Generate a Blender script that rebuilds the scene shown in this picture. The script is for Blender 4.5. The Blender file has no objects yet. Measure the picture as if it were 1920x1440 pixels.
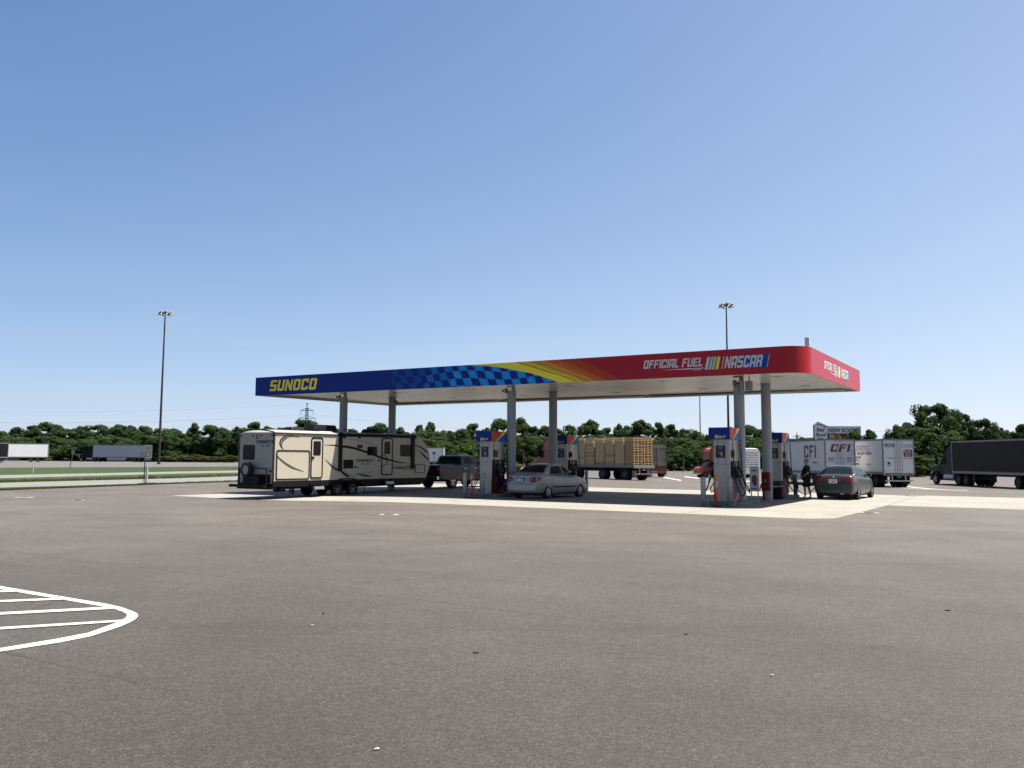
import bpy, bmesh, math, random
from mathutils import Vector, Matrix
from mathutils.bvhtree import BVHTree
import time
R = math.radians
random.seed(7)
scene = bpy.context.scene
COL = scene.collection

# ------------------------------------------------------------------ camera calibration
F, CX, CY, H = 1557.0, 960.0, 720.0, 1.7
PITCH, ROLL = R(5.14), R(.3)
FWD = Vector((0, math.cos(PITCH), math.sin(PITCH)))
_r0 = Vector((1, 0, 0)); _u0 = Vector((0, -math.sin(PITCH), math.cos(PITCH)))
RGT = _r0*math.cos(ROLL) + _u0*math.sin(ROLL)
UPV = _u0*math.cos(ROLL) - _r0*math.sin(ROLL)
EYE = Vector((0, 0, H))

def sst(a, b, x):
    t = min(1, max(0, (x-a)/(b-a)))
    return t*t*(3-2*t)

def gz(x, y):
    """height of the ground: level round the pumps, dipping a little to the left and to the truck park"""
    z = -.18*sst(-3, -13, x)*sst(18, 36, y)
    z -= .50*sst(42, 68, y)*sst(5, 28, x)*(1-sst(110, 230, y))
    z += .62*sst(100, 200, y) + .5*sst(200, 300, y)
    return z

def ray(px, py):
    return (FWD*F + RGT*(px-CX) - UPV*(py-CY)) / F

def at(px, py, dmax=300):
    """point of the ground seen at a place of the photograph"""
    d = ray(px, py)
    lo, prev = 2.0, None
    t = 2.0
    while t < dmax:
        p = EYE + d*t
        if p.z <= gz(p.x, p.y):
            a, b = prev or t-1, t
            for _ in range(30):
                m = (a+b)/2; q = EYE + d*m
                if q.z <= gz(q.x, q.y): b = m
                else: a = m
            q = EYE + d*b
            return Vector((q.x, q.y, gz(q.x, q.y)))
        prev = t
        t *= 1.01
    q = EYE + d*dmax
    return Vector((q.x, q.y, gz(q.x, q.y)))

def col_at(px, dist, z=0.0):
    """point at a given depth below a picture column, standing on the ground"""
    y = dist
    for _ in range(8):
        x = (px-CX)/F*dist
    return Vector((x, y, gz(x, y)))

def on_plane(px, py, P, n):
    d = ray(px, py)
    t = (P-EYE).dot(n)/d.dot(n)
    return EYE + d*t

# ------------------------------------------------------------------ materials
MATS = {}
def mat(name, col, rough=.55, metal=0., coat=0., var=.08, scale=6., spec=.3, bump=0., trans=0., k=None):
    if name in MATS: return MATS[name]
    k = (.37 if metal < .3 else .5) if k is None else k
    col = tuple(c*k for c in col)
    m = bpy.data.materials.new(name); m.use_nodes = True
    nt = m.node_tree; b = nt.nodes['Principled BSDF']
    b.inputs['Roughness'].default_value = rough
    b.inputs['Metallic'].default_value = metal
    b.inputs['Coat Weight'].default_value = coat*.25
    b.inputs['Coat Roughness'].default_value = .05
    b.inputs['Specular IOR Level'].default_value = spec
    c = tuple(col)+(1,)
    if var:
        tc = nt.nodes.new('ShaderNodeTexCoord')
        no = nt.nodes.new('ShaderNodeTexNoise'); no.inputs['Scale'].default_value = scale
        no.inputs['Detail'].default_value = 5; no.inputs['Roughness'].default_value = .65
        nt.links.new(tc.outputs['Object'], no.inputs['Vector'])
        mx = nt.nodes.new('ShaderNodeMix'); mx.data_type = 'RGBA'
        mx.inputs[6].default_value = tuple(x*(1-var*1.6) for x in col)+(1,)
        mx.inputs[7].default_value = tuple(min(1, x*(1+var*1.6)) for x in col)+(1,)
        nt.links.new(no.outputs['Fac'], mx.inputs[0])
        nt.links.new(mx.outputs[2], b.inputs['Base Color'])
        if bump:
            bp = nt.nodes.new('ShaderNodeBump'); bp.inputs['Strength'].default_value = bump
            bp.inputs['Distance'].default_value = .02
            nt.links.new(no.outputs['Fac'], bp.inputs['Height'])
            nt.links.new(bp.outputs['Normal'], b.inputs['Normal'])
        rr = nt.nodes.new('ShaderNodeMapRange')
        rr.inputs['To Min'].default_value = max(0, rough-.06); rr.inputs['To Max'].default_value = min(1, rough+.08)
        nt.links.new(no.outputs['Fac'], rr.inputs['Value']); nt.links.new(rr.outputs['Result'], b.inputs['Roughness'])
    else:
        b.inputs['Base Color'].default_value = c
    MATS[name] = m
    return m

# ------------------------------------------------------------------ mesh builder
class MB:
    def __init__(s): s.v = []; s.f = []; s.m = []; s.s = []
    def add(s, vs, fs, mi=0, smooth=False):
        o = len(s.v); s.v += [tuple(v) for v in vs]
        for f in fs:
            s.f.append([o+i for i in f]); s.m.append(mi); s.s.append(smooth)
        return s
    def quad(s, a, b, c, d, mi=0): return s.add([a, b, c, d], [[0, 1, 2, 3]], mi)
    def poly(s, pts, mi=0): return s.add(pts, [list(range(len(pts)))], mi)
    def box(s, x0, x1, y0, y1, z0, z1, mi=0, M=None):
        vs = [(x, y, z) for z in (z0, z1) for y in (y0, y1) for x in (x0, x1)]
        if M: vs = [M @ Vector(v) for v in vs]
        return s.add(vs, [[0, 2, 3, 1], [4, 5, 7, 6], [0, 1, 5, 4], [2, 6, 7, 3], [0, 4, 6, 2], [1, 3, 7, 5]], mi)
    def bar(s, a, b, w, h=None, mi=0):
        a = Vector(a); b = Vector(b); d = (b-a); L = d.length; d.normalize(); h = h or w
        up = Vector((0, 0, 1)) if abs(d.z) < .95 else Vector((0, 1, 0))
        sd = d.cross(up).normalized(); u = sd.cross(d)
        vs = []
        for p in (a, b):
            for i, j in ((-1, -1), (1, -1), (1, 1), (-1, 1)): vs.append(p+sd*i*w/2+u*j*h/2)
        return s.add(vs, [[3, 2, 1, 0], [4, 5, 6, 7], [0, 1, 5, 4], [1, 2, 6, 5], [2, 3, 7, 6], [3, 0, 4, 7]], mi)
    def cyl(s, a, b, r0, r1=None, n=16, mi=0, caps=True, smooth=True):
        a = Vector(a); b = Vector(b); r1 = r0 if r1 is None else r1
        d = (b-a).normalized(); up = Vector((0, 0, 1)) if abs(d.z) < .95 else Vector((1, 0, 0))
        x = d.cross(up).normalized(); y = d.cross(x)
        vs = []
        for p, r in ((a, r0), (b, r1)):
            for k in range(n):
                t = 2*math.pi*k/n; vs.append(p+x*r*math.cos(t)+y*r*math.sin(t))
        s.add(vs, [[k, (k+1) % n, n+(k+1) % n, n+k] for k in range(n)], mi, smooth)
        if caps:
            s.add(vs[:n], [list(range(n))[::-1]], mi); s.add(vs[n:], [list(range(n))], mi)
        return s
    def tube(s, pts, r, n=8, mi=0, smooth=True):
        pts = [Vector(p) for p in pts]; rings = []
        rr = r if isinstance(r, (list, tuple)) else [r]*len(pts)
        prev = None
        for i, p in enumerate(pts):
            d = (pts[min(i+1, len(pts)-1)]-pts[max(i-1, 0)]).normalized()
            if prev is None:
                up = Vector((0, 0, 1)) if abs(d.z) < .95 else Vector((1, 0, 0))
                x = d.cross(up).normalized()
            else:
                x = (prev - d*prev.dot(d)).normalized()
            prev = x; y = d.cross(x)
            rings.append([p+(x*math.cos(2*math.pi*k/n)+y*math.sin(2*math.pi*k/n))*rr[i] for k in range(n)])
        return s.loft(rings, mi, smooth)
    def loft(s, rings, mi=0, smooth=True, caps=True, closed=True):
        n = len(rings[0]); vs = [v for r in rings for v in r]; fs = []
        for i in range(len(rings)-1):
            for k in range(n if closed else n-1):
                k2 = (k+1) % n
                fs.append([i*n+k, i*n+k2, (i+1)*n+k2, (i+1)*n+k])
        if caps: fs += [list(range(n))[::-1], [(len(rings)-1)*n+k for k in range(n)]]
        return s.add(vs, fs, mi, smooth)
    def prism(s, pts, f, a, b, mi=0, smooth=False):
        """2-D outline pts, f(p,q,w) -> 3-D, extruded from w=a to w=b"""
        n = len(pts); vs = [f(p, q, a) for p, q in pts]+[f(p, q, b) for p, q in pts]
        s.add(vs, [[k, (k+1) % n, n+(k+1) % n, n+k] for k in range(n)], mi, smooth)
        return s.add(vs, [list(range(n))[::-1], [n+k for k in range(n)]], mi)
    def ball(s, c, rx, ry=None, rz=None, n=12, m=8, mi=0, z0=-1.):
        ry = rx if ry is None else ry; rz = rx if rz is None else rz
        rings = []
        for i in range(m+1):
            t = -math.pi/2+math.pi*i/m
            if math.sin(t) < z0-1e-6: continue
            rings.append([(c[0]+rx*max(.001, math.cos(t))*math.cos(2*math.pi*k/n), c[1]+ry*max(.001, math.cos(t))*math.sin(2*math.pi*k/n), c[2]+rz*math.sin(t)) for k in range(n)])
        return s.loft(rings, mi, True)
    def build(s, name, mats, parent=None, bevel=0., label=None, fix=True):
        me = bpy.data.meshes.new(name)
        me.from_pydata(s.v, [], s.f)
        for m in (mats if isinstance(mats, (list, tuple)) else [mats]): me.materials.append(m)
        me.polygons.foreach_set('material_index', s.m); me.polygons.foreach_set('use_smooth', s.s)
        if fix or bevel:
            bm = bmesh.new(); bm.from_mesh(me)
            if fix: bmesh.ops.recalc_face_normals(bm, faces=bm.faces)
            if bevel:
                bmesh.ops.remove_doubles(bm, verts=bm.verts, dist=.0005)
                es = [e for e in bm.edges if len(e.link_faces) == 2 and e.calc_face_angle(0) > .5]
                bmesh.ops.bevel(bm, geom=es, offset=bevel, segments=2, affect='EDGES', profile=.6, clamp_overlap=True)
            bm.to_mesh(me); bm.free()
        o = bpy.data.objects.new(name, me); COL.objects.link(o)
        if parent: o.parent = parent
        if label: o['label'] = label
        return o

def tag(o, label, cat, group=None, kind=None):
    if label: o['label'] = label
    if cat: o['category'] = cat
    if group: o['group'] = group
    if kind: o['kind'] = kind
    return o

def thing(name, label, cat, loc=(0, 0, 0), rz=0., group=None):
    o = bpy.data.objects.new(name, None); COL.objects.link(o)
    o.empty_display_size = .3
    o.location = loc; o.rotation_euler = (0, 0, rz)
    return tag(o, label, cat, group)

def dup(src, parent=None):
    c = src.copy(); COL.objects.link(c)
    if parent: c.parent = parent
    for ch in list(src.children): dup(ch, c)
    return c

def copy_thing(src, loc, rz, label, group=None):
    c = dup(src); c.location = loc; c.rotation_euler = (0, 0, rz); c['label'] = label
    if group: c['group'] = group
    return c

def structure(o): o['kind'] = 'structure'; return o

# ------------------------------------------------------------------ lettering
def text2d(s, size=1., bold=0., shear=0.):
    """flat outline of a line of lettering: verts, faces, width"""
    cu = bpy.data.curves.new('t', 'FONT'); cu.body = s; cu.size = size; cu.offset = bold; cu.shear = shear
    cu.resolution_u = 2
    o = bpy.data.objects.new('t', cu); COL.objects.link(o)
    dg = bpy.context.evaluated_depsgraph_get(); dg.update()
    me = bpy.data.meshes.new_from_object(o.evaluated_get(dg))
    vs = [(v.co.x, v.co.y) for v in me.vertices]; fs = [list(p.vertices) for p in me.polygons]
    bpy.data.objects.remove(o); bpy.data.curves.remove(cu); bpy.data.meshes.remove(me)
    w = max([v[0] for v in vs] or [0])
    return vs, fs, w

GL = {
 'S': (.7, [(0,.8,.7,1),(0,.6,.22,.8),(0,.4,.7,.6),(.48,.2,.7,.4),(0,0,.7,.2)]),
 'U': (.7, [(0,.2,.22,1),(.48,.2,.7,1),(0,0,.7,.2)]),
 'O': (.7, [(0,.2,.22,.8),(.48,.2,.7,.8),(0,0,.7,.2),(0,.8,.7,1)]),
 'C': (.7, [(0,.2,.22,.8),(0,0,.7,.2),(0,.8,.7,1),(.48,.66,.7,.8),(.48,.2,.7,.34)]),
 'F': (.66, [(0,0,.22,.8),(0,.8,.66,1),(.22,.42,.56,.6)]),
 'I': (.22, [(0,0,.22,1)]),
 'E': (.64, [(0,0,.22,1),(.22,.8,.64,1),(.22,.41,.56,.6),(.22,0,.64,.2)]),
 'L': (.6, [(0,0,.22,1),(.22,0,.6,.2)]),
 'T': (.7, [(.24,0,.46,.8),(0,.8,.7,1)]),
 'A': (.7, [(0,0,.22,.8),(.48,0,.7,.8),(0,.8,.7,1),(.22,.28,.48,.46)]),
 'N': (.72, [(0,0,.2,1),(.52,0,.72,1),[(.2,1),(.2,.6),(.52,0),(.52,.4)]]),
 'R': (.7, [(0,0,.22,1),(.22,.8,.7,1),(.48,.56,.7,.8),(.22,.38,.66,.56),(.46,0,.7,.38)]),
 ' ': (.3, []),
}
CH = .085
def _cham(r, box):
    return r
def block(s, h=1., w=None, gap=.12, shear=0.):
    """heavy square lettering as non-overlapping 2-D polygons, scaled to height h and total width w"""
    polys = []; x = 0
    for ch in s:
        gw, parts = GL[ch]
        for p in parts:
            if isinstance(p, tuple):
                x0, y0, x1, y1 = p
                pts = [(x0, y0), (x1, y0), (x1, y1), (x0, y1)]
                if ch in 'SOCUR':      # clip the outer corners of round letters
                    out = []
                    for (a, b) in pts:
                        cut = (a in (0, gw)) and (b in (0, 1)) and not (ch == 'U' and b == 1) and not (ch == 'R' and b == 0) and not (ch == 'R' and a == 0)
                        if cut:
                            sx = 1 if a == 0 else -1; sy = 1 if b == 0 else -1
                            c1 = (a, b+sy*CH); c2 = (a+sx*CH, b)
                            out += [c1, c2] if (sx*sy > 0) else [c2, c1]
                        else: out.append((a, b))
                    pts = out
            else: pts = p
            polys.append([(x+a, b) for a, b in pts])
        x += gw+gap
    tot = x-gap
    sx = (w/tot) if w else h
    return [[(a*sx+b*h*shear, b*h) for a, b in p] for p in polys], tot*sx

def put_polys(mb, polys, O, X, Y, mi=0):
    O = Vector(O); X = Vector(X); Y = Vector(Y)
    for p in polys: mb.poly([O+X*a+Y*b for a, b in p], mi)

def put_text(mb, s, O, X, Y, size, width=None, bold=0., shear=0., mi=0, center=False):
    vs, fs, w = text2d(s, size, bold, shear)
    k = width/w if width and w else 1.
    O = Vector(O); X = Vector(X); Y = Vector(Y)
    if center: O = O - X*(w*k/2)
    mb.add([O+X*(a*k)+Y*b for a, b in vs], fs, mi)
    return w*k

def dashes(mb, O, X, Y, length, h, seed=1, mi=0):
    """a line of lettering too small to read: word-like marks"""
    rn = random.Random(seed); O = Vector(O); X = Vector(X); Y = Vector(Y); x = 0
    while x < length:
        w = min(length-x, h*rn.uniform(.35, .75))
        if rn.random() > .16:
            a = h*rn.choice((0, 0, .12)); b = h*rn.choice((1, 1, .8))
            mb.quad(O+X*x+Y*a, O+X*(x+w)+Y*a, O+X*(x+w)+Y*b, O+X*x+Y*b, mi)
        x += w+h*.16

def smooth_path(P, n=5):
    P = [Vector(p) for p in P]; out = []
    for i in range(len(P)-1):
        p0, p1, p2, p3 = P[max(i-1, 0)], P[i], P[i+1], P[min(i+2, len(P)-1)]
        for k in range(n):
            t = k/n; out.append(.5*((2*p1)+(p2-p0)*t+(2*p0-5*p1+4*p2-p3)*t*t+(3*p1-p0-3*p2+p3)*t**3))
    return out+[P[-1]]

# ------------------------------------------------------------------ ground sheets
def sheet(name, pts, off, m, step=2.0, kind='structure', skirt=0.):
    """outline (list of x,y) laid on the terrain, cut into cells so it follows the ground"""
    bm = bmesh.new()
    vs = [bm.verts.new((p[0], p[1], 0)) for p in pts]
    bm.faces.new(vs)
    xs = [p[0] for p in pts]; ys = [p[1] for p in pts]
    def cuts(lo, hi):
        n = int((hi-lo)/step)
        st = step if n < 90 else (hi-lo)/90
        x = lo+st
        while x < hi-1e-4:
            yield x; x += st
    for ax, lo, hi in ((0, min(xs), max(xs)), (1, min(ys), max(ys))):
        for c in cuts(lo, hi):
            co = [0, 0, 0]; no = [0, 0, 0]; co[ax] = c; no[ax] = 1
            bmesh.ops.bisect_plane(bm, geom=bm.verts[:]+bm.edges[:]+bm.faces[:], plane_co=co, plane_no=no)
    for v in bm.verts: v.co.z = gz(v.co.x, v.co.y)+off
    bmesh.ops.recalc_face_normals(bm, faces=bm.faces)
    for f in bm.faces:
        if f.normal.z < 0: f.normal_flip()
    me = bpy.data.meshes.new(name); bm.to_mesh(me); bm.free()
    me.materials.append(m)
    o = bpy.data.objects.new(name, me); COL.objects.link(o)
    if kind: o['kind'] = kind
    return o

def ribbon_mb(mb, P, Q, off, mi=0, n=6):
    """strip on the ground between two polylines of equal length"""
    for i in range(len(P)-1):
        for k in range(n):
            t0, t1 = k/n, (k+1)/n
            a = P[i].lerp(P[i+1], t0); b = P[i].lerp(P[i+1], t1); c = Q[i].lerp(Q[i+1], t1); d = Q[i].lerp(Q[i+1], t0)
            q = [Vector((p.x, p.y, gz(p.x, p.y)+off)) for p in (a, b, c, d)]
            mb.quad(*q, mi)

# ------------------------------------------------------------------ canopy frame (s along the front, t towards the back)
CO = Vector((-13.58, 43.81, 0)); CA = R(-31.889)
CE = Vector((math.cos(CA), math.sin(CA), 0)); CN = Vector((-math.sin(CA), math.cos(CA), 0))
CL, CW, CZ, CF_H, TE, TN = 28.158, 10.816, 4.944, .96, -.00564, .00779
def cst(s, t, z=None):
    p = CO+CE*s+CN*t
    p.z = gz(p.x, p.y) if z is None else z
    return p
def to_st(p):
    d = Vector((p.x, p.y, 0))-CO
    return d.dot(CE), d.dot(CN)
VEH = R(55)                     # heading of everything that drives between the pumps

# ------------------------------------------------------------------ camera, sun, sky
cam = bpy.data.cameras.new('camera'); cam.sensor_width = 36; cam.lens = F/1920*36; cam.clip_end = 5000; cam.clip_start = .1
co = bpy.data.objects.new('camera', cam); COL.objects.link(co)
co.matrix_world = Matrix(((RGT.x, UPV.x, -FWD.x, 0), (RGT.y, UPV.y, -FWD.y, 0), (RGT.z, UPV.z, -FWD.z, H), (0, 0, 0, 1)))
scene.camera = co
SUN_EL, SUN_AZ = R(68.9), R(-.5)           # azimuth measured from +X towards +Y
sd = Vector((math.cos(SUN_EL)*math.cos(SUN_AZ), math.cos(SUN_EL)*math.sin(SUN_AZ), math.sin(SUN_EL)))
sl = bpy.data.lights.new('sun', 'SUN'); sl.energy = 5.0; sl.angle = R(.53); sl.color = (1, .955, .88)
so = bpy.data.objects.new('sun', sl); COL.objects.link(so)
so.rotation_euler = sd.to_track_quat('Z', 'Y').to_euler(); so.location = (60, 0, 120)
w = bpy.data.worlds.new('World'); scene.world = w; w.use_nodes = True
nt = w.node_tree; bg = nt.nodes['Background']
sky = nt.nodes.new('ShaderNodeTexSky'); sky.sky_type = 'NISHITA'; sky.sun_disc = False
sky.sun_elevation = SUN_EL; sky.sun_rotation = R(90)-SUN_AZ
sky.air_density = .75; sky.dust_density = .25; sky.ozone_density = 3.5; sky.altitude = 1200
sep = nt.nodes.new('ShaderNodeSeparateColor'); cmb = nt.nodes.new('ShaderNodeCombineColor')
nt.links.new(sky.outputs[0], sep.inputs[0])
wtc = nt.nodes.new('ShaderNodeTexCoord'); wx = nt.nodes.new('ShaderNodeSeparateXYZ'); nt.links.new(wtc.outputs['Generated'], wx.inputs[0])
def wm(op, *a):
    n_ = nt.nodes.new('ShaderNodeMath'); n_.operation = op
    for k_, v_ in enumerate(a):
        if isinstance(v_, (int, float)): n_.inputs[k_].default_value = v_
        else: nt.links.new(v_, n_.inputs[k_])
    return n_.outputs[0]
for i_, (p_, a_) in enumerate(((.62, 1.45), (.51, 1.705), (.35, 2.60))):      # a summer haze: flatter, paler towards the horizon
    pw = nt.nodes.new('ShaderNodeMath'); pw.operation = 'POWER'; pw.inputs[1].default_value = p_
    ml_ = nt.nodes.new('ShaderNodeMath'); ml_.operation = 'MULTIPLY'; ml_.inputs[1].default_value = a_
    nt.links.new(sep.outputs[i_], pw.inputs[0]); nt.links.new(pw.outputs[0], ml_.inputs[0])
    # brighter towards the sun's side (right) and in the hazy band above the horizon
    e1 = wm('MULTIPLY', wm('MULTIPLY', wx.outputs[0], wm('MULTIPLY_ADD', wx.outputs[2], 1.38, .38)), (.70, .46, .27)[i_])
    tt = wm('MAXIMUM', wm('DIVIDE', wx.outputs[2], .14), 0.)
    g_ = wm('MULTIPLY', tt, wm('EXPONENT', wm('SUBTRACT', 1., tt)))
    f_ = wm('MULTIPLY', wm('EXPONENT', e1), wm('MULTIPLY_ADD', g_, (.24, .20, .12)[i_], 1.))
    o_ = wm('MULTIPLY', ml_.outputs[0], f_)
    nt.links.new(o_, cmb.inputs[i_])
# faint wisps of cloud low in the sky
wmp = nt.nodes.new('ShaderNodeMapping'); wmp.inputs['Scale'].default_value = (2.2, 2.2, 16); nt.links.new(wtc.outputs['Generated'], wmp.inputs[0])
wno = nt.nodes.new('ShaderNodeTexNoise'); wno.inputs['Scale'].default_value = 2.1; wno.inputs['Detail'].default_value = 7; wno.inputs['Roughness'].default_value = .6; nt.links.new(wmp.outputs[0], wno.inputs[0])
wmr = nt.nodes.new('ShaderNodeMapRange'); wmr.inputs['From Min'].default_value = .50; wmr.inputs['From Max'].default_value = .78; nt.links.new(wno.outputs['Fac'], wmr.inputs[0])
wbd = wm('MULTIPLY', tt_z := wm('MAXIMUM', wm('DIVIDE', wx.outputs[2], .07), 0.), wm('EXPONENT', wm('SUBTRACT', 1., tt_z)))
wfc = wm('MULTIPLY', wm('MULTIPLY', wmr.outputs[0], wbd), .13)
wmix = nt.nodes.new('ShaderNodeMix'); wmix.data_type = 'RGBA'; nt.links.new(wfc, wmix.inputs[0]); nt.links.new(cmb.outputs[0], wmix.inputs[6]); wmix.inputs[7].default_value = (4.3, 4.6, 5.1, 1)
nt.links.new(wmix.outputs[2], bg.inputs['Color']); bg.inputs['Strength'].default_value = .05
scene.view_settings.view_transform = 'Standard'; scene.view_settings.look = 'None'
scene.view_settings.exposure = 1.73; scene.view_settings.gamma = 1
scene.render.resolution_x = 1024; scene.render.resolution_y = 768

# ------------------------------------------------------------------ ground materials
def nodes(m):
    nt = m.node_tree
    def N(t, **k):
        n = nt.nodes.new(t)
        for a, b in k.items(): setattr(n, a, b)
        return n
    return nt, N, nt.links.new

def ground_mat(name, c0, c1, speck, speck_scale, rough, dirscale=(1, 1, 1), rot=0., bump=.3, seams=False, patch=.12, cells=None, stains=0.):
    m = bpy.data.materials.new(name); m.use_nodes = True
    nt, N, L = nodes(m); b = nt.nodes['Principled BSDF']; b.inputs['Roughness'].default_value = rough
    b.inputs['Specular IOR Level'].default_value = .35 if seams else .2
    tc = N('ShaderNodeTexCoord')
    mp = N('ShaderNodeMapping'); mp.inputs['Rotation'].default_value = (0, 0, rot); L(tc.outputs['Object'], mp.inputs['Vector'])
    ms = N('ShaderNodeMapping'); ms.inputs['Scale'].default_value = dirscale; L(mp.outputs[0], ms.inputs['Vector'])
    big = N('ShaderNodeTexNoise'); big.inputs['Scale'].default_value = patch; big.inputs['Detail'].default_value = 6; big.inputs['Roughness'].default_value = .6
    L(ms.outputs[0], big.inputs['Vector'])
    fine = N('ShaderNodeTexNoise'); fine.inputs['Scale'].default_value = speck_scale; fine.inputs['Detail'].default_value = 3; fine.inputs['Roughness'].default_value = .75
    L(tc.outputs['Object'], fine.inputs['Vector'])
    mx = N('ShaderNodeMix', data_type='RGBA'); mx.inputs[6].default_value = tuple(c0)+(1,); mx.inputs[7].default_value = tuple(c1)+(1,)
    rm = N('ShaderNodeMapRange'); rm.inputs['From Min'].default_value = .32; rm.inputs['From Max'].default_value = .68
    L(big.outputs['Fac'], rm.inputs['Value']); L(rm.outputs[0], mx.inputs[0])
    mr = N('ShaderNodeMapRange'); mr.inputs['From Min'].default_value = .25; mr.inputs['From Max'].default_value = .75
    mr.inputs['To Min'].default_value = 1-speck; mr.inputs['To Max'].default_value = 1+speck
    L(fine.outputs['Fac'], mr.inputs['Value'])
    mul = N('ShaderNodeVectorMath', operation='SCALE'); L(mx.outputs[2], mul.inputs[0]); L(mr.outputs[0], mul.inputs['Scale'])
    out = mul.outputs[0]
    def darken(fac_socket, amount):
        nonlocal out
        k = N('ShaderNodeMath', operation='MULTIPLY_ADD'); k.inputs[1].default_value = -amount; k.inputs[2].default_value = 1
        L(fac_socket, k.inputs[0])
        v = N('ShaderNodeVectorMath', operation='SCALE'); L(out, v.inputs[0]); L(k.outputs[0], v.inputs['Scale']); out = v.outputs[0]
    sx = N('ShaderNodeSeparateXYZ'); L(mp.outputs[0], sx.inputs[0])
    wob = N('ShaderNodeTexNoise'); wob.inputs['Scale'].default_value = .25; wob.inputs['Detail'].default_value = 3; L(tc.outputs['Object'], wob.inputs['Vector'])
    def lines(axis, period, width, wobble, amount):
        a = N('ShaderNodeMath', operation='MULTIPLY_ADD'); a.inputs[1].default_value = wobble; L(wob.outputs['Fac'], a.inputs[0]); L(sx.outputs[axis], a.inputs[2])
        d = N('ShaderNodeMath', operation='DIVIDE'); d.inputs[1].default_value = period; L(a.outputs[0], d.inputs[0])
        f = N('ShaderNodeMath', operation='FRACT'); L(d.outputs[0], f.inputs[0])
        lt = N('ShaderNodeMath', operation='LESS_THAN'); lt.inputs[1].default_value = width/period; L(f.outputs[0], lt.inputs[0])
        nm = N('ShaderNodeMapRange'); nm.inputs['From Min'].default_value = .4; nm.inputs['From Max'].default_value = .6; L(big.outputs['Fac'], nm.inputs['Value'])
        mm = N('ShaderNodeMath', operation='MULTIPLY'); L(lt.outputs[0], mm.inputs[0])
        if seams: L(nm.outputs[0], mm.inputs[1])
        else: mm.inputs[1].default_value = 1
        darken(mm.outputs[0], amount)
    if seams:
        for sc_, am in ((95, .50), (34, .14), (11, .05)):        # aggregate: single stones of different tone
            vo = N('ShaderNodeTexVoronoi'); vo.inputs['Scale'].default_value = sc_; L(tc.outputs['Object'], vo.inputs['Vector'])
            sv = N('ShaderNodeSeparateColor'); L(vo.outputs['Color'], sv.inputs[0])
            pw_ = N('ShaderNodeMath', operation='POWER'); pw_.inputs[1].default_value = 1.8; L(sv.outputs[0], pw_.inputs[0])
            sr = N('ShaderNodeMapRange'); sr.inputs['To Min'].default_value = 1-am*.62; sr.inputs['To Max'].default_value = 1+am*1.5; L(pw_.outputs[0], sr.inputs['Value'])
            sm = N('ShaderNodeVectorMath', operation='SCALE'); L(out, sm.inputs[0]); L(sr.outputs[0], sm.inputs['Scale']); out = sm.outputs[0]
        # grazing-view brightening painted into the colour: asphalt gets paler away from the camera
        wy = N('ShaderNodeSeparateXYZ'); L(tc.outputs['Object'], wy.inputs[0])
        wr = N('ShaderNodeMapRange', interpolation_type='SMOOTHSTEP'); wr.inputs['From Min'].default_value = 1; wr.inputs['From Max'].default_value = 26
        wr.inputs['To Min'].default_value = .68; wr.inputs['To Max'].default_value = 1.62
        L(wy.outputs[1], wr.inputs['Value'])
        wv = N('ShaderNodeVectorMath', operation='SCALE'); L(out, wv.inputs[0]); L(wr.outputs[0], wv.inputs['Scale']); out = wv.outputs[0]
        lines(1, 4.1, .05, .35, .32)
        # tyre scuffs: long thin streaks
        m2 = N('ShaderNodeMapping'); m2.inputs['Rotation'].default_value = (0, 0, rot+.22); m2.inputs['Scale'].default_value = (.05, 1.1, 1); L(tc.outputs['Object'], m2.inputs['Vector'])
        n2 = N('ShaderNodeTexNoise'); n2.inputs['Scale'].default_value = 1.; n2.inputs['Detail'].default_value = 4; L(m2.outputs[0], n2.inputs['Vector'])
        r2 = N('ShaderNodeMapRange'); r2.inputs['From Min'].default_value = .53; r2.inputs['From Max'].default_value = .75; L(n2.outputs['Fac'], r2.inputs['Value'])
        darken(r2.outputs[0], .13)
    if cells:
        lines(0, cells, .04, 0., .6); lines(1, cells, .04, 0., .6)
    if stains:
        n3 = N('ShaderNodeTexNoise'); n3.inputs['Scale'].default_value = .55; n3.inputs['Detail'].default_value = 5; L(tc.outputs['Object'], n3.inputs['Vector'])
        r3 = N('ShaderNodeMapRange'); r3.inputs['From Min'].default_value = .6; r3.inputs['From Max'].default_value = .78; L(n3.outputs['Fac'], r3.inputs['Value'])
        darken(r3.outputs[0], stains)
        v4 = N('ShaderNodeTexVoronoi'); v4.inputs['Scale'].default_value = .8; v4.inputs['Randomness'].default_value = 1; L(tc.outputs['Object'], v4.inputs['Vector'])
        l4 = N('ShaderNodeMapRange'); l4.inputs['From Min'].default_value = .07; l4.inputs['From Max'].default_value = .03; L(v4.outputs['Distance'], l4.inputs['Value'])
        darken(l4.outputs[0], .35)
    L(out, b.inputs['Base Color'])
    if bump:
        bp = N('ShaderNodeBump'); bp.inputs['Strength'].default_value = bump; bp.inputs['Distance'].default_value = .004
        L(fine.outputs['Fac'], bp.inputs['Height']); L(bp.outputs['Normal'], b.inputs['Normal'])
    return m

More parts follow.
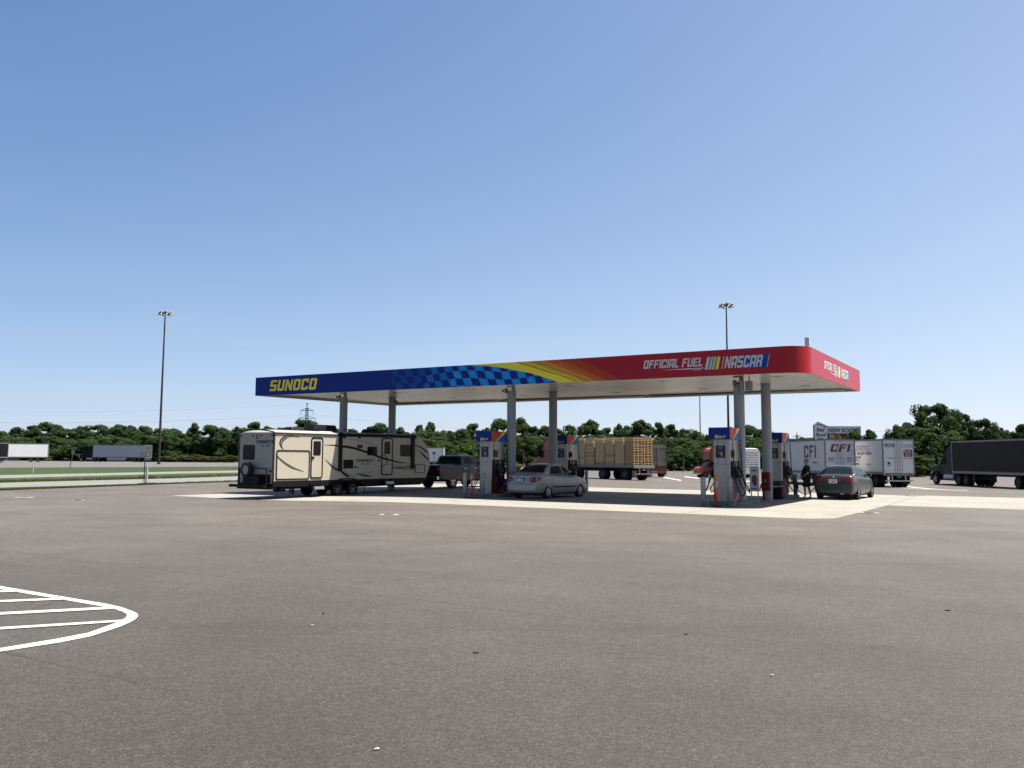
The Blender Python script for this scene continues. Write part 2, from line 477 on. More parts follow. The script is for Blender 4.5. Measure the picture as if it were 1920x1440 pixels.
ASPH = ground_mat('asphalt', (0.02816, 0.02342, 0.01864), (0.04182, 0.03522, 0.0285), .5, 70, .7, (.8, 1.1, 1), -CA, .5, True, .35, None, .18)
CONC = ground_mat('concrete', (0.1658, 0.1546, 0.1309), (0.1924, 0.1807, 0.1565), .10, 9, .85, (1, 1, 1), -CA, .1, False, .5, 4.7, .38)
ROADC = ground_mat('road_concrete', (0.1106, 0.1064, 0.09675), (0.13, 0.1244, 0.1133), .10, 5, .85, (1, 1, 1), 0, .1, False, .3)
ROADA = ground_mat('road_asphalt', (0.07309, 0.06703, 0.06332), (0.0877, 0.08163, 0.07668), .12, 5, .85, (1, 1, 1), 0, .1, False, .2)
GRASS = ground_mat('grass', (0.01449, 0.02488, 0.005171), (0.02768, 0.04044, 0.009401), .35, 4, .95, (1, 1, 1), .3, .6, False, .5)
WEED = ground_mat('dry_grass', (0.02592, 0.03024, 0.01094), (0.04896, 0.04752, 0.02016), .4, 3, .95, (1, 1, 1), .3, .6, False, .4)
PAINT = ground_mat('road_paint', (0.3181, 0.3019, 0.2558), (0.371, 0.3536, 0.3038), .22, 40, .75, (1, 1, 1), 0, .2, False, 1.5, None, .40)

# ------------------------------------------------------------------ the ground
G = []
mb = MB()
NX, NY = 120, 130
xs = [-900+1800*i/NX for i in range(NX+1)]
def warp(v): return math.copysign(abs(v)**1.6, v)
xs = [900*warp(-1+2*i/NX) for i in range(NX+1)]
ys = [-60+1460*(i/NY)**1.7 for i in range(NY+1)]
vs = [(x, y, gz(x, y)-.05-.12*sst(15, 80, y)) for y in ys for x in xs]
fs = [[j*(NX+1)+i, j*(NX+1)+i+1, (j+1)*(NX+1)+i+1, (j+1)*(NX+1)+i] for j in range(NY) for i in range(NX)]
mb.add(vs, fs, 0, True)
structure(mb.build('terrain', WEED))

def L2(*pts): return [at(x, y) for x, y in pts]
lot_edge = L2((-420, 934), (-200, 927), (0, 920), (170, 913.5), (330, 907.3), (440, 903.3), (560, 897.5), (700, 891), (830, 885), (950, 881.5), (1100, 877), (1260, 873.5), (1335, 873.5), (1400, 877.5), (1428, 886), (1480, 889), (1600, 890), (1700, 890.8), (1800, 890.5), (1960, 893), (2200, 899), (2600, 905))
lot = [(p.x, p.y) for p in lot_edge]+[(lot_edge[-1].x+20, -40), (-70, -40), (-75, 20)]
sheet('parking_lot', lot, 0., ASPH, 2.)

# concrete apron round the pumps with its lane to the right
q = at(318, 929.5); s0, t0 = to_st(q)
apr = [cst(s0, t0), cst(9.0, -4.9), cst(29.1, -4.8), cst(29.75, -4.15), cst(30.0, 4.5), cst(75, 4.9), cst(75, 16.2), cst(30.3, 15.6), cst(29.6, 14.4), cst(28.9, 15.2), cst(s0, 15.4)]
sheet('concrete_apron', [(p.x, p.y) for p in apr], .006, CONC, 1.5)

def band(name, up, lo, m, off):
    U = L2(*up); Lw = L2(*lo)
    P = [(p.x, p.y) for p in U]+[(p.x, p.y) for p in reversed(Lw)]
    return sheet(name, P, off, m, 3.)
band('road_near', [(-400, 917), (0, 905), (330, 896.7), (440, 893), (560, 888.5), (700, 883), (830, 879), (950, 877), (1100, 873), (1260, 869.8), (1335, 870), (1400, 873)],
     [(-400, 928), (0, 914), (330, 905), (440, 901.3), (560, 896), (700, 889.6), (830, 883.8), (950, 880.5), (1100, 876.3), (1260, 873.2), (1335, 873.2), (1400, 877.2)], ROADC, -.008)
band('grass_verge', [(-400, 928.5), (0, 914.3), (330, 905.2), (440, 901.5), (560, 896.2), (700, 889.8), (830, 884)],
     [(-400, 933.6), (0, 919.8), (330, 907.1), (440, 903.1), (560, 897.3), (700, 890.8), (830, 884.8)], GRASS, -.012)
band('grass_median', [(-400, 905), (0, 896.6), (330, 888), (440, 886), (560, 883), (700, 879), (830, 875.5), (950, 872), (1100, 869.3), (1260, 867.5), (1335, 867.7), (1400, 869.5), (1440, 871)],
     [(-400, 916.8), (0, 904.8), (330, 896.5), (440, 892.8), (560, 888.3), (700, 882.8), (830, 878.8), (950, 876.8), (1100, 872.8), (1260, 869.7), (1335, 869.9), (1400, 872.9), (1440, 882)], GRASS, -.014)
band('road_middle', [(-400, 899), (0, 890.6), (330, 884), (440, 882), (560, 879.5), (700, 875.8), (830, 872.5), (950, 869.6), (1100, 867.4), (1260, 865.9), (1335, 866), (1440, 868.3), (1600, 871)],
     [(-400, 904.9), (0, 896.5), (330, 887.9), (440, 885.9), (560, 882.9), (700, 878.9), (830, 875.4), (950, 871.9), (1100, 869.2), (1260, 867.4), (1335, 867.6), (1440, 870.5), (1600, 874)], ROADC, -.010)
band('grass_field', [(-400, 884), (0, 877), (330, 875.5), (440, 874.7), (560, 872), (700, 868.5), (830, 866.4), (950, 865)],
     [(-400, 898.8), (0, 890.5), (330, 883.9), (440, 881.9), (560, 879.4), (700, 875.7), (830, 872.4), (950, 869.5)], GRASS, -.016)
band('road_far', [(-400, 866), (0, 863.4), (170, 865), (330, 866.4), (440, 866.4), (560, 866), (700, 864.2), (830, 863.2), (950, 862.6)],
     [(-400, 883.8), (0, 876.8), (330, 875.3), (440, 874.5), (560, 871.8), (700, 868.3), (830, 866.2), (950, 864.8)], ROADA, -.018)
# grass island between the truck park and the road, right of the pumps
band('grass_island', [(1396, 872.8), (1480, 873.5), (1600, 875), (1690, 877)], [(1402, 877.4), (1430, 886), (1600, 889.8), (1690, 890.5)], GRASS, -.02)

# ------------------------------------------------------------------ painted markings
def flat_mark(name, mb, label=None):
    o = mb.build(name, PAINT); o['kind'] = 'structure'
    return o
mb = MB()
outer = [(-520, 1010), (-250, 1055), (0, 1099.5), (115, 1119), (200, 1133), (228, 1139.5), (247, 1146), (257, 1151), (259.5, 1155), (255, 1161), (243, 1168), (225, 1176), (170, 1194), (110, 1206), (0, 1222.8), (-250, 1252), (-520, 1275)]
inner = [(-520, 1016), (-250, 1060.5), (0, 1105.2), (112, 1124), (190, 1137.5), (215, 1143), (228, 1147), (236, 1151), (238.5, 1154.5), (236, 1159), (226, 1164.5), (212, 1170.5), (165, 1187.5), (105, 1199), (0, 1216.5), (-250, 1245), (-520, 1267)]
ribbon_mb(mb, L2(*outer), L2(*inner), .006, 0, 3)
for a, b, c, d in (((-520, 1127.5), (36, 1107.4), (-520, 1131.5), (52, 1109.6)), ((-520, 1147.5), (120, 1121.8), (-520, 1152), (131, 1124.8)),
                   ((-520, 1176), (214, 1138.5), (-520, 1181), (226, 1142.2)), ((-520, 1209), (233, 1163.2), (-520, 1215), (231, 1167.0))):
    A, B, C, D = L2(a, b, c, d)
    ribbon_mb(mb, [A, B], [C, D], .009, 0, 8)
flat_mark('painted_island_marking', mb)
mb = MB()
for a, b, wv in (((1640, 905.2), (1816, 919.8), .4), ((1690, 914.6), (1740, 917.5), .35), ((1243.5, 894.3), (1277, 900), 1.5), ((1283, 893), (1310, 896.2), 1.4), ((1395, 901.5), (1440, 902.5), 1.4)):
    A, B, C, D = L2(a, b, (a[0], a[1]+wv), (b[0], b[1]+wv))
    ribbon_mb(mb, [A, B], [C, D], .006)
arc = L2((1290.5, 881.5), (1291.5, 879.3), (1295, 878), (1304, 877.2)); arc2 = L2((1292.3, 881.5), (1293.5, 880), (1296, 879.1), (1304, 878.4))
ribbon_mb(mb, arc, arc2, .006, 0, 3)
flat_mark('lane_line', mb)

# ------------------------------------------------------------------ shared materials
NAVY = mat('navy_paint', (.0045, .020, .150), .4, var=.05, k=1, spec=.12)
BLUE1 = mat('blue_check_faint', (.005, .050, .22), .4, var=.05, k=1, spec=.12)
BLUE2 = mat('blue_check_mid', (.006, .11, .34), .4, var=.05, k=1, spec=.12)
BLUE3 = mat('blue_check', (.012, .215, .53), .4, var=.05, k=1, spec=.12)
YEL = mat('yellow_vinyl', (.68, .55, .045), .4, var=.05, k=1, spec=.12)
YEO = mat('amber_vinyl', (.60, .33, .04), .4, var=.05, k=1, spec=.12)
ORG = mat('orange_vinyl', (.46, .10, .02), .4, var=.05, k=1, spec=.12)
RDO = mat('red_orange_vinyl', (.38, .045, .02), .4, var=.05, k=1, spec=.12)
DKR = mat('dark_line_vinyl', (.16, .035, .02), .4, var=.05, k=1, spec=.12)
REDF = mat('red_fascia', (.30, .0115, .019), .34, var=.06, scale=1.5, k=1, spec=.18)
WHT = mat('white_vinyl', (.80, .80, .80), .45, var=.04, k=.55)
GREYV = mat('grey_vinyl', (.42, .42, .42), .45, var=.04)
SOFF = mat('soffit_metal', (.74, .745, .73), .22, var=.03, scale=1.2, k=.70, spec=.4)
GUT = mat('gutter_metal', (.50, .48, .44), .5, var=.08, scale=2, k=.65)
COLM = mat('column_paint', (.285, .30, .325), .42, var=.05, scale=2, k=.68)
STEEL = mat('stainless', (.56, .54, .50), .36, metal=.55, var=.10, scale=3)
STEEL2 = mat('galvanised', (.42, .43, .44), .5, metal=.3, var=.10, scale=8)
BLK = mat('black_plastic', (.016, .016, .018), .5, var=.1, spec=.12)
RUB = mat('rubber', (.022, .021, .021), .75, var=.15, scale=14)
DKG = mat('dark_grey', (.06, .06, .063), .55, var=.1)
GRY = mat('mid_grey', (.28, .28, .28), .5, var=.08)
BOLM = mat('bollard_paint', (.23, .265, .315), .5, var=.06, k=.75)
ORGP = mat('safety_orange', (.88, .10, .015), .5, var=.06, k=0.7)
ORGD = mat('faded_orange', (.72, .13, .07), .6, var=.12, k=0.6)
REFW = mat('reflective_white', (.75, .75, .75), .4, var=.05)
KERB = mat('kerb_concrete', (.36, .35, .32), .85, var=.12, scale=5)
REDB = mat('red_enamel', (.34, .018, .022), .35, var=.06)
GLASS = mat('tinted_glass', (.008, .009, .011), .08, var=0, spec=.10, k=.8)
CHROME = mat('chrome', (.75, .75, .76), .16, metal=1, var=.03)
ALU = mat('aluminium', (.62, .63, .65), .32, metal=.7, var=.08)
LAMPR = mat('red_lens', (.42, .012, .015), .14, var=.05, coat=.6)
LAMPA = mat('amber_lens', (.7, .22, .02), .2, var=.05)
LAMPW = mat('clear_lens', (.7, .7, .7), .15, var=.03)

# ------------------------------------------------------------------ canopy
canopy = thing('fuel_canopy', 'long flat filling station canopy with blue, yellow and red lettered fascia on round grey columns', 'canopy', CO, CA)
def zl(s, t): return CZ+TE*s+TN*t
def fsz(px, py):
    P = on_plane(px, py, CO, CN)
    s = (P-CO).dot(CE)
    return s, (P.z-zl(s, 0))/CF_H
RC = .85
def curve_from(px_pts):
    pts = sorted([fsz(*p) for p in px_pts], key=lambda q: q[1])
    def f(z):
        if z <= pts[0][1]:
            a, b = pts[0], pts[1]
        elif z >= pts[-1][1]:
            a, b = pts[-2], pts[-1]
            if z > 1.0 or True:
                t = (z-a[1])/max(1e-6, (b[1]-a[1])); return a[0]+(b[0]-a[0])*min(t, 1.25)
        else:
            for i in range(len(pts)-1):
                if pts[i][1] <= z <= pts[i+1][1]:
                    a, b = pts[i], pts[i+1]; break
        t = (z-a[1])/max(1e-6, (b[1]-a[1]))
        return a[0]+(b[0]-a[0])*t
    return f
c2 = lambda *p: [(780+x/5.333, 640+y/5.333) for x, y in p]
c3 = lambda *p: [(1060+x/6.4, 640+y/6.4) for x, y in p]
cv0 = curve_from(c2((560, 240), (770, 250), (950, 280), (1150, 320), (1280, 360), (1420, 408)))
cv1 = curve_from(c2((1010, 212), (1140, 250), (1290, 300), (1450, 345), (1600, 403)))
cvR = curve_from(c3((180, 212), (300, 262), (420, 325), (545, 392), (670, 457)))
NZ = 28
mats = [NAVY, BLUE1, BLUE2, BLUE3, YEL, YEO, ORG, RDO, DKR, REDF, GUT]
mb = MB()
def strip(f0, f1, mi):
    for j in range(NZ):
        a, b = j/NZ, (j+1)/NZ
        q = [(f0(a), a), (f1(a), a), (f1(b), b), (f0(b), b)]
        mb.quad(*[(s, 0, zl(s, 0)+z*CF_H) for s, z in q], mi)
sA = fsz(736, 700)[0]
strip(lambda z: 0., lambda z: sA, 0)
# wavy slanted checks, fading in from the left
NCK = 300
def check(s, z):
    zz = z*CF_H
    u = s-.42*(CF_H-zz)+.06*math.sin(s*1.1)
    v = zz+.075*math.sin(s*1.25+.6)+.03*s*0
    i = math.floor(u/.40); j = math.floor((v+.02)/.335)
    dark = (i+j) % 2 == 0
    if dark: return 0
    q = (s-sA)/6.5
    return 1 if q < .30 else 2 if q < .52 else 3
for j in range(NZ):
    a, b = j/NZ, (j+1)/NZ
    for i in range(NCK):
        s0a = sA+(cv0(a)-sA)*i/NCK; s1a = sA+(cv0(a)-sA)*(i+1)/NCK
        s0b = sA+(cv0(b)-sA)*i/NCK; s1b = sA+(cv0(b)-sA)*(i+1)/NCK
        mi = check((s0a+s1a+s0b+s1b)/4, (a+b)/2)
        mb.quad(*[(s, 0, zl(s, 0)+z*CF_H) for s, z in ((s0a, a), (s1a, a), (s1b, b), (s0b, b))], mi)
strip(cv0, cv1, 4)
seq = [(0, .045, 8), (.045, .10, 4), (.10, .125, 8), (.125, .18, 4), (.18, .21, 8), (.21, .26, 5), (.26, .30, 8), (.30, .345, 5), (.345, .385, 6), (.385, .42, 5), (.42, .60, 6),
       (.60, .62, 8), (.62, .68, 6), (.68, .70, 8), (.70, .765, 7), (.765, .785, 8), (.785, .85, 7), (.85, .87, 8), (.87, .94, 7), (.94, .965, 8), (.965, .985, 7), (.985, 1, 8)]
for a, b, mi in seq:
    strip(lambda z, a=a: cv1(z)*(1-a)+cvR(z)*a, lambda z, b=b: cv1(z)*(1-b)+cvR(z)*b, mi)
strip(cvR, lambda z: CL-RC, 9)
mb.build('front_fascia', mats, canopy)
# rounded corner and right end
mb = MB()
path = [(CL-RC+RC*math.sin(k*math.pi/2/12), RC-RC*math.cos(k*math.pi/2/12)) for k in range(13)]+[(CL, RC+(CW-RC)*k/4) for k in range(1, 5)]
for i in range(len(path)-1):
    (a, b), (c, d) = path[i], path[i+1]
    mb.add([(a, b, zl(a, b)), (c, d, zl(c, d)), (c, d, zl(c, d)+CF_H), (a, b, zl(a, b)+CF_H)], [[0, 1, 2, 3]], 0, True)
mb.build('end_fascia', REDF, canopy)
mb = MB()
for a, b in (((0, 0), (0, CW)), ((0, CW), (CL, CW))):
    (p, q), (r_, s_) = a, b
    mb.quad((p, q, zl(p, q)), (r_, s_, zl(r_, s_)), (r_, s_, zl(r_, s_)+CF_H), (p, q, zl(p, q)+CF_H), 0)
mb.build('rear_fascia', NAVY, canopy)
# soffit set back behind a lip, gutter faces inside the fascia, roof deck
SO = .13
inn = .10
ring = [(inn, inn), (CL-RC, inn)]+[(CL-RC+(RC-inn)*math.sin(k*math.pi/2/8), RC-(RC-inn)*math.cos(k*math.pi/2/8)) for k in range(1, 9)]+[(CL-inn, CW-inn), (inn, CW-inn)]
outr = [(0, 0), (CL-RC, 0)]+[(CL-RC+RC*math.sin(k*math.pi/2/8), RC-RC*math.cos(k*math.pi/2/8)) for k in range(1, 9)]+[(CL, CW), (0, CW)]
mb = MB(); n = len(ring)
for k in range(n):
    a, b = ring[k], ring[(k+1) % n]; c, d = outr[k], outr[(k+1) % n]
    mb.quad((*c, zl(*c)+.002), (*d, zl(*d)+.002), (*b, zl(*b)+.002), (*a, zl(*a)+.002), 0)
    mb.quad((*a, zl(*a)+.002), (*b, zl(*b)+.002), (*b, zl(*b)+.40), (*a, zl(*a)+.40), 0)
mb.build('inner_lip', GUT, canopy)
mb = MB()
si = .62
mb.poly([(a, b, zl(a, b)+SO) for a, b in ring], 0)
mb.build('soffit', SOFF, canopy)
mb = MB()
for k in range(1, 24):                      # soffit panel joints
    s = CL*k/24
    mb.add([(s-.004, .15, zl(s, .15)+SO-.004), (s+.004, .15, zl(s, .15)+SO-.004), (s+.004, CW-.15, zl(s, CW-.15)+SO-.004), (s-.004, CW-.15, zl(s, CW-.15)+SO-.004)], [[0, 1, 2, 3]])
mb.build('soffit_joint', GUT, canopy)
mb = MB()
mb.poly([(a, b, zl(a, b)+CF_H-.08) for a, b in outr], 0)
mb.build('roof_deck', GRY, canopy)
mb = MB()
# deep rear gutter channel seen below the soffit
mb.box(.35, 8.6, CW-.55, CW-.12, zl(4, CW)-.0, zl(4, CW)+.07); mb.box(8.9, 17.6, CW-.55, CW-.12, zl(13, CW)-.0, zl(13, CW)+.07); mb.box(17.9, 27.5, CW-.55, CW-.12, zl(22, CW)-.0, zl(22, CW)+.07)
mb.build('rear_gutter', GUT, canopy)
for s in (2.6, 7.2, 11.8, 17.2, 21.8, 26.4):
    for t in (2.9, 7.9):
        mb = MB(); mb.box(s-.24, s+.24, t-.24, t+.24, zl(s, t)+SO-.012, zl(s, t)+SO+.01)
        o = mb.build('recessed_light', SOFF, canopy)
        mb = MB(); mb.box(s-.20, s+.20, t-.20, t+.20, zl(s, t)+SO-.018, zl(s, t)+SO-.0125); mb.build('lens', LAMPW, o)
# columns
CS = (4.39, 14.70, 25.14); CTF, CTB = 2.05, 5.95
def local(s, t):
    return cst(s, t)
for s in CS:
    for t, front in ((CTF, True), (CTB, False)):
        zg = cst(s, t).z
        top = zl(s, t)+SO
        mb = MB()
        if front:
            mb.cyl((s, t, zg-.05), (s, t, top-.22), .205, n=28)
            mb.cyl((s+.115, t-.02, top-.22), (s+.115, t-.02, top+.01), .085, n=16)
            mb.box(s-.19, s+.04, t-.10, t+.10, top-.045, top+.01)
        else:
            mb.cyl((s, t, zg-.05), (s, t, top+.01), .205, n=28)
            mb.cyl((s, t, top-.03), (s, t, top-.002), .235, n=28)
        mb.build('column', COLM, canopy)
# lettering on the front
def flay(name, polys_fn, m): pass
def front_frame(p0, p1, ptop):
    """origin/width/height of lettering on the front from the picture: bottom-left, bottom-right, top of left end"""
    s0, z0 = fsz(*p0); s1, z1 = fsz(*p1); st_, zt = fsz(*ptop)
    O = Vector((s0, -.006, zl(s0, 0)+z0*CF_H)); e = Vector((s1, -.006, zl(s1, 0)+z1*CF_H))-O
    h = zl(st_, 0)+zt*CF_H-O.z
    return O, e.normalized(), e.length, h
UP = Vector((0, 0, 1))
O, X, Wd, h = front_frame((505, 733.6), (595, 730), (509, 713))
ps, _ = block('SUNOCO', h, Wd-.22*h, .13, .22)
mb = MB(); put_polys(mb, ps, O, X, UP); mb.build('sign_lettering', YEL, canopy)
O, X, Wd, h = front_frame((1206, 692), (1320, 686.5), (1208, 676))
ps, _ = block('OFFICIAL FUEL', h, Wd-.2*h, .1, .2)
mb = MB(); put_polys(mb, ps, O, X, UP)
O2, X2, W2, h2 = front_frame((1300, 694.3), (1319, 693.5), (1301, 690))
ps, _ = block('OF', h2, W2, .12, .2); put_polys(mb, ps, O2, X2, UP)
a = Vector((fsz(1238, 694.2)[0], -.006, 0)); 
def fp(px, py, y=-.006):
    s, z = fsz(px, py); return Vector((s, y, zl(s, 0)+z*CF_H))
mb.poly([fp(1238, 694), fp(1299, 690), fp(1299, 692.6)])
mb.build('sign_lettering', WHT, canopy)
# race emblem: slanted bars and a red-to-blue lettered panel
P = lambda px, py: fp(px, py, -.004)
ml = [WHT, GREYV, YEL, REDF, mat('magenta_vinyl', (.33, .05, .14), .4), mat('royal_blue_vinyl', (.006, .05, .26), .4, k=1, spec=.12), mat('gold_vinyl', (.55, .45, .20), .4), BLK]
mb = MB()
def par(x0, x1, mi, yy=-.004):
    # slanted bar between picture columns, top and bottom edges follow the panel
    bot = lambda x: 693.2-(x-1322)*(693.2-688.3)/(1438-1322)
    top = lambda x: 669.6-(x-1326)*(669.6-663.6)/(1443-1326)
    mb.quad(fp(x0, bot(x0), yy), fp(x1, bot(x1), yy), fp(x1+4.6, top(x1+4.6), yy), fp(x0+4.6, top(x0+4.6), yy), mi)
par(1321.4, 1438.5, 0, -.003)
bars = [(1322.3, 1326.5, 0), (1326.5, 1329.5, 1), (1329.5, 1332.5, 0), (1332.5, 1335.2, 6), (1335.2, 1338, 0), (1338, 1341.5, 6), (1341.5, 1346, 2), (1346, 1347.6, 6), (1347.6, 1352.5, 3), (1352.5, 1354, 0), (1354, 1375, 3), (1375, 1391, 4), (1391, 1437.5, 5)]
for a_, b_, c_ in bars: par(a_, b_, c_, -.006)
mb.build('race_emblem', ml, canopy)
O, X, Wd, h = front_frame((1358, 690.6), (1432, 687.2), (1361, 668.5)); O.y = -.009
ps, _ = block('NASCAR', h, Wd-.2*h, .1, .2)
mb = MB(); put_polys(mb, ps, O, X, UP); mb.build('emblem_lettering', WHT, canopy)
# the same sign, smaller, on the right end
def etz(px, py):
    Pp = on_plane(px, py, CO+CE*CL, CE); d = Pp-CO
    return d.dot(CN), Pp.z
def ep(px, py, x=.006):
    t, z = etz(px, py); return Vector((CL+x, t, z))
O = ep(1545.5, 691.0); X = (ep(1569.5, 699.5)-O); L_ = X.length; X.normalize(); h = ep(1545.5, 676).z-O.z
ps, _ = block('OFFICIAL FUEL', h, L_-.1*h, .1, .12)
mb = MB(); put_polys(mb, ps, O, X, UP)
O2 = ep(1565, 705.5); X2 = ep(1569.5, 707).__sub__(O2); L2_ = X2.length; X2.normalize()
ps, _ = block('OF', .14, L2_, .12, .1); put_polys(mb, ps, O2, X2, UP)
mb.poly([ep(1553, 696.4), ep(1565, 702), ep(1565, 703.8)])
mb.build('sign_lettering', WHT, canopy)
mb = MB()
def eb(x0, x1, mi, xx=.006):
    bot = lambda x: 706.5+(x-1570)*(714.3-706.5)/(1591-1570)
    top = lambda x: 686.3+(x-1570)*(696-686.3)/(1591-1570)
    mb.quad(ep(x0, bot(x0), xx), ep(x1, bot(x1), xx), ep(x1, top(x1), xx), ep(x0, top(x0), xx), mi)
eb(1570, 1591, 0, .003)
for a_, b_, c_ in ((1570.5, 1571.5, 1), (1572.2, 1573, 6), (1573, 1574.8, 2), (1575.2, 1577, 3), (1577.4, 1581, 3), (1581, 1584, 4), (1584, 1590.6, 5)): eb(a_, b_, c_)
mb.build('race_emblem', ml, canopy)
O = ep(1577.8, 708.6, .009); X = ep(1590, 713.1, .009)-O; L_ = X.length; X.normalize(); h = ep(1577.8, 691, .009).z-O.z
ps, _ = block('NASCAR', h, L_-.1*h, .1, .1)
mb = MB(); put_polys(mb, ps, O, X, UP); mb.build('emblem_lettering', WHT, canopy)

# things fixed under and on the canopy
def cam_dome(s, t, dz, side, lab):
    z = zl(s, t)+SO+dz
    p = cst(s, t); r_ = thing('security_camera', lab, 'camera', (p.x, p.y, z), CA, 'cameras under the canopy')
    mb = MB(); mb.box(-.05, .05, -.05, .05, -.22, 0); mb.bar((0, 0, -.05), (side*.16, -.03, -.05), .04); mb.build('bracket', GRY, r_)
    mb = MB(); mb.cyl((side*.16, -.03, -.10), (side*.16, -.03, -.03), .065); mb.build('housing', WHT, r_)
    mb = MB(); mb.ball((side*.16, -.03, -.10), .06, z0=-1); mb.build('lens_dome', BLK, r_)
cam_dome(CS[0]-.25, CTF-.05, -.10, -1, 'small camera hanging by the top of the column above the travel trailer roof')
cam_dome(CS[1]-.16, CTF-.2, -.12, -1, 'small dome camera at the top of the column beside the silver car')
cam_dome(CS[2]-.10, CTF-.24, -.16, 1, 'white dome camera on the column behind the nearest fuel pump')
cam_dome(CS[0]+.25, CTB-.05, -.16, 1, 'small camera on the right of the second column from the left')
for i, (ds, dt, w_, hh, dz, lab) in enumerate(((.20, -.25, .10, .55, -.30, 'tall narrow grey electrical box on the column above the nearest pump'), (.42, -.05, .24, .36, -.33, 'wide ribbed grey electrical box beside the column above the nearest pump'))):
    p = cst(CS[2]+ds, CTF+dt); zt = zl(CS[2], CTF)+SO+dz+.12
    r_ = thing('junction_box', lab, 'electrical box', (p.x, p.y, zt-hh), CA)
    mb = MB(); mb.box(-w_/2, w_/2, -.08, .08, 0, hh); mb.build('case', GRY, r_, .012)
    mb = MB(); mb.box(-w_/2-.01, w_/2+.01, -.095, -.081, .02, hh-.02); mb.build('cover', COLM, r_, .004)
    mb = MB(); mb.cyl((0, .02, hh), (0, .02, hh+.3), .018); mb.build('conduit', GRY, r_)
p = cst(CL-.22, 1.2); r_ = thing('antenna', 'white panel antenna standing on the right corner of the canopy roof', 'antenna', (p.x, p.y, zl(CL, 0)+CF_H-.08), CA)
mb = MB(); mb.cyl((0, 0, 0), (0, 0, .3), .02); mb.bar((0, 0, .08), (-.16, 0, .10), .05); mb.box(-.22, -.13, -.05, .05, .03, .15); mb.build('mast', BLK, r_)
mb = MB(); mb.box(-.085, .085, -.05, .05, .18, .52); mb.build('radome', WHT, r_, .03)

# ------------------------------------------------------------------ pump islands and dispensers
def island(s, t0, t1, lab, w=.62, h=.15):
    p = cst(s, (t0+t1)/2)
    r_ = None
    L_ = (t1-t0)/2; rr = .3
    pts = []
    for cx, cy, a0 in ((w-rr, L_-rr, 0), (-w+rr, L_-rr, 90), (-w+rr, -L_+rr, 180), (w-rr, -L_+rr, 270)):
        for k in range(7):
            a = R(a0+15*k); pts.append((cx+rr*math.cos(a), cy+rr*math.sin(a)))
    mb = MB(); mb.prism(pts, lambda a, b, c: (a, b, c), -.04, h)
    o = mb.build('pump_island', KERB, None, .02); o.location = p; o.rotation_euler = (0, 0, CA)
    return tag(o, lab, 'kerb island', 'raised pump islands')
D1F, D1B = 24.86, 25.08
S2F = to_st(at(905, 930))[0]
S2F = 14.18
island(D1F+.12, .35, 2.55, 'low concrete kerb island under the nearest fuel pump')
island(D1B+.1, 7.15, 9.0, 'low concrete kerb island under the pump by the standing person')
island(S2F+.12, .45, 2.65, 'low concrete kerb island under the pump left of the silver car')
island(S2F+.3, 7.25, 9.1, 'low concrete kerb island under the pump behind the silver car')

